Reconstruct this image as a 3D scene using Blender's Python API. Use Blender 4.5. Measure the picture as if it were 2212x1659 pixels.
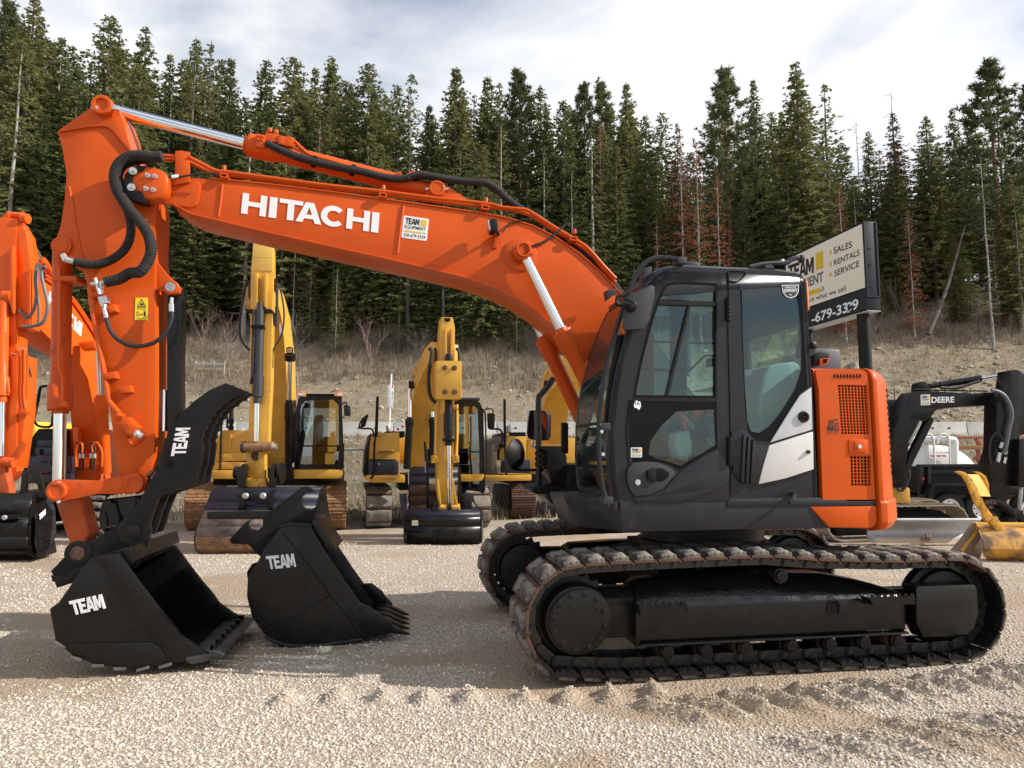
import bpy, bmesh, math, random
import numpy as np
from mathutils import Vector, Matrix, noise
from mathutils.geometry import tessellate_polygon

for _o in list(bpy.data.objects):
    bpy.data.objects.remove(_o)
scene = bpy.context.scene
COL = scene.collection
random.seed(7)
rng = np.random.default_rng(11)
PI = math.pi
rad = math.radians

# ------------------------------------------------------------------ camera
CAM_H = 1.55
PITCH = math.atan(145.5 / 1475.0)
FPX = 1475.0                      # focal length in units of a 2212 wide picture
cam_data = bpy.data.cameras.new('camera')
cam_data.sensor_width = 36.0
cam_data.lens = 36.0 * FPX / 2212.0
cam_data.clip_start = 0.05
cam_data.clip_end = 3000.0
cam = bpy.data.objects.new('camera', cam_data)
COL.objects.link(cam)
cam.location = (0, 0, CAM_H)
cam.rotation_euler = (PI / 2 + PITCH, 0, 0)
scene.camera = cam

# ------------------------------------------------------------------ sky, sun, exposure
SUN_EL = rad(34.0)
SUN_AZ_VEC = Vector((1.0, -0.10, 0)).normalized()
world = bpy.data.worlds.new('World')
scene.world = world
world.use_nodes = True
wn, wl = world.node_tree.nodes, world.node_tree.links
wn.clear()
w_out = wn.new('ShaderNodeOutputWorld')
w_sky = wn.new('ShaderNodeTexSky')
w_sky.sky_type = 'NISHITA'
w_sky.sun_disc = False
w_sky.sun_elevation = SUN_EL
w_sky.sun_rotation = math.atan2(SUN_AZ_VEC.x, SUN_AZ_VEC.y)
w_sky.air_density = 1.0
w_sky.dust_density = 0.6
w_bg = wn.new('ShaderNodeBackground')
w_bg.inputs['Strength'].default_value = 0.13
wl.new(w_sky.outputs[0], w_bg.inputs['Color'])
# broken cloud layer: a flat sheet of noise seen in perspective
w_tc = wn.new('ShaderNodeTexCoord')
w_sep = wn.new('ShaderNodeSeparateXYZ')
wl.new(w_tc.outputs['Generated'], w_sep.inputs[0])
w_abs = wn.new('ShaderNodeMath'); w_abs.operation = 'ABSOLUTE'
wl.new(w_sep.outputs['Z'], w_abs.inputs[0])
w_add = wn.new('ShaderNodeMath'); w_add.operation = 'ADD'
wl.new(w_abs.outputs[0], w_add.inputs[0]); w_add.inputs[1].default_value = 0.16
w_dx = wn.new('ShaderNodeMath'); w_dx.operation = 'DIVIDE'
w_dy = wn.new('ShaderNodeMath'); w_dy.operation = 'DIVIDE'
wl.new(w_sep.outputs['X'], w_dx.inputs[0]); wl.new(w_add.outputs[0], w_dx.inputs[1])
wl.new(w_sep.outputs['Y'], w_dy.inputs[0]); wl.new(w_add.outputs[0], w_dy.inputs[1])
w_cmb = wn.new('ShaderNodeCombineXYZ')
wl.new(w_dx.outputs[0], w_cmb.inputs[0]); wl.new(w_dy.outputs[0], w_cmb.inputs[1])
w_cmb.inputs[2].default_value = 5.1
w_n = wn.new('ShaderNodeTexNoise')
w_n.inputs['Scale'].default_value = 0.95
w_n.inputs['Detail'].default_value = 9.0
w_n.inputs['Roughness'].default_value = 0.52
w_n.inputs['Distortion'].default_value = 0.35
wl.new(w_cmb.outputs[0], w_n.inputs['Vector'])
w_r = wn.new('ShaderNodeValToRGB')
w_r.color_ramp.elements[0].position = 0.40
w_r.color_ramp.elements[0].color = (0.04, 0.04, 0.04, 1)
w_r.color_ramp.elements[1].position = 0.57
wl.new(w_n.outputs['Fac'], w_r.inputs[0])
w_n2 = wn.new('ShaderNodeTexNoise')
w_n2.inputs['Scale'].default_value = 1.7
w_n2.inputs['Detail'].default_value = 7.0
wl.new(w_cmb.outputs[0], w_n2.inputs['Vector'])
w_r2 = wn.new('ShaderNodeValToRGB')
w_r2.color_ramp.elements[0].position = 0.30
w_r2.color_ramp.elements[0].color = (0.83, 0.86, 0.92, 1)
w_r2.color_ramp.elements[1].position = 0.62
w_r2.color_ramp.elements[1].color = (1.0, 1.0, 1.0, 1)
wl.new(w_n2.outputs['Fac'], w_r2.inputs[0])
w_bg2 = wn.new('ShaderNodeBackground')
w_bg2.inputs['Strength'].default_value = 0.86
wl.new(w_r2.outputs[0], w_bg2.inputs['Color'])
w_mix = wn.new('ShaderNodeMixShader')
wl.new(w_r.outputs[0], w_mix.inputs[0])
wl.new(w_bg.outputs[0], w_mix.inputs[1])
wl.new(w_bg2.outputs[0], w_mix.inputs[2])
wl.new(w_mix.outputs[0], w_out.inputs['Surface'])

sun_data = bpy.data.lights.new('sun', 'SUN')
sun_data.energy = 5.0
sun_data.angle = rad(0.6)
sun_data.color = (1.0, 0.945, 0.87)
sun = bpy.data.objects.new('sun', sun_data)
COL.objects.link(sun)
sun_dir = SUN_AZ_VEC * math.cos(SUN_EL) + Vector((0, 0, math.sin(SUN_EL)))
sun.rotation_euler = sun_dir.to_track_quat('Z', 'Y').to_euler()
sun.location = (20, -5, 30)

scene.view_settings.view_transform = 'Standard'
scene.view_settings.look = 'None'
scene.view_settings.exposure = 0.36
scene.view_settings.gamma = 1.0
scene.render.engine = 'CYCLES'
scene.cycles.max_bounces = 7
scene.cycles.diffuse_bounces = 3
scene.cycles.glossy_bounces = 3
scene.cycles.transmission_bounces = 4
scene.cycles.transparent_max_bounces = 12

# ------------------------------------------------------------------ tracing helpers
# coordinates were read off enlarged views of the photograph: view -> (left, top, width) and width of the enlarged view
VIEWS = {'p': (0, 0, 2880, 2212),
 'R1': (0, 200, 800, 2212), 'R2': (0, 750, 800, 2212), 'R3': (100, 1250, 1100, 2212), 'R4': (550, 300, 1100, 2212),
 'R5': (1450, 650, 1100, 2212), 'R6': (1280, 1400, 800, 2212), 'R7': (2080, 1400, 800, 2212), 'R8': (500, 850, 1100, 2212),
 'A1': (2240, 560, 640, 2212), 'A2': (2400, 1000, 480, 2212), 'A3': (2400, 1300, 480, 2212), 'A4': (0, 560, 480, 2212),
 'A5': (0, 1000, 480, 2212), 'A6': (0, 1280, 480, 2212), 'A7': (1880, 100, 1000, 2212), 'A8': (0, 0, 1000, 2212),
 'B1': (580, 640, 320, 1207), 'B2': (560, 1060, 440, 1460), 'B3': (1000, 860, 400, 1443), 'B4': (1000, 1240, 400, 2074),
 'B5': (1300, 960, 400, 1229), 'B6': (1600, 720, 700, 1489), 'B7': (1000, 0, 1000, 2212)}
KS = 2212.0 / 2880.0

def px(view, x, y):
    x0, y0, w, ow = VIEWS[view]
    k = w / ow
    return ((x0 + x * k) * KS, (y0 + y * k) * KS)

CAM_P = Vector((0, 0, CAM_H))
C_UP = Vector((0, -math.sin(PITCH), math.cos(PITCH)))
C_FW = Vector((0, math.cos(PITCH), math.sin(PITCH)))

def ray(u, v):
    return Vector((1, 0, 0)) * ((u - 1106.0) / FPX) + C_UP * ((829.5 - v) / FPX) + C_FW

def hit(u, v, p0, n):
    d = ray(u, v)
    return CAM_P + d * ((p0 - CAM_P).dot(n) / d.dot(n))

def atY(u, v, Y):
    return hit(u, v, Vector((0, Y, 0)), Vector((0, 1, 0)))

def atZ(u, v, Z=0.0):
    return hit(u, v, Vector((0, 0, Z)), Vector((0, 0, 1)))

def V(view, pts, Y):
    return [atY(*px(view, x, y), Y) for x, y in pts]

# ------------------------------------------------------------------ mesh builder
class MB:
    def __init__(self):
        self.v, self.f, self.m = [], [], []

    def add(self, vs, fs, m=0):
        b = len(self.v)
        self.v += [Vector(p) for p in vs]
        self.f += [tuple(i + b for i in f) for f in fs]
        self.m += [m] * len(fs)
        return self

    def prism(self, pts, e, m=0, holes=(), e0=0.0):
        e = Vector(e)
        loops = [list(pts)] + [list(h) for h in holes]
        loops = [[p + e * e0 for p in l] for l in loops]
        flat = [p for l in loops for p in l]
        n = len(flat)
        if not holes:
            fs = [tuple(range(n)), tuple(range(2 * n - 1, n - 1, -1))]
        else:
            tris = tessellate_polygon(loops)
            fs = [tuple(t) for t in tris] + [tuple(i + n for i in reversed(t)) for t in tris]
        k = 0
        for l in loops:
            c = len(l)
            for i in range(c):
                j = (i + 1) % c
                fs.append((k + i, k + j, k + j + n, k + i + n))
            k += c
        return self.add(flat + [p + e for p in flat], fs, m)

    def box(self, c, sx, sy, sz, m=0, ax=None):
        c = Vector(c)
        if ax is None:
            ax = (Vector((1, 0, 0)), Vector((0, 1, 0)), Vector((0, 0, 1)))
        h = [Vector(ax[0]) * sx / 2, Vector(ax[1]) * sy / 2, Vector(ax[2]) * sz / 2]
        vs = [c + h[0] * i + h[1] * j + h[2] * k for i in (-1, 1) for j in (-1, 1) for k in (-1, 1)]
        return self.add(vs, [(0, 1, 3, 2), (4, 6, 7, 5), (0, 4, 5, 1), (2, 3, 7, 6), (0, 2, 6, 4), (1, 5, 7, 3)], m)

    def bar(self, p0, p1, w, h, m=0, up=(0, 0, 1)):
        p0, p1 = Vector(p0), Vector(p1)
        d = (p1 - p0).normalized()
        s = d.cross(Vector(up))
        if s.length < 1e-4:
            s = d.cross(Vector((0, 1, 0)))
        s.normalize()
        u = s.cross(d)
        return self.box((p0 + p1) / 2, (p1 - p0).length, w, h, m, (d, s, u))

    def lathe(self, p0, axis, prof, seg=20, m=0, cap=True):
        p0 = Vector(p0); a = Vector(axis).normalized()
        s = a.orthogonal().normalized(); t = a.cross(s)
        vs, fs = [], []
        for d, r in prof:
            for k in range(seg):
                q = 2 * PI * k / seg
                vs.append(p0 + a * d + (s * math.cos(q) + t * math.sin(q)) * r)
        for i in range(len(prof) - 1):
            for k in range(seg):
                k2 = (k + 1) % seg
                fs.append((i * seg + k, i * seg + k2, (i + 1) * seg + k2, (i + 1) * seg + k))
        if cap:
            fs.append(tuple(range(seg - 1, -1, -1)))
            b = (len(prof) - 1) * seg
            fs.append(tuple(range(b, b + seg)))
        return self.add(vs, fs, m)

    def cyl(self, p0, p1, r, r2=None, seg=20, m=0):
        p0, p1 = Vector(p0), Vector(p1)
        L = (p1 - p0).length
        return self.lathe(p0, p1 - p0, [(0, r), (L, r if r2 is None else r2)], seg, m)

    def tube(self, path, r, seg=8, m=0, sub=5, ribs=0.0):
        P = [Vector(p) for p in path]
        if sub > 1 and len(P) > 2:
            Q = []
            for i in range(len(P) - 1):
                a = P[i - 1] if i else P[i] * 2 - P[i + 1]
                b, c = P[i], P[i + 1]
                d = P[i + 2] if i + 2 < len(P) else P[i + 1] * 2 - P[i]
                for k in range(sub):
                    t = k / sub
                    Q.append(0.5 * ((2 * b) + (c - a) * t + (2 * a - 5 * b + 4 * c - d) * t * t + (3 * b - a - 3 * c + d) * t ** 3))
            Q.append(P[-1])
            if isinstance(r, (list, tuple)) and len(r) == len(P):
                r = list(np.interp(np.linspace(0, 1, len(Q)), np.linspace(0, 1, len(P)), r))
            P = Q
        n = len(P)
        T = []
        for i in range(n):
            a, b = P[max(i - 1, 0)], P[min(i + 1, n - 1)]
            T.append((b - a).normalized())
        s = T[0].orthogonal().normalized()
        vs, fs = [], []
        for i in range(n):
            s = s - T[i] * s.dot(T[i])
            s.normalize()
            t = T[i].cross(s)
            rr = (r[i] if isinstance(r, (list, tuple)) else r) * (1 + (ribs if i % 2 else -ribs))
            for k in range(seg):
                q = 2 * PI * k / seg
                vs.append(P[i] + (s * math.cos(q) + t * math.sin(q)) * rr)
        for i in range(n - 1):
            for k in range(seg):
                k2 = (k + 1) % seg
                fs.append((i * seg + k, i * seg + k2, (i + 1) * seg + k2, (i + 1) * seg + k))
        fs.append(tuple(range(seg - 1, -1, -1)))
        b = (n - 1) * seg
        fs.append(tuple(range(b, b + seg)))
        return self.add(vs, fs, m)

    def loft(self, rings, m=0, cap=True, closed=True):
        k = len(rings[0]); vs = [p for r in rings for p in r]; fs = []
        for i in range(len(rings) - 1):
            for j in range(k if closed else k - 1):
                j2 = (j + 1) % k
                fs.append((i * k + j, i * k + j2, (i + 1) * k + j2, (i + 1) * k + j))
        if cap and closed:
            fs.append(tuple(range(k - 1, -1, -1)))
            b = (len(rings) - 1) * k
            fs.append(tuple(range(b, b + k)))
        return self.add(vs, fs, m)

    def mesh(self, name, mats, bevel=0.0, smooth=32, origin=None, segs=2, recalc=True):
        me = bpy.data.meshes.new(name)
        o = Vector((0, 0, 0)) if origin is None else Vector(origin)
        me.from_pydata([p - o for p in self.v], [], self.f)
        for mt in mats:
            me.materials.append(mt)
        me.polygons.foreach_set('material_index', self.m)
        bm = bmesh.new(); bm.from_mesh(me)
        if recalc:
            bmesh.ops.recalc_face_normals(bm, faces=bm.faces)
        if bevel > 0:
            es = [e for e in bm.edges if len(e.link_faces) == 2 and e.calc_face_angle(0) > rad(28)]
            bmesh.ops.bevel(bm, geom=es, offset=bevel, segments=segs, affect='EDGES', profile=0.6, clamp_overlap=True)
        bm.to_mesh(me); bm.free()
        if smooth:
            me.shade_smooth()
            me.set_sharp_from_angle(angle=rad(smooth))
        me.update()
        return me

    def build(self, name, mats, parent=None, bevel=0.0, smooth=32, segs=2, recalc=True):
        if not isinstance(mats, (list, tuple)):
            mats = [mats]
        org = root_loc(parent)
        o = bpy.data.objects.new(name, self.mesh(name, mats, bevel, smooth, org, segs, recalc))
        COL.objects.link(o)
        if parent is not None:
            o.parent = parent
        if name in SMALL_SETS:
            o['kind'] = 'stuff'
        return o

# little pieces of one part that are too small to pick apart singly
SMALL_SETS = {'bolts', 'edge_bolts', 'heel_pads', 'clamp_bolts', 'hose_ties', 'grille', 'cover_slots', 'tail_grille', 'fence_wires', 'serrations', 'vent_slots'}
def root_loc(p):
    l = Vector((0, 0, 0))
    while p is not None:
        l = l + p.location
        p = p.parent
    return l

def thing(name, label, cat, loc=(0, 0, 0), group=None):
    o = bpy.data.objects.new(name, None)
    o.empty_display_size = 0.3
    COL.objects.link(o)
    o.location = loc
    o['label'] = label; o['category'] = cat
    if group: o['group'] = group
    return o

def tag(o, label=None, cat=None, group=None, kind=None):
    for k, x in (('label', label), ('category', cat), ('group', group), ('kind', kind)):
        if x: o[k] = x
    return o

def inst(name, mesh, parent, mat4):
    """a part that shares its mesh: placed by a world matrix under an unrotated parent"""
    o = bpy.data.objects.new(name, mesh)
    COL.objects.link(o)
    o.parent = parent
    m = mat4.copy()
    m.translation = m.translation - root_loc(parent)
    o.matrix_local = m
    return o

# ------------------------------------------------------------------ lettering
def text_mesh_pts(s, bold=0.0, space=1.0):
    cu = bpy.data.curves.new('lettering', 'FONT')
    cu.body = s
    cu.offset = bold
    cu.space_character = space
    ob = bpy.data.objects.new('lettering', cu)
    COL.objects.link(ob)
    dg = bpy.context.evaluated_depsgraph_get()
    me = bpy.data.meshes.new_from_object(ob.evaluated_get(dg))
    vs = [v.co.copy() for v in me.vertices]
    fs = [tuple(p.vertices) for p in me.polygons]
    bpy.data.objects.remove(ob); bpy.data.curves.remove(cu); bpy.data.meshes.remove(me)
    x0 = min(v.x for v in vs); x1 = max(v.x for v in vs)
    y0 = min(v.y for v in vs); y1 = max(v.y for v in vs)
    return [((v.x - x0) / (x1 - x0), (v.y - y0) / (y1 - y0)) for v in vs], fs

def put_text(mb, s, bl, br, tl, m=0, bold=0.01, lift=None, space=1.0):
    """flat lettering filling the parallelogram bl-br-tl"""
    uv, fs = text_mesh_pts(s, bold, space)
    bl, br, tl = Vector(bl), Vector(br), Vector(tl)
    off = Vector(lift) if lift is not None else Vector((0, 0, 0))
    mb.add([bl + (br - bl) * u + (tl - bl) * w + off for u, w in uv], fs, m)

# block letters as outlines in a unit box
GLY = {
 'T': [[(0, 1), (1, 1), (1, .79), (.64, .79), (.64, 0), (.36, 0), (.36, .79), (0, .79)]],
 'E': [[(0, 1), (1, 1), (1, .79), (.34, .79), (.34, .61), (.9, .61), (.9, .41), (.34, .41), (.34, .21), (1, .21), (1, 0), (0, 0)]],
 'A': [[(.34, 1), (.66, 1), (1, 0), (.74, 0), (.68, .2), (.32, .2), (.26, 0), (0, 0)], [(.5, .78), (.61, .4), (.39, .4)]],
 'M': [[(0, 1), (.3, 1), (.5, .5), (.7, 1), (1, 1), (1, 0), (.76, 0), (.76, .62), (.58, .12), (.42, .12), (.24, .62), (.24, 0), (0, 0)]],
 'H': [[(0, 1), (.26, 1), (.26, .62), (.74, .62), (.74, 1), (1, 1), (1, 0), (.74, 0), (.74, .4), (.26, .4), (.26, 0), (0, 0)]],
 'I': [[(0, 1), (1, 1), (1, 0), (0, 0)]],
}
def _c():
    o, i = [], []
    for k in range(25):
        a = rad(42 + 276 * k / 24)
        o.append((.5 + .52 * math.cos(a) * 1.0, .5 + .515 * math.sin(a)))
        i.append((.52 + .26 * math.cos(a) * 1.05, .5 + .27 * math.sin(a)))
    return [o + i[::-1]]
GLY['C'] = _c()

def block_word(mb, word, spans, bl, br, tl, e, m=0):
    bl, br, tl = Vector(bl), Vector(br), Vector(tl)
    for ch, (a, b) in zip(word, spans):
        g = GLY[ch]
        L = [[bl + (br - bl) * (a + (b - a) * x) + (tl - bl) * y for x, y in lp] for lp in g]
        mb.prism(L[0], e, m, holes=L[1:])
TEAM_SPANS = [(0, .26), (.25, .46), (.46, .72), (.71, 1.0)]
HIT_SPANS = [(0, .175), (.195, .25), (.265, .435), (.39, .578), (.572, .748), (.76, .93), (.945, 1.0)]

# ------------------------------------------------------------------ materials
MATS = {}
def nt(m):
    return m.node_tree.nodes, m.node_tree.links

def mat(name, col, rough=0.5, metal=0.0, var=0.0, vscale=6.0, coat=0.0, bump=0.0, bscale=60.0, dust=None, dust_amt=0.0, dscale=3.0, spec=0.5, rvar=0.0):
    m = bpy.data.materials.new(name); m.use_nodes = True
    N, L = nt(m)
    b = N['Principled BSDF']
    b.inputs['Base Color'].default_value = (*col, 1)
    b.inputs['Roughness'].default_value = rough
    b.inputs['Metallic'].default_value = metal
    b.inputs['Coat Weight'].default_value = coat
    b.inputs['Coat Roughness'].default_value = 0.12
    b.inputs['Specular IOR Level'].default_value = spec
    tc = N.new('ShaderNodeTexCoord')
    csock = None
    if var > 0:
        n = N.new('ShaderNodeTexNoise'); n.inputs['Scale'].default_value = vscale; n.inputs['Detail'].default_value = 6
        L.new(tc.outputs['Object'], n.inputs['Vector'])
        r = N.new('ShaderNodeMapRange')
        r.inputs['From Min'].default_value = 0.3; r.inputs['From Max'].default_value = 0.7
        r.inputs['To Min'].default_value = 1 - var; r.inputs['To Max'].default_value = 1 + var
        L.new(n.outputs['Fac'], r.inputs['Value'])
        x = N.new('ShaderNodeVectorMath'); x.operation = 'SCALE'
        x.inputs[0].default_value = col
        L.new(r.outputs[0], x.inputs['Scale'])
        csock = x.outputs[0]
    if dust is not None:
        n = N.new('ShaderNodeTexNoise'); n.inputs['Scale'].default_value = dscale; n.inputs['Detail'].default_value = 9
        n.inputs['Roughness'].default_value = 0.68
        L.new(tc.outputs['Object'], n.inputs['Vector'])
        r = N.new('ShaderNodeMapRange')
        r.inputs['From Min'].default_value = 0.62 - dust_amt * 0.4; r.inputs['From Max'].default_value = 0.75 - dust_amt * 0.25
        L.new(n.outputs['Fac'], r.inputs['Value'])
        mx = N.new('ShaderNodeMix'); mx.data_type = 'RGBA'
        L.new(r.outputs[0], mx.inputs[0])
        if csock is not None: L.new(csock, mx.inputs[6])
        else: mx.inputs[6].default_value = (*col, 1)
        mx.inputs[7].default_value = (*dust, 1)
        csock = mx.outputs[2]
        rr = N.new('ShaderNodeMapRange'); rr.inputs['To Min'].default_value = rough; rr.inputs['To Max'].default_value = 0.9
        L.new(r.outputs[0], rr.inputs['Value']); L.new(rr.outputs[0], b.inputs['Roughness'])
    elif rvar > 0:
        n = N.new('ShaderNodeTexNoise'); n.inputs['Scale'].default_value = 9; n.inputs['Detail'].default_value = 8
        L.new(tc.outputs['Object'], n.inputs['Vector'])
        rr = N.new('ShaderNodeMapRange'); rr.inputs['From Min'].default_value = 0.3; rr.inputs['From Max'].default_value = 0.7
        rr.inputs['To Min'].default_value = max(rough - rvar, 0.05); rr.inputs['To Max'].default_value = rough + rvar
        L.new(n.outputs['Fac'], rr.inputs['Value']); L.new(rr.outputs[0], b.inputs['Roughness'])
    if csock is not None:
        L.new(csock, b.inputs['Base Color'])
    if bump > 0:
        n = N.new('ShaderNodeTexNoise'); n.inputs['Scale'].default_value = bscale; n.inputs['Detail'].default_value = 5
        L.new(tc.outputs['Object'], n.inputs['Vector'])
        bp = N.new('ShaderNodeBump'); bp.inputs['Strength'].default_value = bump; bp.inputs['Distance'].default_value = 0.02
        L.new(n.outputs['Fac'], bp.inputs['Height']); L.new(bp.outputs[0], b.inputs['Normal'])
    MATS[name] = m
    return m

def glass_mat(name, tint, refl=1.0, r0=.06):
    m = bpy.data.materials.new(name); m.use_nodes = True
    N, L = nt(m); N.clear()
    o = N.new('ShaderNodeOutputMaterial'); t = N.new('ShaderNodeBsdfTransparent'); g = N.new('ShaderNodeBsdfGlossy')
    t.inputs['Color'].default_value = (*tint, 1)
    g.inputs['Roughness'].default_value = 0.02
    g.inputs['Color'].default_value = (refl, refl, refl, 1)
    lw = N.new('ShaderNodeLayerWeight'); lw.inputs['Blend'].default_value = .5
    pw = N.new('ShaderNodeMath'); pw.operation = 'POWER'; pw.inputs[1].default_value = 5; L.new(lw.outputs['Facing'], pw.inputs[0])
    fr = N.new('ShaderNodeMapRange'); fr.inputs['To Min'].default_value = r0; L.new(pw.outputs[0], fr.inputs['Value'])
    mx = N.new('ShaderNodeMixShader')
    L.new(fr.outputs[0], mx.inputs[0]); L.new(t.outputs[0], mx.inputs[1]); L.new(g.outputs[0], mx.inputs[2])
    L.new(mx.outputs[0], o.inputs[0])
    MATS[name] = m
    return m

ORANGE = mat('orange_paint', (0.565, 0.080, 0.006), 0.36, var=0.07, vscale=2.5, coat=0.03, rvar=0.09, spec=0.22, dust=(0.40, 0.10, 0.03), dust_amt=0.03, dscale=5)
ORANGE_WORN = mat('worn_orange_paint', (0.56, 0.078, 0.010), 0.48, spec=0.22, var=0.12, vscale=5, dust=(0.06, 0.045, 0.035), dust_amt=0.10, dscale=12)
ORANGE_DUST = mat('dusty_orange_paint', (0.47, 0.085, 0.024), 0.6, var=0.2, vscale=5, spec=0.2, dust=(0.24, 0.14, 0.08), dust_amt=0.2, dscale=7)
ORANGE2 = mat('bright_orange_paint', (0.70, 0.10, 0.009), 0.38, var=0.05, vscale=3, coat=0.03, rvar=0.07, spec=0.22)
YELLOW = mat('yellow_paint', (0.66, 0.355, 0.045), 0.42, var=0.08, vscale=4, coat=0.12, dust=(0.30, 0.18, 0.05), dust_amt=0.04, dscale=9)
YELLOW_PALE = mat('faded_yellow_paint', (0.78, 0.48, 0.10), 0.5, var=0.08, vscale=4, dust=(0.32, 0.2, 0.08), dust_amt=0.03, dscale=20)
YELLOW_CHIP = mat('chipped_yellow_paint', (0.72, 0.36, 0.035), 0.45, var=0.1, vscale=4, dust=(0.05, 0.03, 0.02), dust_amt=0.30, dscale=11)
BLACK_FRESH = mat('fresh_gloss_black', (0.005, 0.005, 0.0052), 0.2, rvar=0.1, spec=0.42, bump=0.12, bscale=55)
BLACK = mat('black_paint', (0.0068, 0.0064, 0.0062), 0.30, var=0.25, vscale=8, rvar=0.12, spec=0.32)
BLACK_SATIN = mat('satin_black_paint', (0.010, 0.0095, 0.009), 0.5, var=0.2, vscale=8, spec=0.2)
BLACK_MATT = mat('matt_black', (0.007, 0.007, 0.0075), 0.8, spec=0.1)
GREY_CAB = mat('charcoal_cab_paint', (0.017, 0.017, 0.0195), 0.30, var=0.1, vscale=4, rvar=0.08, spec=0.33)
GREY_SKIRT = mat('scuffed_charcoal_skirt', (0.022, 0.022, 0.025), 0.42, spec=0.3, var=0.22, vscale=7, dust=(0.09, 0.08, 0.07), dust_amt=0.08, dscale=8)
PLASTIC = mat('grey_plastic', (0.036, 0.037, 0.042), 0.55, spec=0.3, var=0.08)
NAVY = mat('navy_plastic', (0.022, 0.024, 0.040), 0.5, var=0.15)
SILVER = mat('silver_panel_paint', (0.60, 0.585, 0.56), 0.4, var=0.04, coat=0.2)
GREY_LIGHT = mat('light_grey_panel_paint', (0.50, 0.505, 0.525), 0.4, var=0.03, coat=0.2)
CHROME = mat('chrome_rod', (0.78, 0.80, 0.83), 0.10, metal=1.0, rvar=0.04)
ZINC = mat('zinc_fitting', (0.62, 0.63, 0.62), 0.34, metal=0.85, var=0.15, vscale=30)
HOSE = mat('black_hose', (0.014, 0.013, 0.013), 0.62, bump=0.2, bscale=80)
SLEEVE = mat('woven_hose_sleeve', (0.018, 0.016, 0.015), 0.85, var=0.3, vscale=30, bump=0.4, bscale=150)
HOSE_GREY = mat('grey_spiral_hose', (0.10, 0.105, 0.11), 0.5)
RUBBER_PAD = mat('worn_rubber_pad', (0.040, 0.037, 0.035), 0.9, var=0.35, vscale=16, bump=0.8, bscale=45, dust=(0.24, 0.205, 0.165), dust_amt=0.50, dscale=9)
RUST = mat('rusty_steel', (0.085, 0.039, 0.022), 0.75, var=0.45, vscale=18, dust=(0.045, 0.03, 0.024), dust_amt=0.3, dscale=10, bump=0.3, bscale=80)
RUST_LIGHT = mat('tan_rust_steel', (0.26, 0.135, 0.06), 0.7, var=0.35, vscale=14, dust=(0.07, 0.045, 0.03), dust_amt=0.25, dscale=9)
STEEL_DARK = mat('oily_black_steel', (0.010, 0.009, 0.0085), 0.38, spec=0.3, var=0.3, vscale=20, bump=0.15, bscale=70)
STEEL_WORN = mat('bare_worn_steel', (0.42, 0.41, 0.40), 0.42, metal=0.75, var=0.25, vscale=9, dust=(0.3, 0.25, 0.2), dust_amt=0.15, dscale=8)
BLADE = mat('dusty_silver_blade', (0.50, 0.49, 0.49), 0.45, metal=0.45, var=0.15, vscale=4, dust=(0.42, 0.34, 0.26), dust_amt=0.12, dscale=5)
WHITE = mat('white_vinyl', (0.80, 0.80, 0.81), 0.45)
WHITE_RAISED = mat('white_cut_letters', (0.74, 0.73, 0.74), 0.6, var=0.08, vscale=20)
CREAM = mat('cream_sign_panel', (0.80, 0.73, 0.61), 0.5, var=0.03)
SIGN_BLUE = mat('dark_slate_sign_case', (0.012, 0.015, 0.023), 0.55, var=0.15, spec=0.2)
DECAL_BLACK = mat('black_vinyl', (0.012, 0.012, 0.02), 0.5)
DECAL_GREY = mat('grey_vinyl', (0.12, 0.125, 0.15), 0.5)
DECAL_YEL = mat('yellow_vinyl', (0.72, 0.47, 0.03), 0.45)
DECAL_WARN = mat('warning_yellow', (0.85, 0.62, 0.02), 0.4)
DECAL_BLUE = mat('blue_vinyl', (0.02, 0.09, 0.33), 0.5)
DECAL_RED = mat('red_lens', (0.5, 0.012, 0.01), 0.3)
AMBER = mat('amber_lens', (0.85, 0.26, 0.08), 0.3)
CHAIN = mat('greasy_chain_steel', (0.02, 0.019, 0.018), 0.32, spec=0.6, var=0.4, vscale=25)
SEAT = mat('grey_seat_cloth', (0.32, 0.335, 0.32), 0.8, var=0.08)
BLACK_GLOSS = mat('black_glass_border', (0.004, 0.0042, 0.005), 0.05, spec=0.15)
GLASS = glass_mat('green_tinted_glass', (0.76, 0.90, 0.885), 1.0, .045)
GLASS_BLUE = glass_mat('blue_tinted_glass', (0.56, 0.66, 0.72), 1.0, .16)
MIRROR = mat('mirror_glass', (0.85, 0.85, 0.86), 0.03, metal=1.0)
LENS = mat('lamp_lens', (0.75, 0.74, 0.72), 0.12, metal=0.6)
RED_CAP = mat('red_lever', (0.55, 0.03, 0.02), 0.4)
TYRE = mat('tyre_rubber', (0.018, 0.018, 0.018), 0.85, var=0.2, vscale=12)
WHITE_PAINT = mat('white_tank_paint', (0.72, 0.72, 0.70), 0.45, var=0.05, vscale=2, dust=(0.45, 0.38, 0.3), dust_amt=0.05, dscale=3)
PRIMER = mat('red_oxide_primer', (0.33, 0.10, 0.055), 0.65, var=0.15)
WOOD = mat('weathered_wood', (0.42, 0.33, 0.22), 0.85, var=0.2)
GALV = mat('galvanised_pipe', (0.42, 0.44, 0.46), 0.45, metal=0.5)
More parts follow.
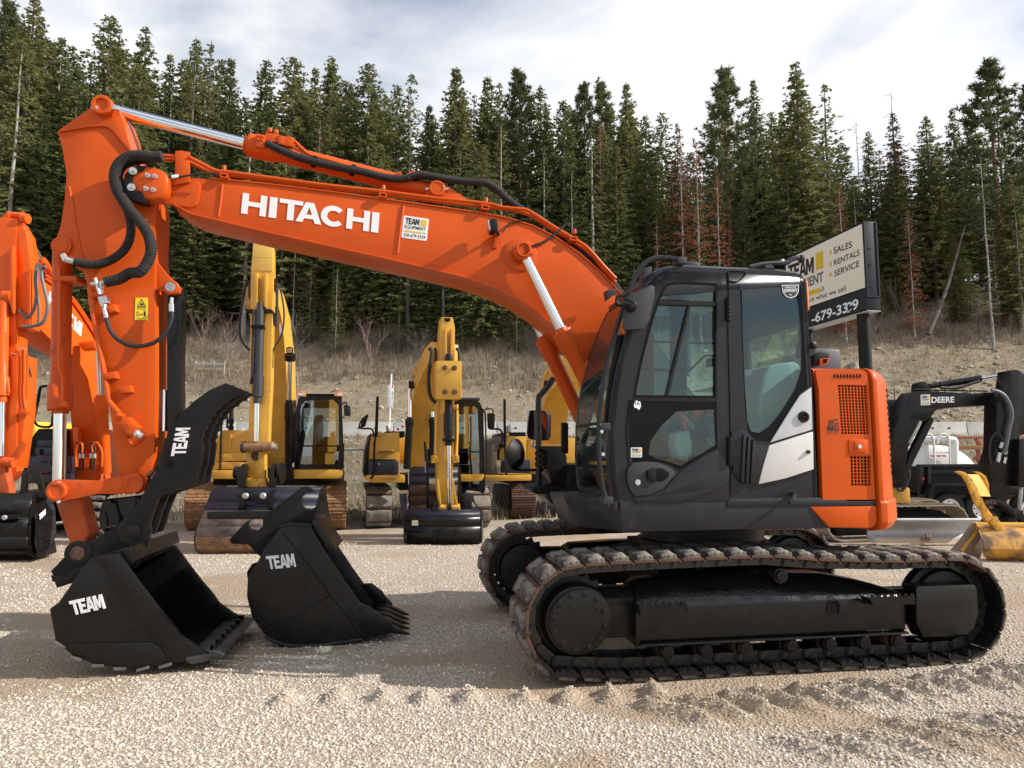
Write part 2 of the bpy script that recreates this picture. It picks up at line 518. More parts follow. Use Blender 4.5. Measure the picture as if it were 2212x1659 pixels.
# =================================================================== terrain
ROAD_Y0, ROAD_Y1 = 33.5, 42.0
def smooth01(x):
    x = max(0.0, min(1.0, x)); return x * x * (3 - 2 * x)
def ground_z(x, y):
    """level yard, a bank up to the road shoulder, the road, then the hillside"""
    z = 0.0
    if y > 15.5:
        z = 2.25 * smooth01((y - 15.5) / 18.0)
    if y > ROAD_Y1:
        d = y - ROAD_Y1
        right = smooth01((x + 5) / 40.0)          # the cut bank is higher to the right
        z += 7.0 * smooth01(min(d / 26.0, 1)) * (1 + .42 * right) + .25 * d
        left = smooth01((-x - 10) / 60.0)
        z += left * .10 * d
    return z
def rough(x, y):
    a = noise.noise(Vector((x * .9, y * .9, 1.0))) * .012 + noise.noise(Vector((x * 3.1, y * 3.1, 5.0))) * .006
    if y > ROAD_Y1:
        d = min((y - ROAD_Y1) / 6, 1)
        a += d * (.45 * noise.noise(Vector((x * .16, y * .16, 2.0))) + .16 * noise.noise(Vector((x * .6, y * .6, 9.0))))
    elif 15.5 < y < ROAD_Y0:
        a += .05 * noise.noise(Vector((x * .7, y * .7, 2.0)))
    return a
# berms thrown up by turning tracks in the foreground
BERMS = []
_r = random.Random(5)
for k in range(9):
    BERMS.append((-1.42 + .295 * k + _r.uniform(-.03, .03), 4.42 + _r.uniform(-.03, .03) + .012 * k, rad(86 + _r.uniform(-9, 9)), .10 + _r.uniform(-.02, .03), .058, .070))
for k in range(12):
    x0 = .95 + .24 * k
    BERMS.append((x0, 4.22 + .058 * k + _r.uniform(-.03, .03), rad(-46 + _r.uniform(-5, 5)), .24 + _r.uniform(-.04, .06), .055, .075))
for k in range(10):
    x0 = 1.55 + .24 * k
    BERMS.append((x0, 3.66 + .065 * k + _r.uniform(-.03, .03), rad(-46 + _r.uniform(-6, 6)), .22 + _r.uniform(-.04, .06), .058, .055))
def berm_z(x, y):
    h = 0.0
    for bx, by, a, L, w, hh in BERMS:
        dx, dy = x - bx, y - by
        if abs(dx) > .45 or abs(dy) > .45: continue
        u = dx * math.cos(a) + dy * math.sin(a); v = -dx * math.sin(a) + dy * math.cos(a)
        v += .03 * noise.noise(Vector((u * 9, bx * 7, 0)))
        h = max(h, hh * math.exp(-(v / w) ** 2) * math.exp(-(u / L) ** 4) * (1 + .5 * noise.noise(Vector((x * 14, y * 14, 4)))))
    return h
def yard_dirt(x, y):
    """above 0: bare brown dirt, below: gravel"""
    d = noise.noise(Vector((x * .42 + 3, y * .85, 7.0))) + .45 * noise.noise(Vector((x * 1.3, y * 2.2, 3.0)))
    d += .12 * math.exp(-((y - 5.6) / 1.5) ** 2) - .12
    d += .34 * math.exp(-((x + .1) / 1.5) ** 2 - ((y - 4.42) / .28) ** 2)
    return d + .30 * math.exp(-((x - 1.8) / 2.2) ** 2 - ((y - 4.05) / .4) ** 2)
def axis(parts):
    out = []
    for a, b, s in parts:
        n = max(1, round((b - a) / s))
        out += [a + (b - a) * i / n for i in range(n)]
    out.append(parts[-1][1]); return out
GX = axis([(-420, -120, 50), (-120, -60, 6), (-60, -16, 1.6), (-16, -5, .5), (-5, 6.2, .032), (6.2, 18, .5), (18, 70, 1.6), (70, 130, 6), (130, 420, 50)])
GY = axis([(-200, -20, 30), (-20, 2.8, 2), (2.8, 5.6, .03), (5.6, 9, .16), (9, 16, .5), (16, 33, 1.0), (33, 44, .5), (44, 75, .9), (75, 140, 2.5), (140, 400, 20)])
verts, faces = [], []
for y in GY:
    for x in GX:
        z = ground_z(x, y) + rough(x, y) * (1 if abs(x) < 130 else .2)
        if -5 < x < 6.2 and 2.8 < y < 5.6: z += berm_z(x, y)
        verts.append((x, y, z))
nx_ = len(GX)
for j in range(len(GY) - 1):
    for i in range(nx_ - 1):
        a = j * nx_ + i
        faces.append((a, a + 1, a + nx_ + 1, a + nx_))
me = bpy.data.meshes.new('ground'); me.from_pydata(verts, [], faces); me.shade_smooth()
# material: pale gravel with brown dirt, changing to grassy bank and stony hillside
def ground_material():
    m = bpy.data.materials.new('gravel_yard'); m.use_nodes = True
    N, L = nt(m); b = N['Principled BSDF']; b.inputs['Roughness'].default_value = .95
    b.inputs['Specular IOR Level'].default_value = .15
    tc = N.new('ShaderNodeTexCoord')
    def noise_(scale, detail=6, rough_=.6, vec=None):
        n = N.new('ShaderNodeTexNoise'); n.inputs['Scale'].default_value = scale; n.inputs['Detail'].default_value = detail; n.inputs['Roughness'].default_value = rough_
        L.new(vec or tc.outputs['Object'], n.inputs['Vector']); return n.outputs['Fac']
    def ramp(f, stops):
        r = N.new('ShaderNodeValToRGB'); e = r.color_ramp.elements
        while len(e) < len(stops): e.new(.5)
        for k, (p, c) in enumerate(stops):
            e[k].position = p; e[k].color = (*c, 1)
        L.new(f, r.inputs[0]); return r.outputs[0]
    def mix(f, a, c):
        x = N.new('ShaderNodeMix'); x.data_type = 'RGBA'
        if isinstance(f, float): x.inputs[0].default_value = f
        else: L.new(f, x.inputs[0])
        L.new(a, x.inputs[6]); L.new(c, x.inputs[7]); return x.outputs[2]
    def rng_(f, a, c, lo=0., hi=1.):
        x = N.new('ShaderNodeMapRange'); x.inputs['From Min'].default_value = a; x.inputs['From Max'].default_value = c
        x.inputs['To Min'].default_value = lo; x.inputs['To Max'].default_value = hi
        L.new(f, x.inputs['Value']); return x.outputs[0]
    vo = N.new('ShaderNodeTexVoronoi'); vo.inputs['Scale'].default_value = 42; L.new(tc.outputs['Object'], vo.inputs['Vector'])
    sx = N.new('ShaderNodeSeparateColor'); L.new(vo.outputs['Color'], sx.inputs[0])
    peb = ramp(sx.outputs[0], [(0, (.37, .315, .25)), (.35, (.47, .41, .33)), (.7, (.53, .465, .385)), (1, (.61, .555, .475))])
    gap = rng_(vo.outputs['Distance'], .3, .75, 0, .7)
    dirtc = ramp(noise_(60, 4), [(.3, (.32, .24, .165)), (.7, (.46, .355, .25))])
    peb = mix(gap, peb, dirtc)
    da = N.new('ShaderNodeAttribute'); da.attribute_name = 'dirt'; dirt_f = rng_(da.outputs['Fac'], 0, 1, 0, .9)
    grav = mix(dirt_f, peb, dirtc)
    # bank with grass, then hillside
    sep = N.new('ShaderNodeSeparateXYZ'); L.new(tc.outputs['Object'], sep.inputs[0])
    grass = ramp(noise_(2.2, 8, .7), [(.25, (.10, .095, .055)), (.5, (.20, .165, .105)), (.62, (.13, .14, .06)), (.8, (.28, .235, .165))])
    stony = ramp(noise_(3.2, 10, .8), [(.3, (.10, .078, .052)), (.42, (.20, .16, .108)), (.55, (.30, .245, .175)), (.68, (.44, .40, .34))])
    bankmix = mix(rng_(noise_(.35, 4), .35, .6), grass, stony)
    hgrass = ramp(noise_(1.3, 9, .72), [(.25, (.13, .105, .072)), (.45, (.25, .205, .14)), (.6, (.32, .265, .185)), (.78, (.20, .19, .09))])
    hy = N.new('ShaderNodeMath'); hy.operation = 'ADD'; L.new(sep.outputs['Y'], hy.inputs[0])
    wob = rng_(noise_(.12, 5), 0, 1, -9, 9); L.new(wob, hy.inputs[1])
    hx = N.new('ShaderNodeMath'); hx.operation = 'MULTIPLY_ADD'; L.new(sep.outputs['X'], hx.inputs[0]); hx.inputs[1].default_value = -.16; L.new(hy.outputs[0], hx.inputs[2])
    hill = mix(rng_(hx.outputs[0], 47, 53), stony, hgrass)
    litter = ramp(noise_(.9, 8, .7), [(.3, (.030, .026, .016)), (.6, (.07, .055, .032)), (.75, (.05, .055, .022))])
    hill = mix(rng_(hy.outputs[0], 57, 63), hill, litter)
    c = mix(rng_(sep.outputs['Y'], 15.6, 17.5), grav, bankmix)
    c = mix(rng_(sep.outputs['Y'], 31.5, 33.0), c, stony)
    c = mix(rng_(sep.outputs['Y'], 41.5, 43.5), c, hill)
    L.new(c, b.inputs['Base Color'])
    bp = N.new('ShaderNodeBump'); bp.inputs['Strength'].default_value = .9; bp.inputs['Distance'].default_value = .018
    hgt = N.new('ShaderNodeMath'); hgt.operation = 'ADD'
    L.new(rng_(vo.outputs['Distance'], 0, .6, 1, 0), hgt.inputs[0]); L.new(noise_(90, 4), hgt.inputs[1])
    L.new(hgt.outputs[0], bp.inputs['Height']); L.new(bp.outputs[0], b.inputs['Normal'])
    return m
GROUND_M = ground_material()
me.materials.append(GROUND_M)
_at = me.attributes.new('dirt', 'FLOAT', 'POINT')
_at.data.foreach_set('value', [max(0., min(1., (yard_dirt(x, y) + .08) / .22)) if y < 16 and abs(x) < 20 else .3 for x, y, z in verts])
ground = bpy.data.objects.new('ground', me); COL.objects.link(ground); ground['kind'] = 'structure'
# road surface on the shoulder
rm = mat('asphalt', (.055, .054, .052), .9, var=.2, vscale=3)
mb = MB(); NXR = 30
rw = [[Vector((-150 + 10 * i, y, ground_z(0, 37) + .06 + dz)) for i in range(NXR + 1)] for y, dz in ((35.6, -.05), (35.8, .03), (41.4, .03), (41.6, -.05))]
mb.loft(rw, 0, False, False)
tag(mb.build('road', rm, None, 0), kind='structure')

# =================================================================== loose stones (geometry nodes, one mass)
def stone_nodes(mat_, smin, smax, noise_amt=.35):
    g = bpy.data.node_groups.new('stones', 'GeometryNodeTree')
    g.interface.new_socket('Geometry', in_out='INPUT', socket_type='NodeSocketGeometry')
    g.interface.new_socket('Geometry', in_out='OUTPUT', socket_type='NodeSocketGeometry')
    N, L = g.nodes, g.links
    gi, go = N.new('NodeGroupInput'), N.new('NodeGroupOutput')
    m2p = N.new('GeometryNodeMeshToPoints'); L.new(gi.outputs[0], m2p.inputs['Mesh'])
    joins = N.new('GeometryNodeJoinGeometry') if hasattr(bpy.types, 'GeometryNodeJoinGeometry') else None
    g2i = N.new('GeometryNodeGeometryToInstance')
    for k in range(4):
        ico = N.new('GeometryNodeMeshIcoSphere'); ico.inputs['Radius'].default_value = 1.0; ico.inputs['Subdivisions'].default_value = 2 if k < 3 else 1
        nz = N.new('ShaderNodeTexNoise'); nz.inputs['Scale'].default_value = 1.1 + .2 * k; nz.inputs['Detail'].default_value = 2
        ps = N.new('GeometryNodeInputPosition')
        va = N.new('ShaderNodeVectorMath'); va.operation = 'ADD'; va.inputs[1].default_value = (k * 7.3, k * 3.1, k * 5.7)
        L.new(ps.outputs[0], va.inputs[0]); L.new(va.outputs[0], nz.inputs['Vector'])
        mr = N.new('ShaderNodeMapRange'); mr.inputs['To Min'].default_value = 1 - noise_amt * 1.6; mr.inputs['To Max'].default_value = 1 + noise_amt * 1.6
        L.new(nz.outputs['Fac'], mr.inputs['Value'])
        sc = N.new('ShaderNodeVectorMath'); sc.operation = 'SCALE'; L.new(ps.outputs[0], sc.inputs[0]); L.new(mr.outputs[0], sc.inputs['Scale'])
        sq = N.new('ShaderNodeVectorMath'); sq.operation = 'MULTIPLY'; sq.inputs[1].default_value = (1.15, .9, .68); L.new(sc.outputs[0], sq.inputs[0])
        sp = N.new('GeometryNodeSetPosition'); L.new(ico.outputs['Mesh'], sp.inputs['Geometry']); L.new(sq.outputs[0], sp.inputs['Position'])
        sm = N.new('GeometryNodeSetMaterial'); sm.inputs['Material'].default_value = mat_; L.new(sp.outputs[0], sm.inputs['Geometry'])
        ss = N.new('GeometryNodeSetShadeSmooth'); L.new(sm.outputs[0], ss.inputs['Geometry'])
        L.new(ss.outputs[0], g2i.inputs[0])
    iop = N.new('GeometryNodeInstanceOnPoints'); L.new(m2p.outputs['Points'], iop.inputs['Points']); L.new(g2i.outputs[0], iop.inputs['Instance'])
    iop.inputs['Pick Instance'].default_value = True
    ri = N.new('FunctionNodeRandomValue'); ri.data_type = 'INT'; ri.inputs['Min'].default_value = 0
    for s in ri.inputs:
        if s.name == 'Max' and s.type == 'INT': s.default_value = 3
    L.new([o for o in ri.outputs if o.type == 'INT'][0], iop.inputs['Instance Index'])
    rr = N.new('FunctionNodeRandomValue'); rr.data_type = 'FLOAT_VECTOR'
    vs = [s for s in rr.inputs if s.type == 'VECTOR']; vs[0].default_value = (-.5, -.5, 0); vs[1].default_value = (.5, .5, 6.28)
    L.new([o for o in rr.outputs if o.type == 'VECTOR'][0], iop.inputs['Rotation'])
    at = N.new('GeometryNodeInputNamedAttribute'); at.data_type = 'FLOAT'; at.inputs['Name'].default_value = 'size'
    L.new([o for o in at.outputs if o.name == 'Attribute' and o.type == 'VALUE'][0], iop.inputs['Scale'])
    L.new(iop.outputs[0], go.inputs[0])
    return g

def stone_mat(name, stops):
    m = bpy.data.materials.new(name); m.use_nodes = True
    N, L = nt(m); b = N['Principled BSDF']; b.inputs['Roughness'].default_value = .9; b.inputs['Specular IOR Level'].default_value = .2
    oi = N.new('ShaderNodeObjectInfo'); r = N.new('ShaderNodeValToRGB'); e = r.color_ramp.elements
    while len(e) < len(stops): e.new(.5)
    for k, (p, c) in enumerate(stops):
        e[k].position = p; e[k].color = (*c, 1)
    L.new(oi.outputs['Random'], r.inputs[0]); L.new(r.outputs[0], b.inputs['Base Color'])
    return m
def scatter(name, P, S, m, label, cat):
    me = bpy.data.meshes.new(name)
    me.vertices.add(len(P)); me.vertices.foreach_set('co', np.asarray(P, dtype=np.float32).ravel())
    at = me.attributes.new('size', 'FLOAT', 'POINT'); at.data.foreach_set('value', np.asarray(S, dtype=np.float32))
    me.update()
    o = bpy.data.objects.new(name, me); COL.objects.link(o)
    md = o.modifiers.new('stones', 'NODES'); md.node_group = stone_nodes(m, 0, 0)
    tag(o, label, cat, kind='stuff')
    return o
PEBM = stone_mat('pebble_stone', [(0, (.34, .29, .235)), (.1, (.44, .38, .305)), (.45, (.53, .465, .38)), (.62, (.48, .39, .295)), (.85, (.59, .53, .45)), (1, (.66, .615, .55))])
P, S = [], []
nr = np.random.default_rng(3)
def add_pebbles(n, x0, x1, y0, y1, s0, s1):
    xs = nr.uniform(0, 1, n); ys = nr.uniform(0, 1, n); ss = nr.uniform(0, 1, n)
    for a, b_, c in zip(xs, ys, ss):
        y = y0 + (y1 - y0) * b_
        hw = .80 * y + .3
        x = -hw + 2 * hw * a
        d = yard_dirt(x, y)
        bz = berm_z(x, y) if 2.8 < y < 5.6 and -5 < x < 6.2 else 0
        keep = .96 if d < -.02 else (.5 if d < .12 else .14)
        if bz > .006: keep = 1
        if 4.55 < y < 6.0 and -1.5 < x < .6: keep *= .6
        if nr.random() > keep: continue
        s = s0 + (s1 - s0) * c ** 2.2
        if d > .12: s *= .7
        P.append((x, y, ground_z(x, y) + rough(x, y) + bz + s * .08)); S.append(s)
add_pebbles(40000, 0, 0, 3.0, 4.8, .004, .012)
add_pebbles(30000, 0, 0, 4.8, 7.2, .005, .0125)
add_pebbles(24000, 0, 0, 7.2, 12.5, .007, .016)
scatter('gravel', P, S, PEBM, 'loose pale pebbles covering the yard', 'gravel')
# larger stones on the bank and the cut slope
P, S = [], []
for k in range(17000):
    y = nr.uniform(42.5, 58); x = nr.uniform(-46, 52)
    d = noise.noise(Vector((x * .1, y * .16, 4.0))) + (50 - y) * .06 + .012 * x
    if nr.random() > .15 + max(0, d): continue
    s = .035 + .16 * nr.random() ** 4
    P.append((x, y, ground_z(x, y) + rough(x, y) + s * .2)); S.append(s)
for k in range(3500):
    y = nr.uniform(16, 33.2); x = nr.uniform(-28, 30)
    s = .02 + .07 * nr.random() ** 4
    P.append((x, y, ground_z(x, y) + rough(x, y) + s * .2)); S.append(s)
ROCKM = stone_mat('hillside_stone', [(0, (.17, .14, .11)), (.5, (.33, .29, .235)), (.85, (.44, .40, .34)), (1, (.62, .59, .54))])
scatter('rubble', P, S, ROCKM, 'scattered stones on the bank and hillside', 'stones')
# =================================================================== the large orange excavator
TH = math.atan(0.463 / 2.84)
HF = Vector((-math.cos(TH), -math.sin(TH), 0))      # forward
HL = Vector((math.sin(TH), -math.cos(TH), 0))       # its left side, towards the camera
HO = Vector((1.675, 6.16, 0))
UZ = Vector((0, 0, 1))
def M(s, t, z):
    return HO + HF * s + HL * t + UZ * z
def hm(view, x, y, t):
    return hit(*px(view, x, y), HO + HL * t, HL)
def H(view, pts, t):
    return [hm(view, x, y, t) for x, y in pts]
def st(p):
    q = p - HO
    return q.dot(HF), q.dot(HL), q.z

EX = thing('excavator', 'large orange excavator with charcoal cab and long boom in the foreground', 'excavator', HO)

def hp(name, view, pts, t0, t1, m, parent=None, bevel=0.008, holes=(), segs=2):
    mb = MB().prism(H(view, pts, t0), HL * (t1 - t0), 0, [H(view, h, t0) for h in holes])
    return mb.build(name, m, EX if parent is None else parent, bevel if not holes else 0, segs=segs)

# ---------------------------------------------------------------- undercarriage
def offset_track(sc_s, sc_z, r1, id_s, id_z, r2, z_bot, ground_a, ground_b):
    """closed chain path (s, z) of the shoe plates, sampled finely, running along the top from front to back"""
    P = []
    for k in range(15):                                  # round the front wheel, from below to the top
        a = rad(-62 + 152 * k / 14)
        P.append((sc_s + r1 * math.cos(a), sc_z + r1 * math.sin(a)))
    top = [(sc_s - .28, sc_z + r1 + .012), (sc_s - .7, sc_z + r1 + .020), (0.05, sc_z + r1 + .03), (-.35, id_z + r2 + .022), (id_s + .45, id_z + r2 - .004), (id_s + .15, id_z + r2 + .004)]
    P += top
    for k in range(15):
        a = rad(90 + 165 * k / 14)
        P.append((id_s + r2 * math.cos(a), id_z + r2 * math.sin(a)))
    P += [(ground_b, z_bot), (0, z_bot), (ground_a, z_bot)]
    return P

def resample(P, pitch):
    P = [Vector((a, b)) for a, b in P]; P.append(P[0])
    L = [0.0]
    for i in range(1, len(P)):
        L.append(L[-1] + (P[i] - P[i - 1]).length)
    n = round(L[-1] / pitch); out = []
    def at(d):
        d %= L[-1]
        for i in range(1, len(P)):
            if d <= L[i]:
                return P[i - 1].lerp(P[i], (d - L[i - 1]) / max(L[i] - L[i - 1], 1e-9))
        return P[-1]
    for k in range(n):
        a = at(k * L[-1] / n); b = at((k + 1) * L[-1] / n)
        out.append((a, b))
    return out

def shoe_mesh(width, pitch, style, mats):
    """local: x along the chain, y across, z outwards from the wheel"""
    mb = MB()
    w = width / 2
    if style == 'pad':
        prof = [(-.5, .010), (-.46, -.012), (.40, -.012), (.47, -.030), (.50, -.022), (.43, .002), (.40, .006), (-.44, .006)]
        mb.prism([Vector((a * pitch, -w, b)) for a, b in prof], (0, width, 0), 0)
        # rubber block with a broken outline
        nx, ny = 6, 14
        top = []
        for j in range(ny + 1):
            row = []
            for i in range(nx + 1):
                x = (-.40 + .74 * i / nx) * pitch; y = (-w + .012) + (width - .024) * j / ny
                edge = min(i, nx - i, 1) * min(j, ny - j, 1)
                h = .046 - (.014 if edge == 0 else 0) + .010 * noise.noise(Vector((x * 25, y * 14, 3.3)))
                x += 0.012 * noise.noise(Vector((x * 9, y * 16, 7.7))) * (1 if i in (0, nx) else .3)
                row.append(Vector((x, y, h)))
            top.append(row)
        vs = [p for r in top for p in r]; fs = []
        c = nx + 1
        for j in range(ny):
            for i in range(nx):
                fs.append((j * c + i, j * c + i + 1, (j + 1) * c + i + 1, (j + 1) * c + i))
        rim = [(0, i) for i in range(nx)] + [(j, nx) for j in range(ny)] + [(ny, i) for i in range(nx, 0, -1)] + [(j, 0) for j in range(ny, 0, -1)]
        b = len(vs); ids = [j * c + i for j, i in rim]
        for j, i in rim:
            p = top[j][i]; vs.append(Vector((p.x * 1.05, p.y, .005)))
        for k in range(len(ids)):
            k2 = (k + 1) % len(ids)
            fs.append((ids[k], b + k, b + k2, ids[k2]))
        mb.add(vs, fs, 1)
        for yy in (w - .06, w - .12):                       # bolt ends on the inner face
            for xx in (-.12, .16):
                mb.cyl((xx * pitch, yy, -.012), (xx * pitch, yy, -.028), .009, seg=6, m=2)
                mb.cyl((xx * pitch, -yy, -.012), (xx * pitch, -yy, -.028), .009, seg=6, m=2)
    else:
        prof = [(-.5, 0), (.5, -.012), (.5, .004), (.47, .006), (.46, .03), (.43, .03), (.41, .008), (.09, .010), (.08, .028), (.04, .028), (.03, .012), (-.30, .014), (-.31, .03), (-.35, .03), (-.36, .014), (-.5, .012)]
        mb.prism([Vector((a * pitch, -w, b)) for a, b in prof], (0, width, 0), 0)
        for yy in (-.07, .07):
            mb.cyl((.22 * pitch, yy, .005), (.22 * pitch, yy, .028), .014, seg=6, m=0)
    return mb.mesh('track_shoe', mats, 0, 40)

def link_mesh(pitch, mats):
    mb = MB()
    for sg in (-1, 1):
        y = sg * .075
        prof = [(-.5, -.03), (-.42, -.012), (.42, -.012), (.55, -.03), (.6, -.055), (.5, -.082), (.25, -.086), (-.25, -.086), (-.52, -.080), (-.6, -.055)]
        mb.prism([Vector((a * pitch, y, b)) for a, b in prof], (0, sg * .024, 0), 0)
        mb.cyl((-.5 * pitch, y, -.055), (-.5 * pitch, y + sg * .036, -.055), .031, seg=10, m=0)
        mb.cyl((-.5 * pitch, y + sg * .036, -.055), (-.5 * pitch, y + sg * .048, -.055), .020, seg=8, m=0)
        mb.box((.1 * pitch, y + sg * .028, -.038), .075, .012, .030, 0)
    mb.cyl((-.5 * pitch, -.08, -.055), (-.5 * pitch, .08, -.055), .02, seg=8, m=0)
    mb.box((0, 0, -.022), .5 * pitch, .16, .012, 0)
    return mb.mesh('chain_link', mats, 0, 40)

PITCH_T = 0.1715
SHOE = shoe_mesh(.50, PITCH_T, 'pad', [RUST, RUBBER_PAD, STEEL_DARK])
SHOE_BLK = SHOE.copy(); SHOE_BLK.name = 'track_shoe'
SHOE_BLK.materials[0] = STEEL_DARK
LINK = link_mesh(PITCH_T, [CHAIN])

def build_track(tc, near):
    sg = 1 if tc > 0 else -1
    # side frame: sloping upper plate and upright outer plate
    def sec(s, zt=.60):
        return [M(s, tc + sg * .165, .238), M(s, tc + sg * .185, .262), M(s, tc + sg * .185, .485), M(s, tc + sg * .165, .51), M(s, tc + sg * .05, zt), M(s, tc - sg * .13, zt), M(s, tc - sg * .18, .50), M(s, tc - sg * .18, .25)]
    mb = MB()
    rings = [sec(1.02, .60), sec(.95, .64), sec(.5, .66), sec(0, .665), sec(-.45, .65), sec(-.8, .58), sec(-1.02, .52)]
    mb.loft(rings)
    mb.loft([[M(1.04, tc + sg * .20, .225), M(1.04, tc + sg * .20, .50), M(1.04, tc - sg * .15, .52), M(1.04, tc - sg * .15, .225)],
             [M(1.012, tc + sg * .20, .225), M(1.012, tc + sg * .20, .50), M(1.012, tc - sg * .15, .52), M(1.012, tc - sg * .15, .225)]])
    mb.box(M(0, tc + sg * .19, .238), 2.04, .06, .016, 0, (HF, HL, UZ))
    tr = mb.build('track_frame', BLACK_FRESH, EX, .012)
    for s0, s1, z1 in ((1.02, 1.36, .60), (-1.26, -1.0, .52)):
        MB().loft([[M(s, tc - .13, .27), M(s, tc + .13, .27), M(s, tc + .13, z1 - .06), M(s, tc + .06, z1), M(s, tc - .06, z1), M(s, tc - .13, z1 - .06)] for s in (s0, s1)]).build('frame_end', BLACK, tr, .02)
    for s in (-.98, -.70, -.43, -.13, .22, .52, .80):
        mb = MB()
        for q in (-1, 1):
            mb.lathe(M(s, tc + q * .06 - .035 * 1, .165), HL, [(0, .074), (.03, .074), (.07, .066)], 18, 0)
        mb.cyl(M(s, tc - .17, .17), M(s, tc + .17, .17), .045, seg=14, m=1)
        mb.lathe(M(s, tc + sg * .10, .17), HL * sg, [(0, .052), (.045, .052), (.05, .046), (.05, .02)], 16, 1)
        mb.build('track_roller', [RUST if s in (.22, -.98) else STEEL_DARK, STEEL_DARK], tr, .004)
    mb = MB()
    mb.cyl(M(-.08, tc - .10, .655), M(-.08, tc + .13, .655), .055, seg=18, m=0)
    mb.cyl(M(-.08, tc + sg * .13, .655), M(-.08, tc + sg * .155, .655), .042, seg=18, m=1)
    mb.build('carrier_roller', [STEEL_DARK, STEEL_DARK], tr, .004)
    # drive sprocket with bolted cover
    sc = (1.44, .415); idl = (-1.44, .40)
    mb = MB()
    pts = []
    for k in range(42):
        a = 2 * PI * k / 42
        r = .300 if k % 2 else .262
        pts.append(M(sc[0] + r * math.cos(a), tc - .03, sc[1] + r * math.sin(a)))
    mb.prism(pts, HL * .06, 0)
    mb.cyl(M(sc[0], tc - .16, sc[1]), M(sc[0], tc + .16, sc[1]), .225, seg=40, m=0)
    mb.cyl(M(sc[0], tc + sg * .12, sc[1]), M(sc[0], tc + sg * .185, sc[1]), .245, .225, seg=40, m=0)
    mb.cyl(M(sc[0], tc + sg * .155, sc[1]), M(sc[0], tc + sg * .215, sc[1]), .206, seg=40, m=1)
    for k in range(12):
        a = 2 * PI * (k + .35) / 12
        c = M(sc[0] + .181 * math.cos(a), tc + sg * .215, sc[1] + .181 * math.sin(a))
        mb.cyl(c - HL * .004 * sg, c + HL * .013 * sg, .0165, seg=6, m=1)
        mb.cyl(c - HL * .003 * sg, c + HL * .004 * sg, .022, seg=12, m=0)
    for a, rr in ((1.1, .125), (2.6, .15), (5.75, .15)):
        c = M(sc[0] + rr * math.cos(a), tc + sg * .215, sc[1] + rr * math.sin(a))
        mb.cyl(c, c + HL * .006 * sg, .012, seg=10, m=0)
    mb.build('sprocket', [STEEL_DARK, BLACK_FRESH], tr, .003)
    mb = MB()
    mb.lathe(M(idl[0], tc - .09, idl[1]), HL, [(0, .245), (.04, .255), (.05, .292), (.13, .292), (.14, .255), (.18, .245)], 44)
    mb.cyl(M(idl[0], tc - .15, idl[1]), M(idl[0], tc + .15, idl[1]), .10, seg=20)
    mb.build('idler_wheel', STEEL_DARK, tr, .004)
    if near:
        hp('idler_guard', 'R7', [(1372, 700), (1388, 688), (1822, 672), (1846, 700), (1858, 900), (1826, 1010), (1770, 1062), (1430, 1090), (1400, 1020), (1378, 985)], tc + .235, tc + .10, BLACK_FRESH, tr, .016)
        for (vw, pts) in (('R6', [(1425, 830), (1440, 915), (1810, 893), (1800, 832)]), ('R7', [(1003, 778), (1040, 838), (1368, 828), (1365, 760)])):
            P = H(vw, pts, tc + .29)
            mb = MB().prism(P, HL * -.008)
            q0, q1 = P[0], P[3]
            d = (q1 - q0).normalized()
            mb.prism([P[0], P[1], P[1] - HL * .10, P[0] - HL * .10], d * .008)
            mb.prism([P[3], P[2], P[2] - HL * .10, P[3] - HL * .10], d * -.008)
            n = 7
            for k in range(n):
                c = q0.lerp(q1, (k + .6) / n)
                mb.box(c + UZ * .006 - HL * .004, .026, .008, .022, 0, (HF, HL, UZ))
            mb.bar(P[1] - HL * .09, P[2] - HL * .09, .012, .02)
            mb.build('step', BLACK, tr, 0)
        c = hm('R7', 730, 853, tc + .186)
        rr = [c + HF * a * .052 + UZ * b * .052 for a, b in ((-1, .55), (-1, -.55), (-.55, -1), (.55, -1), (1, -.55), (1, .55), (.55, 1), (-.55, 1))]
        rr2 = [c + (p - c) * .84 for p in rr]
        mb = MB().prism(rr, HL * .006, 0, [rr2]); mb.prism(rr2, HL * .001, 1)
        mb.build('access_hole_dark_plate', [BLACK, BLACK_MATT], tr, 0)  # no opening is cut, a matt black plate paints in the hole's dark
    P = offset_track(1.44, .415, .375, -1.44, .40, .36, .045, 1.12, -1.22)
    # shoes on the lower run and round the rear are freshly blackened, the upper ones rusty
    for a, b in resample(P, PITCH_T):
        c = (a + b) / 2; d = (b - a).normalized()
        X = HF * d.x + UZ * d.y
        Z = HF * d.y + UZ * -d.x
        # outward = away from chain middle
        ctr = Vector((max(-1.2, min(1.2, c.x)), .41))
        if (Vector((c.x, c.y)) - ctr).dot(Vector((d.y, -d.x))) < 0:
            Z = -Z
        Y = Z.cross(X)
        R = Matrix((X, Y, Z)).transposed().to_4x4()
        R.translation = M(c.x, tc, c.y)
        low = c.y < .2 or c.x < -1.6
        inst('track_shoe', SHOE_BLK if low else SHOE, tr, R)
        inst('chain_link', LINK, tr, R)
    return tr

NEAR_T = 1.02
TR_N = build_track(NEAR_T, True)
TR_F = build_track(-NEAR_T, False)
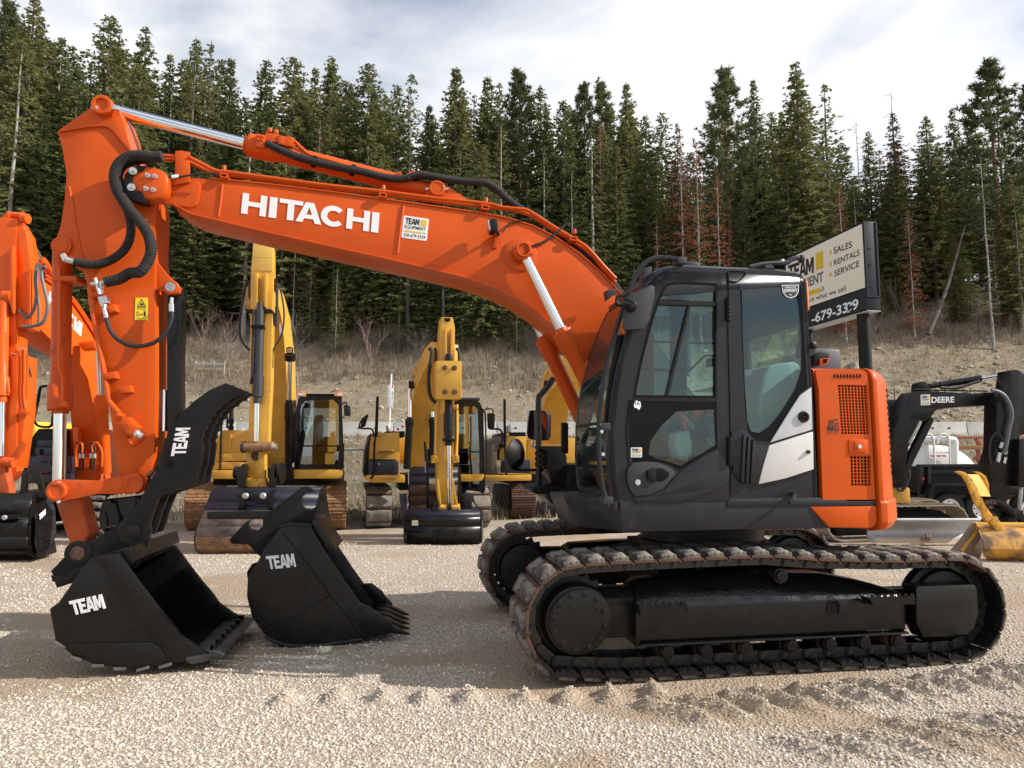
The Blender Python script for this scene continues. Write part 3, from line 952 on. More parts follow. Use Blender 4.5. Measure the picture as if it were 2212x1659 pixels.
# centre frame and slewing ring
mb = MB()
for sg in (-1, 1):
    for s0, s1 in ((.62, .28), (-.62, -.28)):
        mb.loft([[M(s0 - .16, sg * .86, .36), M(s0 + .16, sg * .86, .36), M(s0 + .14, sg * .86, .58), M(s0 - .14, sg * .86, .58)],
                 [M(s1 - .22, sg * .30, .46), M(s1 + .22, sg * .30, .46), M(s1 + .2, sg * .30, .76), M(s1 - .2, sg * .30, .76)]])
mb.box(M(0, 0, .62), 1.1, .8, .30, 0, (HF, HL, UZ))
mb.build('centre_frame', BLACK_SATIN, EX, .012)
MB().lathe(M(0, 0, .74), UZ, [(0, .56), (.05, .56), (.06, .53), (.17, .53), (.18, .57), (.25, .57)], 48).build('slewing_ring', STEEL_DARK, EX)

# ---------------------------------------------------------------- revolving deck, skirt, counterweight
Zd0 = .985
def deckp(pts, z):
    return [M(s, t, z) for s, t in pts]
a0 = st(hm('R6', 1300, 60, 1.205)); a1 = st(hm('R6', 1330, 268, 1.205))
skN = [(a0[0], 1.205), (-.60, 1.205)]
zt = st(hm('R5', 600, 1520, 1.205))[2]; zb = st(hm('R6', 1800, 260, 1.205))[2]
mb = MB()
# left skirt, front corner angled away
up = [(a0[0] + .02, 1.205), (a0[0] + .30, .72), (a0[0] + .30, .20), (a0[0] + .1, .12), (-.6, .12), (-.6, 1.205)]
lo = [(a1[0] + .02, 1.195), (a0[0] + .22, .74), (a0[0] + .22, .20), (a0[0] + .05, .12), (-.6, .12), (-.6, 1.195)]
mb.loft([deckp(lo, zb), deckp([((a + c) / 2 + .0, (b + d) / 2 + .004) for (a, b), (c, d) in zip(lo, up)], (zb + zt) / 2), deckp(up, zt)])
SK = mb.build('deck_skirt', GREY_SKIRT, EX, .012)
hp('skirt_panel', 'R7', [(550, 70), (1066, 62), (1072, 180), (1045, 226), (1010, 238), (700, 232)], 1.215, 1.02, ORANGE, None, .012)
hp('skirt_strip', 'R5', [(1200, 1530), (2040, 1526), (2040, 1553), (1200, 1556)], 1.212, 1.15, GREY_CAB, None, .003)
# main deck plate and right-hand body
mb = MB()
mb.prism([M(s, t, zb + .03) for s, t in ((1.15, .3), (1.15, -.55), (.9, -1.2), (-.9, -1.18), (-.9, 1.1), (.6, 1.1))], UZ * .14)
mb.build('deck', BLACK_SATIN, EX, .01)

def arc_plan(r, t_near, s_flat, n=16, inset=0.0):
    """tail plan: from the near flat side round the tail to the far side"""
    P = [(s_flat, t_near - inset)]
    a_n = math.asin(min((t_near - inset) / (r - inset), .999))
    for k in range(n + 1):
        a = a_n - 2 * a_n * k / n
        P.append((-(r - inset) * math.cos(a), (r - inset) * math.sin(a)))
    P.append((s_flat, -t_near + inset))
    return P
ztop = st(hm('R5', 2040, 778, 1.10))[2]; zlow = st(hm('R7', 1150, 258, 1.15))[2]
cw_s = st(hm('R5', 2035, 1100, 1.20))[0] + .02
def cw_ring(inset, z, t=1.228, r=1.51):
    return [M(s, tt, z) for s, tt in arc_plan(r, t, cw_s, 22, inset)]
zmid = st(hm('R5', 2100, 1520, 1.18))[2]
mb = MB()
mb.loft([cw_ring(.0, zmid + .0), cw_ring(.0, zmid + .5), cw_ring(.004, ztop - .11), cw_ring(.02, ztop - .055), cw_ring(.05, ztop - .018), cw_ring(.10, ztop)])
CW = mb.build('counterweight', ORANGE, EX, 0.006, smooth=40)
mb = MB()
mb.loft([cw_ring(.10, zlow), cw_ring(.03, zlow + .02, 1.24, 1.53), cw_ring(.0, zlow + .07, 1.24, 1.53), cw_ring(.0, zmid - .02, 1.24, 1.53), cw_ring(.012, zmid, 1.24, 1.53)])
mb.build('counterweight_base', ORANGE, CW, 0.006, smooth=40)
# tail grille slots wrapped on the tail
mb = MB()
for k in range(15):
    z = zmid + .18 + .046 * k
    pts = [(1.5112, rad(43 - 2.2 * j)) for j in range(5)]
    lo = [M(-r * math.cos(a), r * math.sin(a), z) for r, a in pts]
    hi = [M(-r * math.cos(a), r * math.sin(a), z + .030) for r, a in pts]
    mb.loft([lo, hi], 0, False, False)
mb.build('tail_grille', BLACK_MATT, CW, 0)
# engine door with two grilles (near side)
door = [(1697, 800), (1712, 784), (1800, 778), (1960, 782), (1986, 800), (1998, 860), (2018, 1200), (2036, 1518), (1738, 1520), (1730, 1300), (1716, 900)]
g1 = [(1822, 868), (1986, 872), (2002, 1150), (1842, 1150)]
g2 = [(1892, 1272), (2008, 1272), (2010, 1442), (1898, 1442)]
mb = MB().prism(H('R5', door, 1.205), HL * -.05, 0, [H('R5', g1, 1.205), H('R5', g2, 1.205)])
ED = mb.build('engine_door', ORANGE, EX, 0)
def grille(q, cols, rows, name):
    P = H('R5', q, 1.203)      # tl tr br bl
    mb = MB()
    w = .0055
    for i in range(cols + 1):
        f = i / cols
        mb.bar(P[0].lerp(P[1], f) - HL * .006, P[3].lerp(P[2], f) - HL * .006, w, .008, 0, HF)
    for j in range(rows + 1):
        f = j / rows
        mb.bar(P[0].lerp(P[3], f) - HL * .006, P[1].lerp(P[2], f) - HL * .006, .008, w, 0)
    mb.build(name, ORANGE, ED, 0)
grille(g1, 9, 17, 'grille'); grille(g2, 6, 9, 'grille')
mb = MB().prism(H('R5', [(1800, 850), (2010, 850), (2030, 1470), (1830, 1470)], 1.13), HL * -.02)
mb.build('grille_dark_backing', BLACK_MATT, ED)  # matt black sheet, its colour supplies the dark seen through the grilles
# top of the engine cover, curving back from the door
mb = MB()
sA = st(hm('R5', 1700, 790, 1.2))[0]; sB = st(hm('R5', 1990, 790, 1.2))[0]; zA = st(hm('R5', 1850, 780, 1.2))[2]
mb.loft([[M(sA, 1.19, zA - .05), M(sB, 1.19, zA - .05)], [M(sA, 1.15, zA + .0), M(sB, 1.15, zA + .0)], [M(sA, 1.05, zA + .02), M(sB, 1.05, zA + .02)], [M(sA, -1.1, zA + .02), M(sB, -1.1, zA + .02)]], 0, False, False)
mb.build('engine_cover', ORANGE, EX, 0)
mb = MB()
for k in range(9):
    a = hm('R5', 1790 + 18 * k, 786, 1.19); b = hm('R5', 1806 + 18 * k, 828, 1.205)
    mb.bar(a + HL * .002, b + HL * .004, .010, .008, 0, HL)
mb.build('cover_slots', BLACK_MATT, EX, 0)
hp('door_latch', 'R5', [(1886, 1178), (1996, 1178), (2000, 1264), (1888, 1264)], 1.213, 1.19, ORANGE, ED, .006)
hp('door_latch', 'R5', [(1918, 1186), (1986, 1186), (1988, 1250), (1922, 1250)], 1.222, 1.20, ORANGE, ED, .008)
c = hm('R5', 1944, 1218, 1.222); MB().cyl(c, c + HL * .008, .016, seg=16).build('lock', ZINC, ED)
mb = MB()
put_text(mb, 'JC', hm('R5', 1768, 1104, 1.2085), hm('R5', 1826, 1100, 1.2085), hm('R5', 1768, 1066, 1.2085), 0, .03)
put_text(mb, 'MG', hm('R5', 1766, 1132, 1.2085), hm('R5', 1830, 1128, 1.2085), hm('R5', 1766, 1100, 1.2085), 0, .03)
put_text(mb, 'Japan Construction', hm('R5', 1766, 1142, 1.2085), hm('R5', 1830, 1138, 1.2085), hm('R5', 1766, 1134, 1.2085), 0, .01)
put_text(mb, 'Machinery Dealer', hm('R5', 1768, 1151, 1.2085), hm('R5', 1828, 1147, 1.2085), hm('R5', 1768, 1143, 1.2085), 0, .01)
mb.build('lettering', DECAL_BLACK, ED, 0, smooth=0)
# grey hood and camera behind the cab, further across the deck
mb = MB().prism(H('R5', [(1690, 660), (1835, 668), (1848, 790), (1690, 790)], .35), HL * -1.0)
mb.build('hood', mat('slate_hood_paint', (.085, .09, .105), .45, var=.06), EX, .02)
mb = MB().prism(H('R5', [(1690, 700), (1718, 682), (1774, 684), (1778, 716), (1722, 760), (1690, 764)], .80), HL * -.14, 0)
CB = mb.build('rear_camera_box', BLACK_SATIN, EX, .01)
hp('camera_cap', 'R5', [(1722, 722), (1778, 716), (1762, 752), (1722, 762)], .815, .80, ORANGE, CB, .004)
hp('camera_lens', 'R5', [(1742, 724), (1768, 722), (1760, 744), (1744, 746)], .822, .81, BLACK_GLOSS, CB, .002)
# far-side bodywork: tanks, tool box, boom foot cheeks
mb = MB()
mb.box(M(-.15, -.85, 1.55), 1.0, .62, .95, 0, (HF, HL, UZ))
mb.box(M(-.5, -.1, 1.45), .7, .9, .75, 0, (HF, HL, UZ))
mb.build('tank_cover', ORANGE_WORN, EX, .03)
mb = MB()
mb.box(M(.80, -.80, 1.22), .55, .60, .42, 0, (HF, HL, UZ))
mb.build('tool_box', BLACK_SATIN, EX, .03)
for t in (-.33, .33):
    mb = MB().prism([M(s, t, z) for s, z in ((.55, 1.12), (.50, 1.35), (.30, 1.72), (.10, 1.75), (-.1, 1.6), (-.25, 1.12))], HL * -.05)
    mb.build('boom_bracket', ORANGE_WORN, EX, .01)

# ---------------------------------------------------------------- boom
TB = .15       # near face of the boom
BW = .40       # its width
TM = TB - BW / 2
boom_top = [(362, 380), (455, 387), (575, 398.5), (735, 418.5), (880, 438.5), (1030, 460), (1100, 473), (1150, 489), (1200, 514), (1250, 548), (1300, 592), (1345, 640), (1400, 715), (1470, 820), (1515, 880)]
boom_bot = [(1470, 935), (1380, 860), (1300, 800), (1262, 770), (1235, 742), (1200, 706), (1160, 673), (1110, 640), (1060, 616), (1000, 597), (900, 573), (780, 546), (600, 506), (452, 471)]
tip = [(415, 462), (352, 428)]
outl = boom_top + boom_bot + tip
side = H('p', outl, TB)
mb = MB()
mb.prism(side, HL * -.014)
mb.prism([p - HL * (BW - .014) for p in side], HL * -.014)
# top and bottom plates, a little proud of the sides
def ribbon(pts, t0, t1, th, name, m, parent):
    P = H('p', pts, TB); rings = []
    for i, p in enumerate(P):
        a, b = P[max(i - 1, 0)], P[min(i + 1, len(P) - 1)]
        n = (b - a).cross(HL).normalized()
        if n.z < 0: n = -n
        q0 = p - HL * (TB - t0); q1 = p - HL * (TB - t1)
        rings.append([q0 + n * th, q1 + n * th, q1, q0])
    mb.loft(rings, m)
ribbon(boom_top[1:], TB + .012, TB - BW - .012, .012, 'top', 0, None)
bb = [(x, y) for x, y in boom_bot[:]] + [(415, 462), (375, 440)]
ribbon([(x, y) for x, y in bb], TB + .03, TB - BW - .03, -.014, 'bottom', 0, None)
BOOM = mb.build('boom', ORANGE, EX, .003)
# weld seams and end plate
for p in ([(1176, 560), (1158, 690), (1143, 830)], [(152, 440), (143, 530), (130, 625)]):
    MB().tube(H('R4', p, TB + .002), .011, 6).build('weld_seam', ORANGE, BOOM)
hp('tip_plate', 'R1', [(1145, 1015), (1320, 1040), (1480, 1062), (1520, 1045), (1545, 1000), (1562, 890), (1540, 848), (1480, 838), (1300, 850), (1180, 900)], TB + .022, TB - .01, ORANGE, BOOM, .012)
# the pivot cover at the boom tip: rounded orange cap with a black guard
def oval(view, cx, cy, rx, ry, rot, n, t, pw=2.4):
    P = []
    for k in range(n):
        a = 2 * PI * k / n
        c, s = math.cos(a), math.sin(a)
        x = rx * math.copysign(abs(c) ** (2 / pw), c); y = ry * math.copysign(abs(s) ** (2 / pw), s)
        P.append((cx + x * math.cos(rot) - y * math.sin(rot), cy + x * math.sin(rot) + y * math.cos(rot)))
    return H(view, P, t)
mb = MB()
o1 = oval('R1', 1150, 868, 158, 130, .12, 36, TB + .12)
mb.loft([[p - HL * .11 for p in o1], [p - HL * .03 for p in o1], [p - HL * .008 + (sum(o1, Vector()) / 36 - p) * .05 for p in o1], [p + (sum(o1, Vector()) / 36 - p) * .13 for p in o1]])
CAP = mb.build('pivot_cover', ORANGE, BOOM, 0, smooth=50)
gp = [(1130, 736), (1080, 733), (1010, 752), (972, 800), (955, 862), (965, 930), (995, 985), (1050, 1010), (1145, 1025), (1120, 980), (1105, 935), (1055, 925), (1024, 875), (1030, 825), (1065, 790), (1112, 772)]
mb = MB().prism(H('R1', gp, TB + .13), HL * -.10)
mb.build('pivot_guard', BLACK_SATIN, BOOM, .006)
mb = MB()
for x, y, r in ((1037, 780, .030), (1025, 906, .030), (1152, 815, .018), (1209, 822, .018), (1139, 917, .018), (1196, 927, .018)):
    c = hm('R1', x, y, TB + .12 + (.012 if r > .02 else 0))
    mb.cyl(c, c + HL * .012, r, seg=14); mb.cyl(c + HL * .012, c + HL * .04, r * .55, seg=6)
mb.build('bolts', ZINC, CAP)
# boom lettering and dealer sticker
mb = MB()
t = TB + .003
block_word(mb, 'HITACHI', HIT_SPANS, hm('R4', 257, 603, t), hm('R4', 1033, 714, t), hm('R4', 268, 487, t), HL * .0015)
mb.build('maker_lettering', WHITE, BOOM, 0, smooth=0)

def dealer_sticker(name, bl, br, tl, n, parent, plate=WHITE, small=False):
    """white sticker: team / equipment, yellow square and bar, phone number; n points out of the surface"""
    bl, br, tl, n = Vector(bl), Vector(br), Vector(tl), Vector(n).normalized()
    U, W = br - bl, tl - bl
    def P(x, y, k=1): return bl + U * x + W * y + n * (.0012 * k)
    mb = MB()
    r = .04
    mb.prism([P(x, y, 1) for x, y in ((r, 0), (1 - r, 0), (1, r), (1, 1 - r), (1 - r, 1), (r, 1), (0, 1 - r), (0, r))], n * -.003, 0)
    e = n * .0006
    block_word(mb, 'TEAM', TEAM_SPANS, P(.08, .64, 2), P(.64, .64, 2), P(.08, .92, 2), e, 1)
    mb.prism([P(.70, .64, 2), P(.92, .64, 2), P(.92, .92, 2), P(.70, .92, 2)], e, 2)
    put_text(mb, 'EQUIPMENT', P(.08, .41, 2), P(.92, .41, 2), P(.08, .59, 2), 1, .015)
    mb.prism([P(.08, .29, 2), P(.78, .29, 2), P(.78, .36, 2), P(.08, .36, 2)], e, 2)
    put_text(mb, '.CA', P(.80, .28, 2), P(.92, .28, 2), P(.80, .37, 2), 1, .01)
    put_text(mb, '250-679-3339', P(.07, .07, 2), P(.93, .07, 2), P(.07, .22, 2), 1, .012)
    return mb.build(name, [plate, DECAL_BLACK, DECAL_YEL], parent, 0, smooth=0)
t = TB + .002
dealer_sticker('dealer_sticker', hm('R4', 1164, 740, t), hm('R4', 1307, 760, t), hm('R4', 1178, 615, t), HL, BOOM)

# boom cylinder pin boss and ring plate
cb = hm('R4', 1866, 802, TB + .15)
c0 = hm('R4', 1842, 838, TB)
mb = MB().lathe(hm('R4', 1836, 838, TB), HL, [(-.01, .145), (.010, .145), (.014, .135), (.014, .02)], 40)
mb.build('boss_plate', ORANGE, BOOM)
pinc = hm('R4', 1836, 838, TB)
mb = MB().cyl(pinc, pinc + HL * .16, .062, seg=24)
mb.lathe(pinc + HL * .16, HL, [(0, .062), (.01, .062), (.01, .05), (-.002, .048)], 24)
mb.cyl(pinc + HL * .02, pinc + HL * .12, .075, seg=24)
for k in (-1, 1):
    c = pinc + HL * .13 + (HF * -.066 * k + UZ * -.02 * k)
    mb.bar(pinc + HL * .13, c + (c - pinc - HL * .13) * .35, .02, .02)
mb.build('cylinder_pin', ORANGE, BOOM, .003)

def cylinder(name, p0, p1, r_rod, r_bar, split, m_bar=None, parent=None, head=1.28, gland=.5, eye=None, seg=24, rod_m=None, clevis=None):
    """hydraulic ram from the rod end p0 to the barrel end p1; split = share of the length that is bare rod"""
    m_bar = ORANGE if m_bar is None else m_bar
    parent = EX if parent is None else parent
    p0, p1 = Vector(p0), Vector(p1); L = (p1 - p0).length; a = (p1 - p0).normalized()
    ls = L * split
    mb = MB()
    hl = r_bar * 2.6
    mb.lathe(p0 + a * ls, a, [(-r_bar * gland, r_rod * 1.25), (-r_bar * gland, r_bar * .86), (0, r_bar * .86), (0, r_bar * head), (hl * .32, r_bar * head), (hl * .34, r_bar * head * .985), (hl, r_bar * head * .985), (hl * 1.18, r_bar), (L - ls - r_bar * .2, r_bar), (L - ls, r_bar * .8)], seg)
    n = 12
    s = a.orthogonal().normalized(); t = a.cross(s)
    for k in range(n):
        q = 2 * PI * k / n
        c = p0 + a * ls + (s * math.cos(q) + t * math.sin(q)) * r_bar * head * .88
        mb.cyl(c - a * .012, c + a * .01, r_bar * .11, seg=6)
    b = mb.build(name, m_bar, parent, 0)
    MB().cyl(p0, p0 + a * (ls + .02), r_rod, seg=seg).build('rod', CHROME if rod_m is None else rod_m, b)
    return b
ne = pinc + HL * .09
fe = pinc - HL * (BW + .09)
dn = hm('R5', 262, 570, TB + .09); df = hm('R5', 160, 612, TB - BW - .09)
nb = st(hm('R5', 262, 570, TB + .09))
dirn = (dn - ne).normalized()
foot_n = ne + dirn * 1.62
cyl_n = cylinder('boom_cylinder', ne, foot_n, .043, .066, (dn - ne).length / 1.62)
dirf = (df - fe).normalized()
foot_f = fe + dirf * 1.62
cyl_f = cylinder('boom_cylinder', fe, foot_f, .043, .066, (df - fe).length / 1.62)
for e_, c_ in ((ne, cyl_n), (fe, cyl_f)):
    MB().cyl(e_ - HL * .045, e_ + HL * .045, .082, seg=24).build('rod_eye', ORANGE, c_, .004)

# arm cylinder along the top of the boom
q0 = hm('R1', 850, 300, TM); q1 = hm('R4', 300, 247, TM); q2 = hm('R4', 1345, 482, TM)
L_ = (q2 - q0).length
ARMC = cylinder('arm_cylinder', q0, q2, .052, .078, ((q1 - q0).dot((q2 - q0).normalized())) / L_)
mb = MB()
for vx in [(345, 150, 395, 230, .07), (395, 145, 470, 200, .05), (470, 158, 505, 215, .06), (505, 175, 555, 225, .05)]:
    P = H('R4', [(vx[0], vx[1]), (vx[2], vx[1] + 10), (vx[2] - 6, vx[3]), (vx[0] - 6, vx[3] - 6)], vx[4])
    mb.prism(P, HL * -2 * vx[4])
for x, y in ((355, 165), (380, 170), (352, 185), (376, 190)):
    c = hm('R4', x, y, .07); mb.cyl(c, c + HL * .012, .012, seg=8)
for x, y in ((420, 145), (455, 155), (515, 205)):
    c = hm('R4', x, y, .03); mb.cyl(c, c + UZ * .035, .02, seg=8)
mb.build('valve_block', ORANGE, ARMC, .008)
MB().tube(H('R4', [(505, 180), (545, 185), (600, 235), (650, 275), (760, 305), (880, 340), (1000, 370), (1130, 392), (1200, 400)], .02), .016, 8).build('pipe', ORANGE, ARMC)
MB().tube(H('R4', [(1190, 400), (1215, 378), (1250, 372), (1310, 380)], .04), .016, 8).build('pipe', ORANGE, ARMC)
hp('pipe_clamp', 'R4', [(1138, 366), (1166, 366), (1166, 396), (1138, 392)], .04, -.02, ORANGE, ARMC, .004)
# lugs that carry the arm cylinder
for t in (.06, -.13):
    hp('cylinder_lug', 'R4', [(1290, 505), (1330, 440), (1375, 425), (1420, 445), (1550, 530), (1545, 545), (1290, 520)], t, t - .035, ORANGE, BOOM, .006)
c = hm('R4', 1364, 472, .06)
mb = MB().lathe(c, HL, [(0, .068), (.05, .068), (.055, .062), (.055, .05), (.05, .048)], 28); mb.build('lug_boss', ORANGE, BOOM)
mb = MB()
for d in (-1, 1):
    mb.cyl(c + HL * .03 + HF * .06 * d, c + HL * .03 + HF * .10 * d - UZ * .008 * d, .012, seg=6)
mb.build('bolts', ZINC, BOOM)
# boom pipes
def pl(view, pts, t): return H(view, pts, t)
MB().tube([hm('R1', 1250, 658, .16), hm('R1', 1400, 668, .16), hm('R1', 1490, 682, .16), hm('R1', 1640, 760, .16), hm('R1', 1720, 785, .16)] + pl('R4', [(160, 368), (400, 400), (700, 440), (1060, 480), (1350, 517), (1640, 548), (1740, 570), (1860, 582), (1900, 600), (2010, 670), (2110, 730), (2212, 795)], .16) + pl('p', [(1300, 570), (1330, 602)], .16), .0175, 8).build('boom_pipe', ORANGE, BOOM)
MB().tube([hm('R1', 1250, 690, .11), hm('R1', 1400, 692, .11), hm('R1', 1480, 712, .11), hm('R1', 1620, 780, .11), hm('R1', 1700, 800, .11)] + pl('R4', [(160, 384), (400, 414), (700, 455), (1060, 497), (1350, 535), (1640, 568), (1860, 602), (2010, 690), (2212, 815)], .11) + pl('p', [(1300, 578), (1330, 610)], .11), .015, 8).build('boom_pipe', ORANGE, BOOM)
for v, x, y in (('R4', 160, 385), ('R4', 1060, 495), ('R4', 1640, 565), ('R4', 2140, 742)):
    P = H(v, [(x - 22, y - 14), (x + 22, y - 8), (x + 20, y + 18), (x - 24, y + 12)], .19)
    Pi = H(v, [(x - 14, y - 5), (x + 14, y - 1), (x + 12, y + 11), (x - 16, y + 6)], .19)
    mb = MB().prism(P, HL * -.12, 0, [Pi]); c = hm(v, x + 2, y - 26, .15); mb.cyl(c, c + UZ * .035, .018, seg=6)
    mb.build('pipe_clamp', ORANGE, BOOM, 0)
hp('pipe_bracket', 'R1', [(1362, 620), (1408, 616), (1472, 628), (1474, 655), (1425, 690), (1470, 700), (1470, 860), (1355, 885), (1362, 700)], .20, .17, ORANGE, BOOM, .004)
MB().tube(H('R1', [(1290, 822), (1380, 825), (1500, 805), (1600, 795), (1690, 803)], .235), .008, 6).build('cable', HOSE, BOOM)
hp('cable_connector', 'R1', [(1330, 806), (1385, 802), (1385, 825), (1332, 832)], .245, .23, WHITE, BOOM, .003)
MB().tube(H('R4', [(1900, 790), (1980, 760), (2050, 705), (2090, 668), (2110, 660), (2105, 675)], TB + .02), .010, 6).build('cable', HOSE, BOOM)
MB().tube(H('R4', [(1720, 745), (1735, 715), (1770, 665), (1830, 645), (1880, 634), (1900, 638)], TB + .015), .007, 6).build('cable', HOSE, BOOM)
# work light on the boom
hp('light_bracket', 'R4', [(1680, 800), (1706, 797), (1712, 770), (1738, 745), (1742, 712), (1690, 718), (1688, 760)], TB + .03, TB, ORANGE, BOOM, .003)
mb = MB().prism(H('R4', [(1655, 645), (1668, 632), (1695, 628), (1708, 640), (1714, 685), (1700, 702), (1672, 704), (1664, 690)], TB + .19), HL * -.13, 0)
WLT = mb.build('work_light', BLACK_SATIN, BOOM, .014)
mb = MB().prism(H('R4', [(1653, 646), (1666, 638), (1678, 688), (1666, 698)], TB + .188), HL * -.10); mb.build('lens', LENS, WLT, .004)
MB().bar(hm('R4', 1700, 700, TB + .12), hm('R4', 1715, 722, TB + .03), .02, .02).build('light_stem', BLACK_SATIN, WLT)
# sleeved hoses running from the arm cylinder over the boom
for dt, r in ((.05, .030), (0.0, .034), (-.06, .03)):
    dy = dt * 160
    MB().tube(H('R4', [(400, 205), (470, 240), (580, 285), (700, 318), (820, 345), (880, 355), (960, 372), (1060, 398), (1130, 408), (1190, 405), (1260, 385), (1340, 395), (1450, 415), (1560, 425), (1640, 432), (1700, 465), (1770, 528), (1850, 585), (1930, 625), (2020, 690), (2110, 760), (2212, 850)], .02 + dt) + H('p', [(1310, 595), (1345, 640)], .02 + dt), r, 10, ribs=.07, sub=8).build('sleeved_hose', SLEEVE, BOOM)
mb = MB()
for x, y in ((660, 307), (880, 356), (1240, 390), (1580, 430), (1870, 595)):
    c = hm('R4', x, y, .02); c2 = hm('R4', x + 22, y + 8, .02); mb.cyl(c, c2, .050, seg=12)
mb.build('hose_ties', BLACK_MATT, BOOM)

# ---------------------------------------------------------------- arm
TA = .125
AW = .35
armL = [('R1', 445, 465), ('R1', 770, 235), ('R1', 805, 224), ('R1', 840, 226), ('R1', 885, 252), ('R1', 925, 305), ('R1', 965, 420), ('R1', 1015, 600), ('R1', 1085, 730), ('R1', 1165, 880), ('R1', 1205, 1000), ('R1', 1208, 1400),
        ('R2', 1206, 100), ('R2', 1212, 500), ('R2', 1214, 1000), ('R2', 1200, 1480), ('R2', 1165, 1580), ('R2', 1100, 1640), ('R2', 1010, 1659), ('R2', 928, 1640),
        ('R2', 905, 1480), ('R2', 850, 1100), ('R2', 760, 600), ('R2', 690, 200), ('R2', 640, 10), ('R1', 600, 1540), ('R1', 545, 1470), ('R1', 480, 1420), ('R1', 432, 1405), ('R1', 414, 1372), ('R1', 428, 1318), ('R1', 470, 1200), ('R1', 500, 1000), ('R1', 515, 800), ('R1', 482, 600)]
armP = [hm(v, x, y, TA) for v, x, y in armL]
mb = MB().prism(armP, HL * -AW)
ARM = mb.build('arm', ORANGE, EX, .008)
# raised doubler on the arm face and the upper side plates
dbl = [('R1', 455, 470), ('R1', 580, 450), ('R1', 700, 432), ('R1', 800, 425), ('R1', 840, 435), ('R1', 880, 470), ('R1', 1020, 640), ('R1', 1090, 735), ('R1', 1080, 728), ('R1', 1015, 600), ('R1', 965, 420), ('R1', 925, 305), ('R1', 885, 252), ('R1', 840, 226), ('R1', 805, 224), ('R1', 770, 235)]
mb = MB().prism([hm(v, x, y, TA + .018) for v, x, y in dbl], HL * -.03)
mb.build('cheek_plate', ORANGE, ARM, .006)
mb = MB().tube([hm(v, x, y, TA + .002) for v, x, y in (('R1', 540, 900), ('R1', 580, 1150), ('R1', 625, 1400), ('R1', 660, 1530))], .010, 6)
mb.build('weld_seam', ORANGE, ARM)
c = hm('R1', 812, 285, TA + .018)
mb = MB().lathe(c, HL, [(0, .078), (.055, .078), (.06, .072), (.06, .052), (.045, .05)], 32); mb.build('pin_boss', ORANGE, ARM)
mb = MB()
for x, y in ((742, 290), (890, 287), (905, 290)):
    q = hm('R1', x, y, TA + .05); mb.box(q, .05, .03, .03, 0, (HF, HL, UZ))
mb.build('bolts', ZINC, ARM, .004)
c = hm('R1', 488, 1366, TA)
mb = MB().lathe(c, HL, [(0, .072), (.03, .072), (.034, .066), (.034, .053)], 32); mb.lathe(c + HL * .028, HL, [(0, .05), (.012, .05)], 32)
mb.build('pin_boss', ORANGE, ARM)
# arm pipes, valves, clamps on the near face
MB().tube(H('R2', [(700, 160), (712, 260), (735, 420), (775, 640), (815, 860), (845, 1030), (870, 1075), (930, 1145)], TA + .05), .021, 10).build('arm_pipe', ORANGE, ARM)
MB().tube(H('R2', [(985, 1320), (1000, 1360), (1030, 1383), (1060, 1380), (1110, 1330), (1150, 1290)], TA + .004), .012, 8).build('weld_seam', ORANGE, ARM)
for pts in ([(785, 830), (893, 812), (905, 868), (805, 878)], [(918, 932), (1010, 922), (1020, 975), (925, 988)], [(836, 295), (890, 290), (903, 345), (845, 358)], [(680, 205), (755, 195), (765, 228), (690, 238)]):
    hp('pipe_clamp', 'R2', pts, TA + .075, TA - .01, ORANGE, ARM, .006)
mb = MB()
for x, y in ((960, 958), (830, 848), (850, 322), (715, 215)):
    q = hm('R2', x, y, TA + .075); mb.cyl(q, q + HL * .008, .014, seg=12)
mb.build('clamp_bolts', ORANGE, ARM)
hp('valve_block', 'R2', [(925, 1210), (985, 1165), (1075, 1250), (1015, 1310), (985, 1300), (920, 1230)], TA + .10, TA - .01, ORANGE, ARM, .008)
c = hm('R2', 990, 1232, TA + .10); MB().lathe(c, HL, [(0, .028), (.008, .028), (.008, .018), (.014, .016), (.014, .008), (.006, .006)], 18).build('valve_cap', ORANGE, ARM)
MB().cyl(hm('R2', 915, 1160, TA + .05), hm('R2', 965, 1175, TA + .05), .034, seg=6).build('pipe_nut', ORANGE, ARM)
mb = MB()
c0_, c1_ = hm('R2', 1030, 1275, TA + .06), hm('R2', 1080, 1305, TA + .06)
a_ = (c1_ - c0_); mb.lathe(c0_, a_, [(0, .034), (.02, .034), (.02, .026), (.035, .026), (.035, .032), (.05, .032), (.05, .022), (.085, .022)], 10)
mb.build('coupling', ZINC, ARM)
# shut-off valve and hose on the arm
mb = MB()
mb.cyl(hm('R2', 705, 137, TA + .07), hm('R2', 812, 125, TA + .07), .017, seg=8)
mb.cyl(hm('R2', 785, 130, TA + .07), hm('R2', 790, 215, TA + .07), .017, seg=8)
mb.prism(H('R2', [(757, 235), (825, 222), (838, 280), (775, 292)], TA + .10), HL * -.06)
mb.cyl(hm('R2', 800, 285, TA + .07), hm('R2', 810, 315, TA + .07), .024, seg=8)
mb.cyl(hm('R2', 810, 312, TA + .07), hm('R2', 827, 402, TA + .07), .017, seg=8)
mb.cyl(hm('R2', 808, 120, TA + .07), hm('R2', 822, 118, TA + .07), .024, seg=6)
mb.build('shutoff_valve', ZINC, ARM, .003)
MB().tube(H('R2', [(775, 215), (760, 160), (740, 90)], TA + .125), .011, 8).build('valve_lever', ZINC, ARM)
MB().tube(H('R2', [(825, 400), (860, 500), (930, 575), (1030, 615), (1140, 610), (1230, 570), (1300, 490), (1335, 400), (1335, 345)], TA + .08), .0165, 10).build('hose', HOSE, ARM)
mb = MB(); mb.cyl(hm('R2', 1334, 350, TA + .08), hm('R2', 1332, 290, TA + .08), .019, seg=8); mb.cyl(hm('R2', 1332, 292, TA + .08), hm('R2', 1335, 245, TA + .06), .015, seg=8)
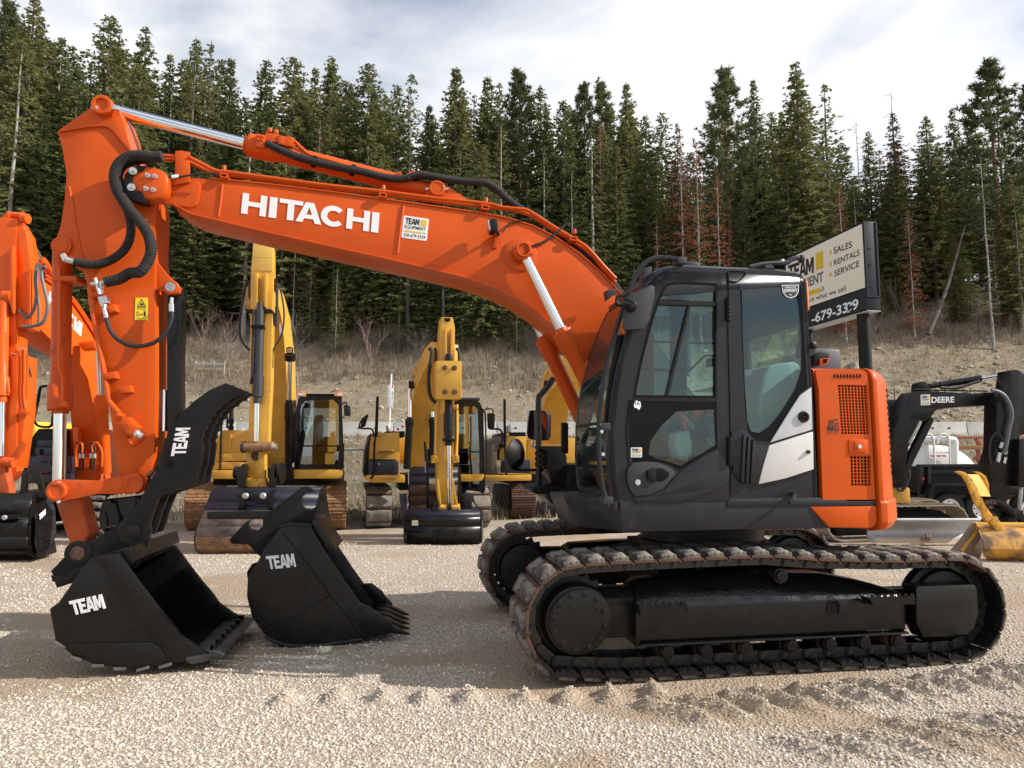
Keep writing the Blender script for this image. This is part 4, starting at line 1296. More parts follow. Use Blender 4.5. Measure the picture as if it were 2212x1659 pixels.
mb.build('hose_fitting', ZINC, ARM)
# big sleeved hoses looping from the boom pipes down the arm
MB().tube(H('R1', [(1265, 665), (1180, 668), (1090, 655), (1010, 665), (940, 705), (900, 770), (893, 850), (915, 930), (955, 1000), (1010, 1080), (1070, 1150), (1130, 1230), (1165, 1310), (1175, 1400), (1150, 1480), (1090, 1560)], TA + .16) + H('R2', [(1010, 50), (930, 95), (818, 122)], TA + .11), .041, 12, ribs=.05, sub=9).build('sleeved_hose', SLEEVE, ARM)
MB().tube(H('R1', [(1250, 680), (1100, 690), (980, 720), (920, 800), (930, 900), (965, 1000), (1000, 1100), (1020, 1200), (1010, 1300), (965, 1390), (880, 1460), (780, 1500), (680, 1502), (585, 1485)], TA + .09), .033, 12, ribs=.09, sub=11).build('sleeved_hose', SLEEVE, ARM)
mb = MB(); mb.cyl(hm('R1', 585, 1484, TA + .09), hm('R1', 520, 1466, TA + .08), .024, seg=8); mb.cyl(hm('R1', 515, 1475, TA + .08), hm('R1', 492, 1430, TA + .07), .022, seg=8)
mb.build('hose_fitting', ZINC, ARM)
MB().tube([hm('R1', 1260, 1310, -.2), hm('R1', 1300, 1400, -.22), hm('R1', 1310, 1480, -.22), hm('R1', 1280, 1560, -.2)], .03, 8).build('sleeved_hose', SLEEVE, ARM)
# warning sticker
t = TA + .0025
q = lambda x, y, k=0: hm('R2', x, y, t + k)
mb = MB().prism([q(1047, 412), q(1150, 417), q(1152, 242), q(1053, 240)], HL * .001, 0)
k1 = .0022
mb.prism([q(1066, 310, k1), q(1136, 312, k1), q(1102, 250, k1)], HL * .0004, 1, [[q(1074, 305, k1), q(1128, 307, k1), q(1102, 260, k1)]])
mb.prism([q(1088, 300, k1), q(1118, 300, k1), q(1112, 285, k1), q(1096, 283, k1)], HL * .0004, 1)
for y in (318, 330, 405):
    mb.prism([q(1066, y, k1), q(1136, y + 2, k1), q(1136, y - 1, k1), q(1066, y - 3, k1)], HL * .0004, 1)
mb.prism([q(1062, 385, k1), q(1080, 386, k1), q(1081, 350, k1), q(1063, 349, k1)], HL * .0004, 1, [[q(1065, 382, k1), q(1077, 383, k1), q(1078, 353, k1), q(1066, 352, k1)]])
mb.prism([q(1085, 372, k1), q(1092, 364, k1), q(1092, 370, k1), q(1104, 370, k1), q(1104, 364, k1), q(1112, 372, k1), q(1104, 380, k1), q(1104, 374, k1), q(1092, 374, k1), q(1092, 380, k1)], HL * .0004, 1)
mb.prism([q(1119, 388, k1), q(1124, 388, k1), q(1126, 370, k1), q(1128, 388, k1), q(1133, 388, k1), q(1134, 352, k1), q(1118, 352, k1)], HL * .0004, 1)
mb.prism([q(1122, 349, k1), q(1130, 349, k1), q(1130, 340, k1), q(1122, 340, k1)], HL * .0004, 1)
mb.build('warning_sticker', [DECAL_WARN, DECAL_BLACK], ARM, 0, smooth=0)
# bucket cylinder on the front of the arm
b0 = hm('R1', 488, 1366, TM); b1 = hm('A6', 762, 465, TM)
Lb = (b0 - b1).length
sp = (hm('R2', 523, 1110, 0) - b1).length / Lb
BC = cylinder('bucket_cylinder', b1, b0, .045, .070, sp, ORANGE_WORN)
MB().tube(H('R2', [(462, 0), (465, 300), (462, 700), (468, 800), (490, 880), (488, 1050), (485, 1090)], .08), .016, 8).build('pipe', ORANGE, BC)
hp('pipe_clamp', 'R2', [(395, 65), (470, 75), (530, 68), (595, 78), (592, 112), (400, 105)], .095, -.09, ORANGE, BC, .005)
hp('pipe_flange', 'R2', [(455, 1045), (520, 1045), (520, 1090), (455, 1090)], .10, .05, ORANGE, BC, .004)

# ---------------------------------------------------------------- bucket linkage
def link_bar(name, view, a, b, t0, w, ra, rb, m, parent, waist=.6):
    """flat link with rounded ends between two pixel points"""
    A, B = hm(view, *a, t0), hm(view, *b, t0)
    d = (B - A).normalized(); n = d.cross(HL)
    P = []
    for k in range(13):
        q = PI / 2 + PI * k / 12
        P.append(A + (d * math.cos(q) + n * math.sin(q)) * ra)
    P.append(A.lerp(B, .5) - n * min(ra, rb) * waist)
    for k in range(13):
        q = -PI / 2 + PI * k / 12
        P.append(B + (d * math.cos(q) + n * math.sin(q)) * rb)
    P.append(A.lerp(B, .5) + n * min(ra, rb) * waist)
    return MB().prism(P, HL * -w).build(name, m, parent, .006)
for t in (.175, -.21):
    link_bar('idler_link', 'A6', (750, 465), (1752, 370), t, .045, .085, .080, ORANGE_DUST if t < 0 else ORANGE_WORN, EX, .62)
for (x, y) in ((750, 465), (1752, 370)):
    mb = MB()
    c = hm('A6', x, y, .175)
    mb.lathe(c, HL, [(0, .070), (.03, .070), (.034, .064), (.034, .046), (.028, .045)], 28, 0)
    mb.cyl(c - HL * .43, c + HL * .02, .045, seg=20, m=1)
    mb.build('link_pin', [ORANGE_WORN, RUST], EX, .003)
mb = MB()
for x, y in ((762, 372), (762, 585), (1748, 285), (1756, 475)):
    q = hm('A6', x, y, .185); mb.cyl(q - UZ * .02, q + UZ * .02, .014, seg=6)
mb.build('bolts', ZINC, EX)
# bucket link: wide box member down to the bucket
LKP = [(690, 530), (1000, 500), (1062, 620), (1158, 1040), (1035, 1240), (905, 1180), (840, 1000), (740, 700)]
mb = MB().prism(H('A6', LKP, .06), HL * -.20)
mb.build('bucket_link', ORANGE_DUST, EX, .03, segs=3)

# ---------------------------------------------------------------- bucket
TBK = .54
BK = None
side = [(80, 930), (128, 895), (175, 830), (215, 770), (260, 700), (318, 640), (360, 632), (470, 616), (520, 690), (600, 800), (700, 930), (770, 1010), (820, 1080), (920, 1150), (1000, 1192), (985, 1203), (855, 1228), (790, 1232), (740, 1245), (600, 1262), (450, 1262), (320, 1240), (205, 1190), (112, 1105), (95, 1010)]
sp_near = H('R3', side, TBK)
mb = MB().prism(sp_near, HL * -.03)
BK = mb.build('bucket', BLACK, EX, .004)
mb = MB().prism([p - HL * (2 * TBK) for p in sp_near], HL * .03)
mb.build('side_plate', BLACK, BK, .004)
# curved back shell between the side plates
back = [(985, 1203), (855, 1226), (740, 1243), (600, 1256), (450, 1256), (320, 1234), (205, 1184), (116, 1100), (99, 1010), (130, 905), (178, 832), (262, 702), (322, 646), (366, 638)]
B0 = H('R3', back, TBK - .02)
ctr = sum(B0, Vector()) / len(B0)
mb = MB()
rings = []
for p in B0:
    d = (ctr - p).normalized() * .02
    rings.append([p, p + d, p + d - HL * (2 * TBK - .04), p - HL * (2 * TBK - .04)])
mb.loft(rings)
mb.build('shell', BLACK, BK, 0, smooth=40)
# upper beam
mb = MB().prism(H('R3', [(330, 636), (470, 616), (528, 692), (500, 710), (470, 690), (360, 680)], TBK - .02), HL * -(2 * TBK - .04))
mb.build('top_beam', BLACK, BK, .01)
hp('torsion_tube', 'R3', [(415, 612), (545, 575), (565, 655), (530, 690), (470, 618)], .50, -.50, BLACK, BK, .006)
# rim doubler along the opening, and wear pieces
hp('rim_strip', 'R3', [(318, 640), (470, 616), (600, 800), (700, 930), (820, 1082), (728, 1142), (560, 930), (350, 668)], TBK + .012, TBK - .001, BLACK, BK, .004)
hp('side_wear_plate', 'R3', [(185, 1128), (655, 1118), (690, 1135), (735, 1200), (700, 1238), (560, 1256), (430, 1250), (300, 1215)], TBK + .012, TBK - .001, BLACK, BK, .005)
mb = MB()
for x, y in ((135, 1128), (230, 1205), (355, 1245), (480, 1262), (610, 1262), (735, 1245)):
    c = hm('R3', x, y + 4, TBK)
    x2 = hm('R3', x + 34, y + (24 if x < 200 else 14 if x < 300 else 4 if x < 550 else -6), TBK)
    mb.bar(c - (x2 - c) - HL * .05, x2 - HL * .05, .14, .02)
mb.build('heel_pads', mat('scraped_pad_steel', (.16, .15, .14), .45, metal=.6, var=.4, vscale=12), BK, .003)
# cutting edge
e0 = hm('R3', 990, 1205, TBK); e1 = hm('R3', 885, 1245, TBK)
mb = MB()
pe = [hm('R3', 850, 1205, TBK + .01), hm('R3', 1000, 1182, TBK + .01), hm('R3', 1062, 1196, TBK + .01), hm('R3', 1055, 1205, TBK + .01), hm('R3', 885, 1246, TBK + .01), hm('R3', 850, 1228, TBK + .01)]
mb.prism(pe, HL * -(2 * TBK + .02))
CE = mb.build('cutting_edge', mat('worn_black_edge', (0.06, 0.06, 0.06), 0.35, metal=0.4, var=0.5, vscale=9, dust=(0.2, 0.18, 0.14), dust_amt=0.1), BK, .004)
mb = MB()
for k in range(7):
    c = hm('R3', 985, 1180, TBK) - HL * (.10 + .147 * k)
    mb.cyl(c - UZ * .01, c + UZ * .035, .024, seg=6)
mb.build('edge_bolts', BLACK, CE)
mb = MB()
block_word(mb, 'TEAM', TEAM_SPANS, hm('R3', 215, 965, TBK + .003), hm('R3', 398, 925, TBK + .003), hm('R3', 192, 886, TBK + .003), HL * .012)
mb.build('dealer_letters', WHITE_RAISED, BK, 0, smooth=0)
# ear plates carrying the pins
ear = [(85, 716), (122, 680), (185, 612), (205, 580), (250, 560), (330, 535), (430, 478), (490, 430), (520, 412), (575, 420), (630, 450), (650, 500), (640, 560), (610, 640), (560, 700), (470, 700), (360, 660), (300, 680), (215, 782), (120, 812), (105, 772), (180, 745), (170, 738), (100, 745)]
for t in (.255, -.21):
    hp('ear_plate', 'R3', ear, t, t - .045, BLACK_SATIN, BK, .005)
mb = MB()
c = hm('R3', 564, 488, .262); mb.lathe(c, HL, [(-.02, .115), (.015, .115), (.02, .108), (.02, .06)], 36); mb.cyl(c, c + HL * .05, .050, seg=28)
mb.cyl(c - HL * .53, c, .05, seg=20)
mb.build('pin_collar', BLACK, BK, .004)
c = hm('R3', 240, 614, .258)
mb = MB().lathe(c, HL, [(-.01, .088), (.014, .088), (.016, .082), (.016, .05)], 32); mb.build('pin_collar', BLACK_SATIN, BK)
mb = MB().cyl(c - HL * .5, c + HL * .018, .050, seg=28); mb.build('pin', RUST, BK, .004)
hp('coupler_wedge', 'R3', [(84, 742), (165, 738), (182, 752), (150, 772), (96, 778)], .14, -.14, STEEL_DARK, BK, .004)

# ---------------------------------------------------------------- thumb and its ram
th_out = [('R3', 520, 470), ('R3', 515, 430), ('R3', 560, 360), ('R3', 640, 225), ('R3', 695, 125), ('R2', 1155, 1640), ('R2', 1235, 1530), ('R2', 1285, 1340), ('R2', 1400, 1150), ('R2', 1500, 1052), ('R2', 1620, 965), ('R2', 1755, 905), ('R2', 1890, 958)]
teeth = []
ser = [(1890, 970), (1830, 1010), (1762, 1058), (1705, 1105), (1665, 1158), (1632, 1210), (1608, 1262), (1590, 1318), (1578, 1380)]
for i in range(len(ser) - 1):
    (x0_, y0_), (x1_, y1_) = ser[i], ser[i + 1]
    teeth += [('R2', x0_, y0_), ('R2', (x0_ * .7 + x1_ * .3) - 14, (y0_ * .7 + y1_ * .3) - 4), ('R2', (x0_ * .35 + x1_ * .65) - 14, (y0_ * .35 + y1_ * .65) - 4)]
th_low = [('R2', 1578, 1380), ('R2', 1555, 1560), ('R3', 925, 120), ('R3', 905, 225), ('R3', 835, 250), ('R3', 730, 285), ('R3', 700, 300), ('R3', 660, 400), ('R3', 640, 470), ('R3', 620, 520), ('R3', 560, 545)]
thp = th_out + teeth + th_low
THB = None
for t in (.30, .10, -.08):
    P = [hm(v, x, y, .30) - HL * (.30 - t) for v, x, y in thp]
    o = MB().prism(P, HL * -.032).build('thumb' if THB is None else 'thumb_plate', BLACK_SATIN, EX if THB is None else THB, .004)
    if THB is None: THB = o
mb = MB()
P = [hm(v, x, y, .27) for v, x, y in (('R2', 1440, 1180), ('R2', 1620, 1030), ('R2', 1760, 960), ('R2', 1780, 975), ('R2', 1640, 1050), ('R2', 1470, 1200))]
mb.prism(P, HL * -.33)
P = [hm(v, x, y, .27) for v, x, y in (('R2', 1440, 1659), ('R2', 1475, 1480), ('R2', 1530, 1380), ('R2', 1555, 1390), ('R2', 1540, 1500), ('R2', 1500, 1659), ('R3', 835, 235))]
mb.prism(P, HL * -.33)
mb.build('cross_plate', BLACK, THB, .004)
c = hm('R2', 1325, 1532, .302)
MB().lathe(c, HL, [(-.012, .030), (.001, .030), (.001, .0295)], 24).build('pin_hole_dark_disc', BLACK_MATT, THB)  # solid disc, matt black colour stands in for the dark of an open hole
mb = MB()
block_word(mb, 'TEAM', TEAM_SPANS, hm('R2', 1440, 1470, .303), hm('R2', 1480, 1252, .303), hm('R2', 1330, 1472, .303), HL * .006)
mb.build('dealer_letters', WHITE_RAISED, THB, 0, smooth=0)
# ram: square sleeve with cast word, hung from an orange lug
for t in (.10, -.06):
    hp('thumb_lug', 'R2', [(1205, -60), (1250, 0), (1300, 60), (1370, 125), (1404, 165), (1395, 205), (1350, 222), (1300, 205), (1240, 185), (1205, 185)], t, t - .04, ORANGE, ARM, .005)
c = hm('R2', 1340, 168, .10); mb = MB().lathe(c, HL, [(0, .058), (.04, .058), (.045, .052), (.045, .04)], 28); mb.build('lug_boss', ORANGE, ARM)
MB().cyl(c - HL * .2, c + HL * .05, .038, seg=20).build('lug_pin', STEEL_WORN, ARM)
TR = hp('thumb_ram', 'R2', [(1300, 225), (1385, 215), (1412, 250), (1400, 700), (1402, 1130), (1380, 1160), (1345, 1260), (1298, 1330), (1294, 900), (1296, 500)], .075, -.075, BLACK, None, .012)
hp('ram_end', 'R2', [(1362, 145), (1412, 150), (1422, 230), (1412, 300), (1370, 300)], .04, -.06, STEEL_DARK, TR, .012)
mb = MB()
put_text(mb, 'RAVEN', hm('R2', 1352, 935, .077), hm('R2', 1352, 655, .077), hm('R2', 1312, 935, .077), 0, .012, lift=HL * .002)
mb.build('cast_lettering', STEEL_DARK, TR, 0, smooth=0)
MB().cyl(hm('R2', 1280, 960, -.03), hm('R2', 1275, 1280, -.03), .04, seg=16).build('ram_rod', CHROME, TR)
# ---------------------------------------------------------------- cab
TCN, TCF = 1.20, .27            # near and far side of the cab
CABW = TCN - TCF
def cb(pts, t=TCN): return H('B6', pts, t)
# outline of the side, front edge first
front_edge = [(268, 1472), (246, 1350), (238, 1200), (240, 1000), (256, 830), (290, 650), (338, 480), (396, 320), (452, 196), (515, 118), (590, 78)]
roof_edge = [(690, 64), (950, 78), (1240, 88), (1390, 108)]
rear_edge = [(1418, 160), (1432, 400), (1450, 700), (1466, 1000), (1480, 1250), (1488, 1466)]
outline = front_edge + roof_edge + rear_edge
w_up = [(388, 842), (884, 846), (886, 290), (888, 162), (660, 152), (600, 160), (560, 195), (528, 270), (478, 430), (434, 600), (405, 740)]
w_lo = [(362, 864), (884, 872), (888, 1150), (800, 1196), (712, 1252), (660, 1285), (600, 1250), (540, 1232), (470, 1228), (380, 1236), (358, 1120), (354, 980)]
w_re = [(1022, 160), (1062, 108), (1380, 128), (1404, 300), (1418, 480), (1440, 780), (1385, 820), (1310, 940), (1250, 1040), (1205, 1112), (1120, 1104), (1070, 1056), (1052, 900), (1034, 500)]
lo_clear = [(478, 1186), (486, 1110), (556, 1012), (645, 930), (868, 918), (880, 1130), (780, 1190), (672, 1255), (600, 1232), (520, 1212)]
re_clear = [(1034, 190), (1300, 178), (1352, 190), (1376, 300), (1392, 480), (1394, 680), (1352, 800), (1270, 930), (1200, 1020), (1140, 1058), (1090, 1050), (1068, 990), (1052, 760), (1040, 480)]
mb = MB().prism(cb(outline), HL * -.05, 0, [cb(w_up), cb(w_lo), cb(w_re)])
CAB = mb.build('cab', GREY_CAB, EX, 0)
# far side with one large opening
far_w = [(330, 1000), (900, 1000), (900, 160), (640, 150), (560, 195), (470, 430), (400, 700)]
far_w2 = [(1000, 1000), (1380, 1000), (1380, 190), (1010, 170)]
fo = [p - HL * CABW for p in cb(outline)]
MB().prism(fo, HL * .05, 0, [[p - HL * CABW for p in cb(far_w)], [p - HL * CABW for p in cb(far_w2)]]).build('side_panel', GREY_CAB, CAB, 0)
# roof
RP = cb([(452, 196), (515, 118), (590, 78), (690, 64), (950, 78), (1240, 88), (1390, 108), (1418, 160)])
rings = []
for t, up in ((0, -.03), (.02, .0), (.07, .035), (.14, .045), (CABW - .14, .045), (CABW - .07, .035), (CABW - .02, 0), (CABW, -.03)):
    rings.append([p - HL * t + UZ * (up * (0.3 if i in (0, 7) else 1)) for i, p in enumerate(RP)] + [RP[-1] - HL * t - UZ * .02 + HF * .05, RP[0] - HL * t - UZ * .05 - HF * .05])
MB().loft(rings).build('cab_roof', GREY_CAB, CAB, 0, smooth=50)
# rear wall, front pillars, header, sill
R0 = cb(rear_edge)
mb = MB()
lo_, hi_ = R0[3], R0[0]
mb.prism([R0[5], R0[3], R0[3] - HL * CABW, R0[5] - HL * CABW], HF * .04)
mb.prism([R0[1], R0[0], R0[0] - HL * CABW, R0[1] - HL * CABW], HF * .04)
for t in (0, CABW - .08):
    mb.prism([p - HL * t for p in (R0[3], R0[1], R0[1] - HL * .08, R0[3] - HL * .08)], HF * .04)
mb.build('rear_wall', GREY_CAB, CAB, .004)
FE = cb(front_edge)
def strip(P, t0, t1, th, k0=0, k1=None):
    rings = []
    P = P[k0:k1]
    for i, p in enumerate(P):
        a, b = P[max(i - 1, 0)], P[min(i + 1, len(P) - 1)]
        n = (b - a).cross(HL).normalized()
        if n.dot(HF) < 0: n = -n
        rings.append([p - HL * t0 + n * .004, p - HL * t1 + n * .004, p - HL * t1 - n * th, p - HL * t0 - n * th])
    return rings
for a, b in ((0, .055), (CABW - .055, CABW)):
    MB().loft(strip(FE, a, b, .05)).build('front_pillar', GREY_CAB, CAB, .006)
for p_, w_ in ((FE[0], .06), (FE[8], .05)):
    MB().bar(p_ - HL * .05 - HF * .03 + UZ * .03, p_ - HL * (CABW - .05) - HF * .03 + UZ * .03, .05, w_, 0).build('windscreen_frame', GREY_CAB, CAB, .006)
mid = FE[4].lerp(FE[3], .95)
MB().bar(mid - HL * .05, mid - HL * (CABW - .05), .03, .022).build('windscreen_bar', BLACK_SATIN, CAB, .004)
MB().bar(mid - HL * .05, mid - HL * .001, .02, .022).build('windscreen_bar', BLACK_SATIN, CAB, .004)
# panes
def pane(name, pts, t, parent=CAB, m=GLASS, th=.004):
    return MB().prism(cb(pts, t), HL * -th).build(name, m, parent, 0)
up_main = [(392, 836), (882, 842), (884, 298), (532, 290), (478, 430), (434, 600), (408, 740)]
up_top = [(545, 258), (882, 272), (884, 168), (660, 158), (604, 166), (566, 200)]
pane('window_pane', up_main, TCN - .02)
pane('window_pane', up_top, TCN - .016)
pane('window_pane', [(x, y) for x, y in lo_clear], TCN - .006)
pane('window_pane', re_clear, TCN - .006)
for k0, k1 in ((3, 9), (0, 5)):
    P = FE[k0:k1]
    rings = [[p - HL * .056 + HF * .001, p - HL * (CABW - .056) + HF * .001] for p in P]
    if k1 == 5: rings[-1] = [mid - HL * .056, mid - HL * (CABW - .056)]; rings = rings[:4] + [rings[-1]]
    if k0 == 3: rings[0] = [mid - HL * .056, mid - HL * (CABW - .056)]
    MB().loft(rings, 0, False, False).build('windscreen_pane', GLASS, CAB, 0, smooth=60)
MB().prism([p - HL * (CABW - .02) for p in cb(far_w)], HL * .003).build('window_pane', GLASS, CAB, 0)
MB().prism([p - HL * (CABW - .02) for p in cb(far_w2)], HL * .003).build('window_pane', GLASS, CAB, 0)
MB().prism([R0[3] - HL * .08, R0[1] - HL * .08, R0[1] - HL * (CABW - .08), R0[3] - HL * (CABW - .08)], HF * .003).build('window_pane', GLASS, CAB, 0)
# black printed borders of the lower and rear panes
MB().prism(cb([(x, y) for x, y in w_lo], TCN - .004), HL * -.006, 0, [cb(lo_clear, TCN - .004)]).build('glass_border', BLACK_GLOSS, CAB, 0)
MB().prism(cb([(x, y) for x, y in w_re], TCN - .004), HL * -.006, 0, [cb(re_clear, TCN - .004)]).build('glass_border', BLACK_GLOSS, CAB, 0)
# window rubber and sliding frames
mb = MB().prism(cb(w_up, TCN + .004), HL * -.03, 0, [cb([(400, 832), (874, 836), (876, 172), (660, 162), (606, 170), (572, 204), (540, 275), (490, 435), (446, 604), (416, 745)], TCN + .004)])
mb.build('window_seal', BLACK_MATT, CAB, 0)
mb = MB()
for pts in ([(532, 262), (886, 276), (886, 298), (526, 290)], [(718, 290), (732, 292), (596, 836), (580, 836)], [(386, 842), (886, 848), (888, 866), (384, 858)]):
    mb.prism(cb(pts, TCN + .002), HL * -.022)
mb.build('sliding_frame', BLACK_SATIN, CAB, 0)
mb = MB()
mb.tube(cb([(430, 512), (600, 515), (870, 524)], TCN - .06), .008, 6)
mb.tube(cb([(424, 678), (560, 682), (700, 686), (740, 668), (800, 610), (830, 596), (870, 598)], TCN - .06), .009, 6)
mb.build('guard_rail', BLACK_SATIN, CAB)
# door: seam, belt line, sculpted lower panel, hinges, handle
mb = MB()
for pts in ([(948, 94), (955, 160), (952, 420), (958, 700), (964, 1000), (962, 1120), (958, 1200), (966, 1290), (962, 1470)], [(960, 92), (1056, 100), (1010, 152), (958, 150)], [(362, 1250), (345, 1050), (362, 860)]):
    mb.tube(cb(pts, TCN + .001), .0045, 6, sub=4)
mb.build('door_seam', BLACK_MATT, CAB)
swoop = [(890, 1158), (930, 1200), (962, 1290), (962, 1466), (400, 1474), (372, 1440), (480, 1436), (570, 1400), (640, 1320), (700, 1268), (800, 1200)]
MB().prism(cb(swoop, TCN + .010), HL * -.012).build('door_panel', GREY_CAB, CAB, .006)
MB().prism(cb([(398, 1450), (700, 1420), (860, 1385), (958, 1330), (960, 1352), (870, 1410), (720, 1462), (640, 1472), (400, 1474)], TCN + .016), HL * -.010).build('door_panel', GREY_CAB, CAB, .006)
for y0, y1, x in ((248, 388, 955), (1082, 1254, 963)):
    mb = MB()
    n = 6
    for k in range(n):
        a = hm('B6', x, y0 + (y1 - y0) * k / n + 1, TCN + .016); b = hm('B6', x, y0 + (y1 - y0) * (k + 1) / n - 2, TCN + .016)
        mb.cyl(a, b, .016, seg=12)
    mb.bar(hm('B6', x, y0, TCN + .008), hm('B6', x, y1, TCN + .008), .036, .012, 0, HL)
    mb.build('hinge', BLACK_SATIN, CAB)
surround = [(352, 1270), (380, 1240), (450, 1230), (540, 1238), (610, 1268), (640, 1298), (620, 1330), (560, 1395), (480, 1432), (400, 1440), (362, 1400), (346, 1330)]
HS = MB().prism(cb(surround, TCN + .022), HL * -.02).build('handle_surround', PLASTIC, CAB, .012)
rim = [(462, 1284), (500, 1268), (560, 1270), (600, 1296), (598, 1320), (560, 1350), (500, 1352), (462, 1330)]
MB().prism(cb(rim, TCN + .0235), HL * -.004).build('handle_recess', BLACK_MATT, HS, .002)
MB().prism(cb([(468, 1282), (522, 1268), (526, 1356), (476, 1346)], TCN + .040), HL * -.016).build('door_handle', BLACK_SATIN, HS, .006)
c = hm('B6', 412, 1354, TCN + .022); MB().lathe(c, HL, [(0, .020), (.004, .020), (.004, .014), (.007, .013)], 20).build('key_lock', ZINC, HS)
# stickers on the door
dealer_sticker('dealer_sticker', hm('B6', 371, 1205, TCN + .001), hm('B6', 437, 1204, TCN + .001), hm('B6', 371, 1146, TCN + .001), HL, CAB)
mb = MB()
mb.prism(cb([(388, 890), (400, 864), (428, 872), (432, 900), (420, 922), (406, 910), (392, 908)], TCN + .0005), HL * .0005, 0)
put_text(mb, '1A', hm('B6', 398, 892, TCN + .0015), hm('B6', 424, 892, TCN + .0015), hm('B6', 398, 872, TCN + .0015), 1, .02)
mb.build('round_sticker', [WHITE, DECAL_BLACK], CAB, 0, smooth=0)
mb = MB().prism(cb([(1274, 174), (1376, 172), (1374, 215), (1360, 240), (1326, 253), (1296, 240), (1278, 215)], TCN + .0005), HL * .0006, 0)
mb.prism(cb([(1278, 178), (1372, 176), (1370, 213), (1357, 236), (1326, 248), (1299, 236), (1282, 213)], TCN + .0012), HL * .0004, 1)
put_text(mb, 'OPERATOR', hm('B6', 1292, 192, TCN + .002), hm('B6', 1360, 191, TCN + .002), hm('B6', 1292, 183, TCN + .002), 0, .02)
put_text(mb, 'SUPPORT', hm('B6', 1284, 217, TCN + .002), hm('B6', 1366, 215, TCN + .002), hm('B6', 1284, 203, TCN + .002), 0, .02)
mb.prism(cb([(1318, 236), (1326, 226), (1334, 236), (1326, 233)], TCN + .002), HL * .0004, 0)
mb.prism(cb([(1284, 198), (1368, 196), (1368, 199), (1284, 201)], TCN + .002), HL * .0004, 0)
mb.build('shield_sticker', [WHITE, DECAL_BLACK], CAB, 0, smooth=0)
# silver and grey rear quarter panels with vents
MB().prism(cb([(1452, 784), (1458, 1038), (1206, 1116), (1250, 1046), (1312, 945), (1385, 832)], TCN + .012), HL * -.014).build('quarter_panel', GREY_LIGHT, CAB, .004)
low = [(1200, 1134), (1462, 1050), (1466, 1276), (1300, 1330), (1136, 1366), (1165, 1250)]
MB().prism(cb(low, TCN + .022), HL * -.024).build('quarter_panel', SILVER, CAB, .006)
MB().prism(cb([(1045, 1040), (1075, 1062), (1120, 1128), (1205, 1132), (1168, 1250), (1136, 1368), (1020, 1340), (985, 1290), (972, 1046)], TCN + .016), HL * -.018).build('vent_panel', GREY_CAB, CAB, .006)
mb = MB()
for k in range(3):
    x = 1030 + 28 * k
    mb.prism(cb([(x + 16, 1068 + 14 * k), (x + 30, 1090 + 10 * k), (x + 20, 1366 - 4 * k), (x, 1340 + 8 * k)], TCN + .034), HL * -.02)
mb.build('vent_rib', GREY_CAB, CAB, .005)
c = hm('B6', 1402, 962, TCN + .012)
mb = MB().lathe(c, HL, [(0, .042), (.012, .042), (.016, .036), (.016, .026), (.006, .024)], 28); mb.box(c + HL * .014, .035, .012, .012, 0, (HF, HL, UZ))
mb.build('fuel_lock', BLACK_SATIN, CAB)
c = hm('B6', 1430, 1172, TCN + .022); MB().lathe(c, HL, [(-.002, .015), (.006, .015), (.02, .011), (.022, .004)], 16).build('bump_stop', PLASTIC, CAB)
c = hm('B6', 1335, 1425, TCN + .002); MB().tube([c, c + HL * .05 + HF * .01, c + HL * .09 + HF * .05 - UZ * .02, c + HL * .10 + HF * .09 - UZ * .05], .014, 8).build('tie_hook', GREY_CAB, CAB)
c = hm('B6', 1462, 535, TCN); MB().lathe(c, HL * 1 - HF * .5, [(-.01, .03), (.012, .03), (.02, .02), (.022, .004)], 16).build('door_catch', BLACK_SATIN, CAB)
MB().prism(cb([(1418, 128), (1432, 150), (1442, 320), (1430, 330)], TCN - .05), HL * -.06).build('rear_lamp', AMBER, CAB, .01)
# lower cab plate at the front
MB().prism([FE[0] + UZ * .0, FE[0] - HL * CABW, FE[0] - HL * CABW - UZ * .06, FE[0] - UZ * .06], HF * -.03).build('front_sill', GREY_SKIRT, CAB, .004)
mb = MB()
for k in range(4):
    c = FE[0] - HL * (.1 + .25 * k) - UZ * .03
    mb.cyl(c, c + HF * .01, .016, seg=10)
mb.build('bolts', ZINC, CAB)
# grab rail up the near front corner, bolted at foot and roof
gr = [(235, 1464), (215, 1440), (192, 1330), (178, 1150), (180, 1000), (200, 800), (235, 620), (285, 440), (335, 280), (370, 190), (410, 100), (460, 40), (520, 14), (600, 12), (660, 22)]
MB().tube(H('B6', gr, TCN + .05), .018, 10).build('grab_rail', GREY_CAB, CAB)
for x, y in ((672, 28), (215, 1020), (232, 1462)):
    c = hm('B6', x, y, TCN + .05); MB().box(c - HL * .03, .07, .10, .05, 0, (HF, HL, UZ)).build('rail_bracket', PLASTIC, CAB, .006)
mb = MB()
for x, y in ((195, 1010), (195, 1050), (202, 1186)):
    c = hm('B6', x, y, TCN + .055); mb.cyl(c, c + HL * .012, .013, seg=8)
mb.build('bolts', ZINC, CAB)
# guide rail beside the pillar, wiper
MB().tube(H('B6', [(318, 470), (290, 590), (262, 720), (245, 860)], TCN - .06) , .014, 8).build('guide_rail', BLACK_SATIN, CAB)
MB().prism(H('B6', [(290, 470), (320, 476), (296, 600), (262, 740), (240, 900), (228, 1000), (212, 1000), (224, 860), (250, 690)], TCN - .03), HL * -.03).build('pillar_trim', BLACK_SATIN, CAB, .004)
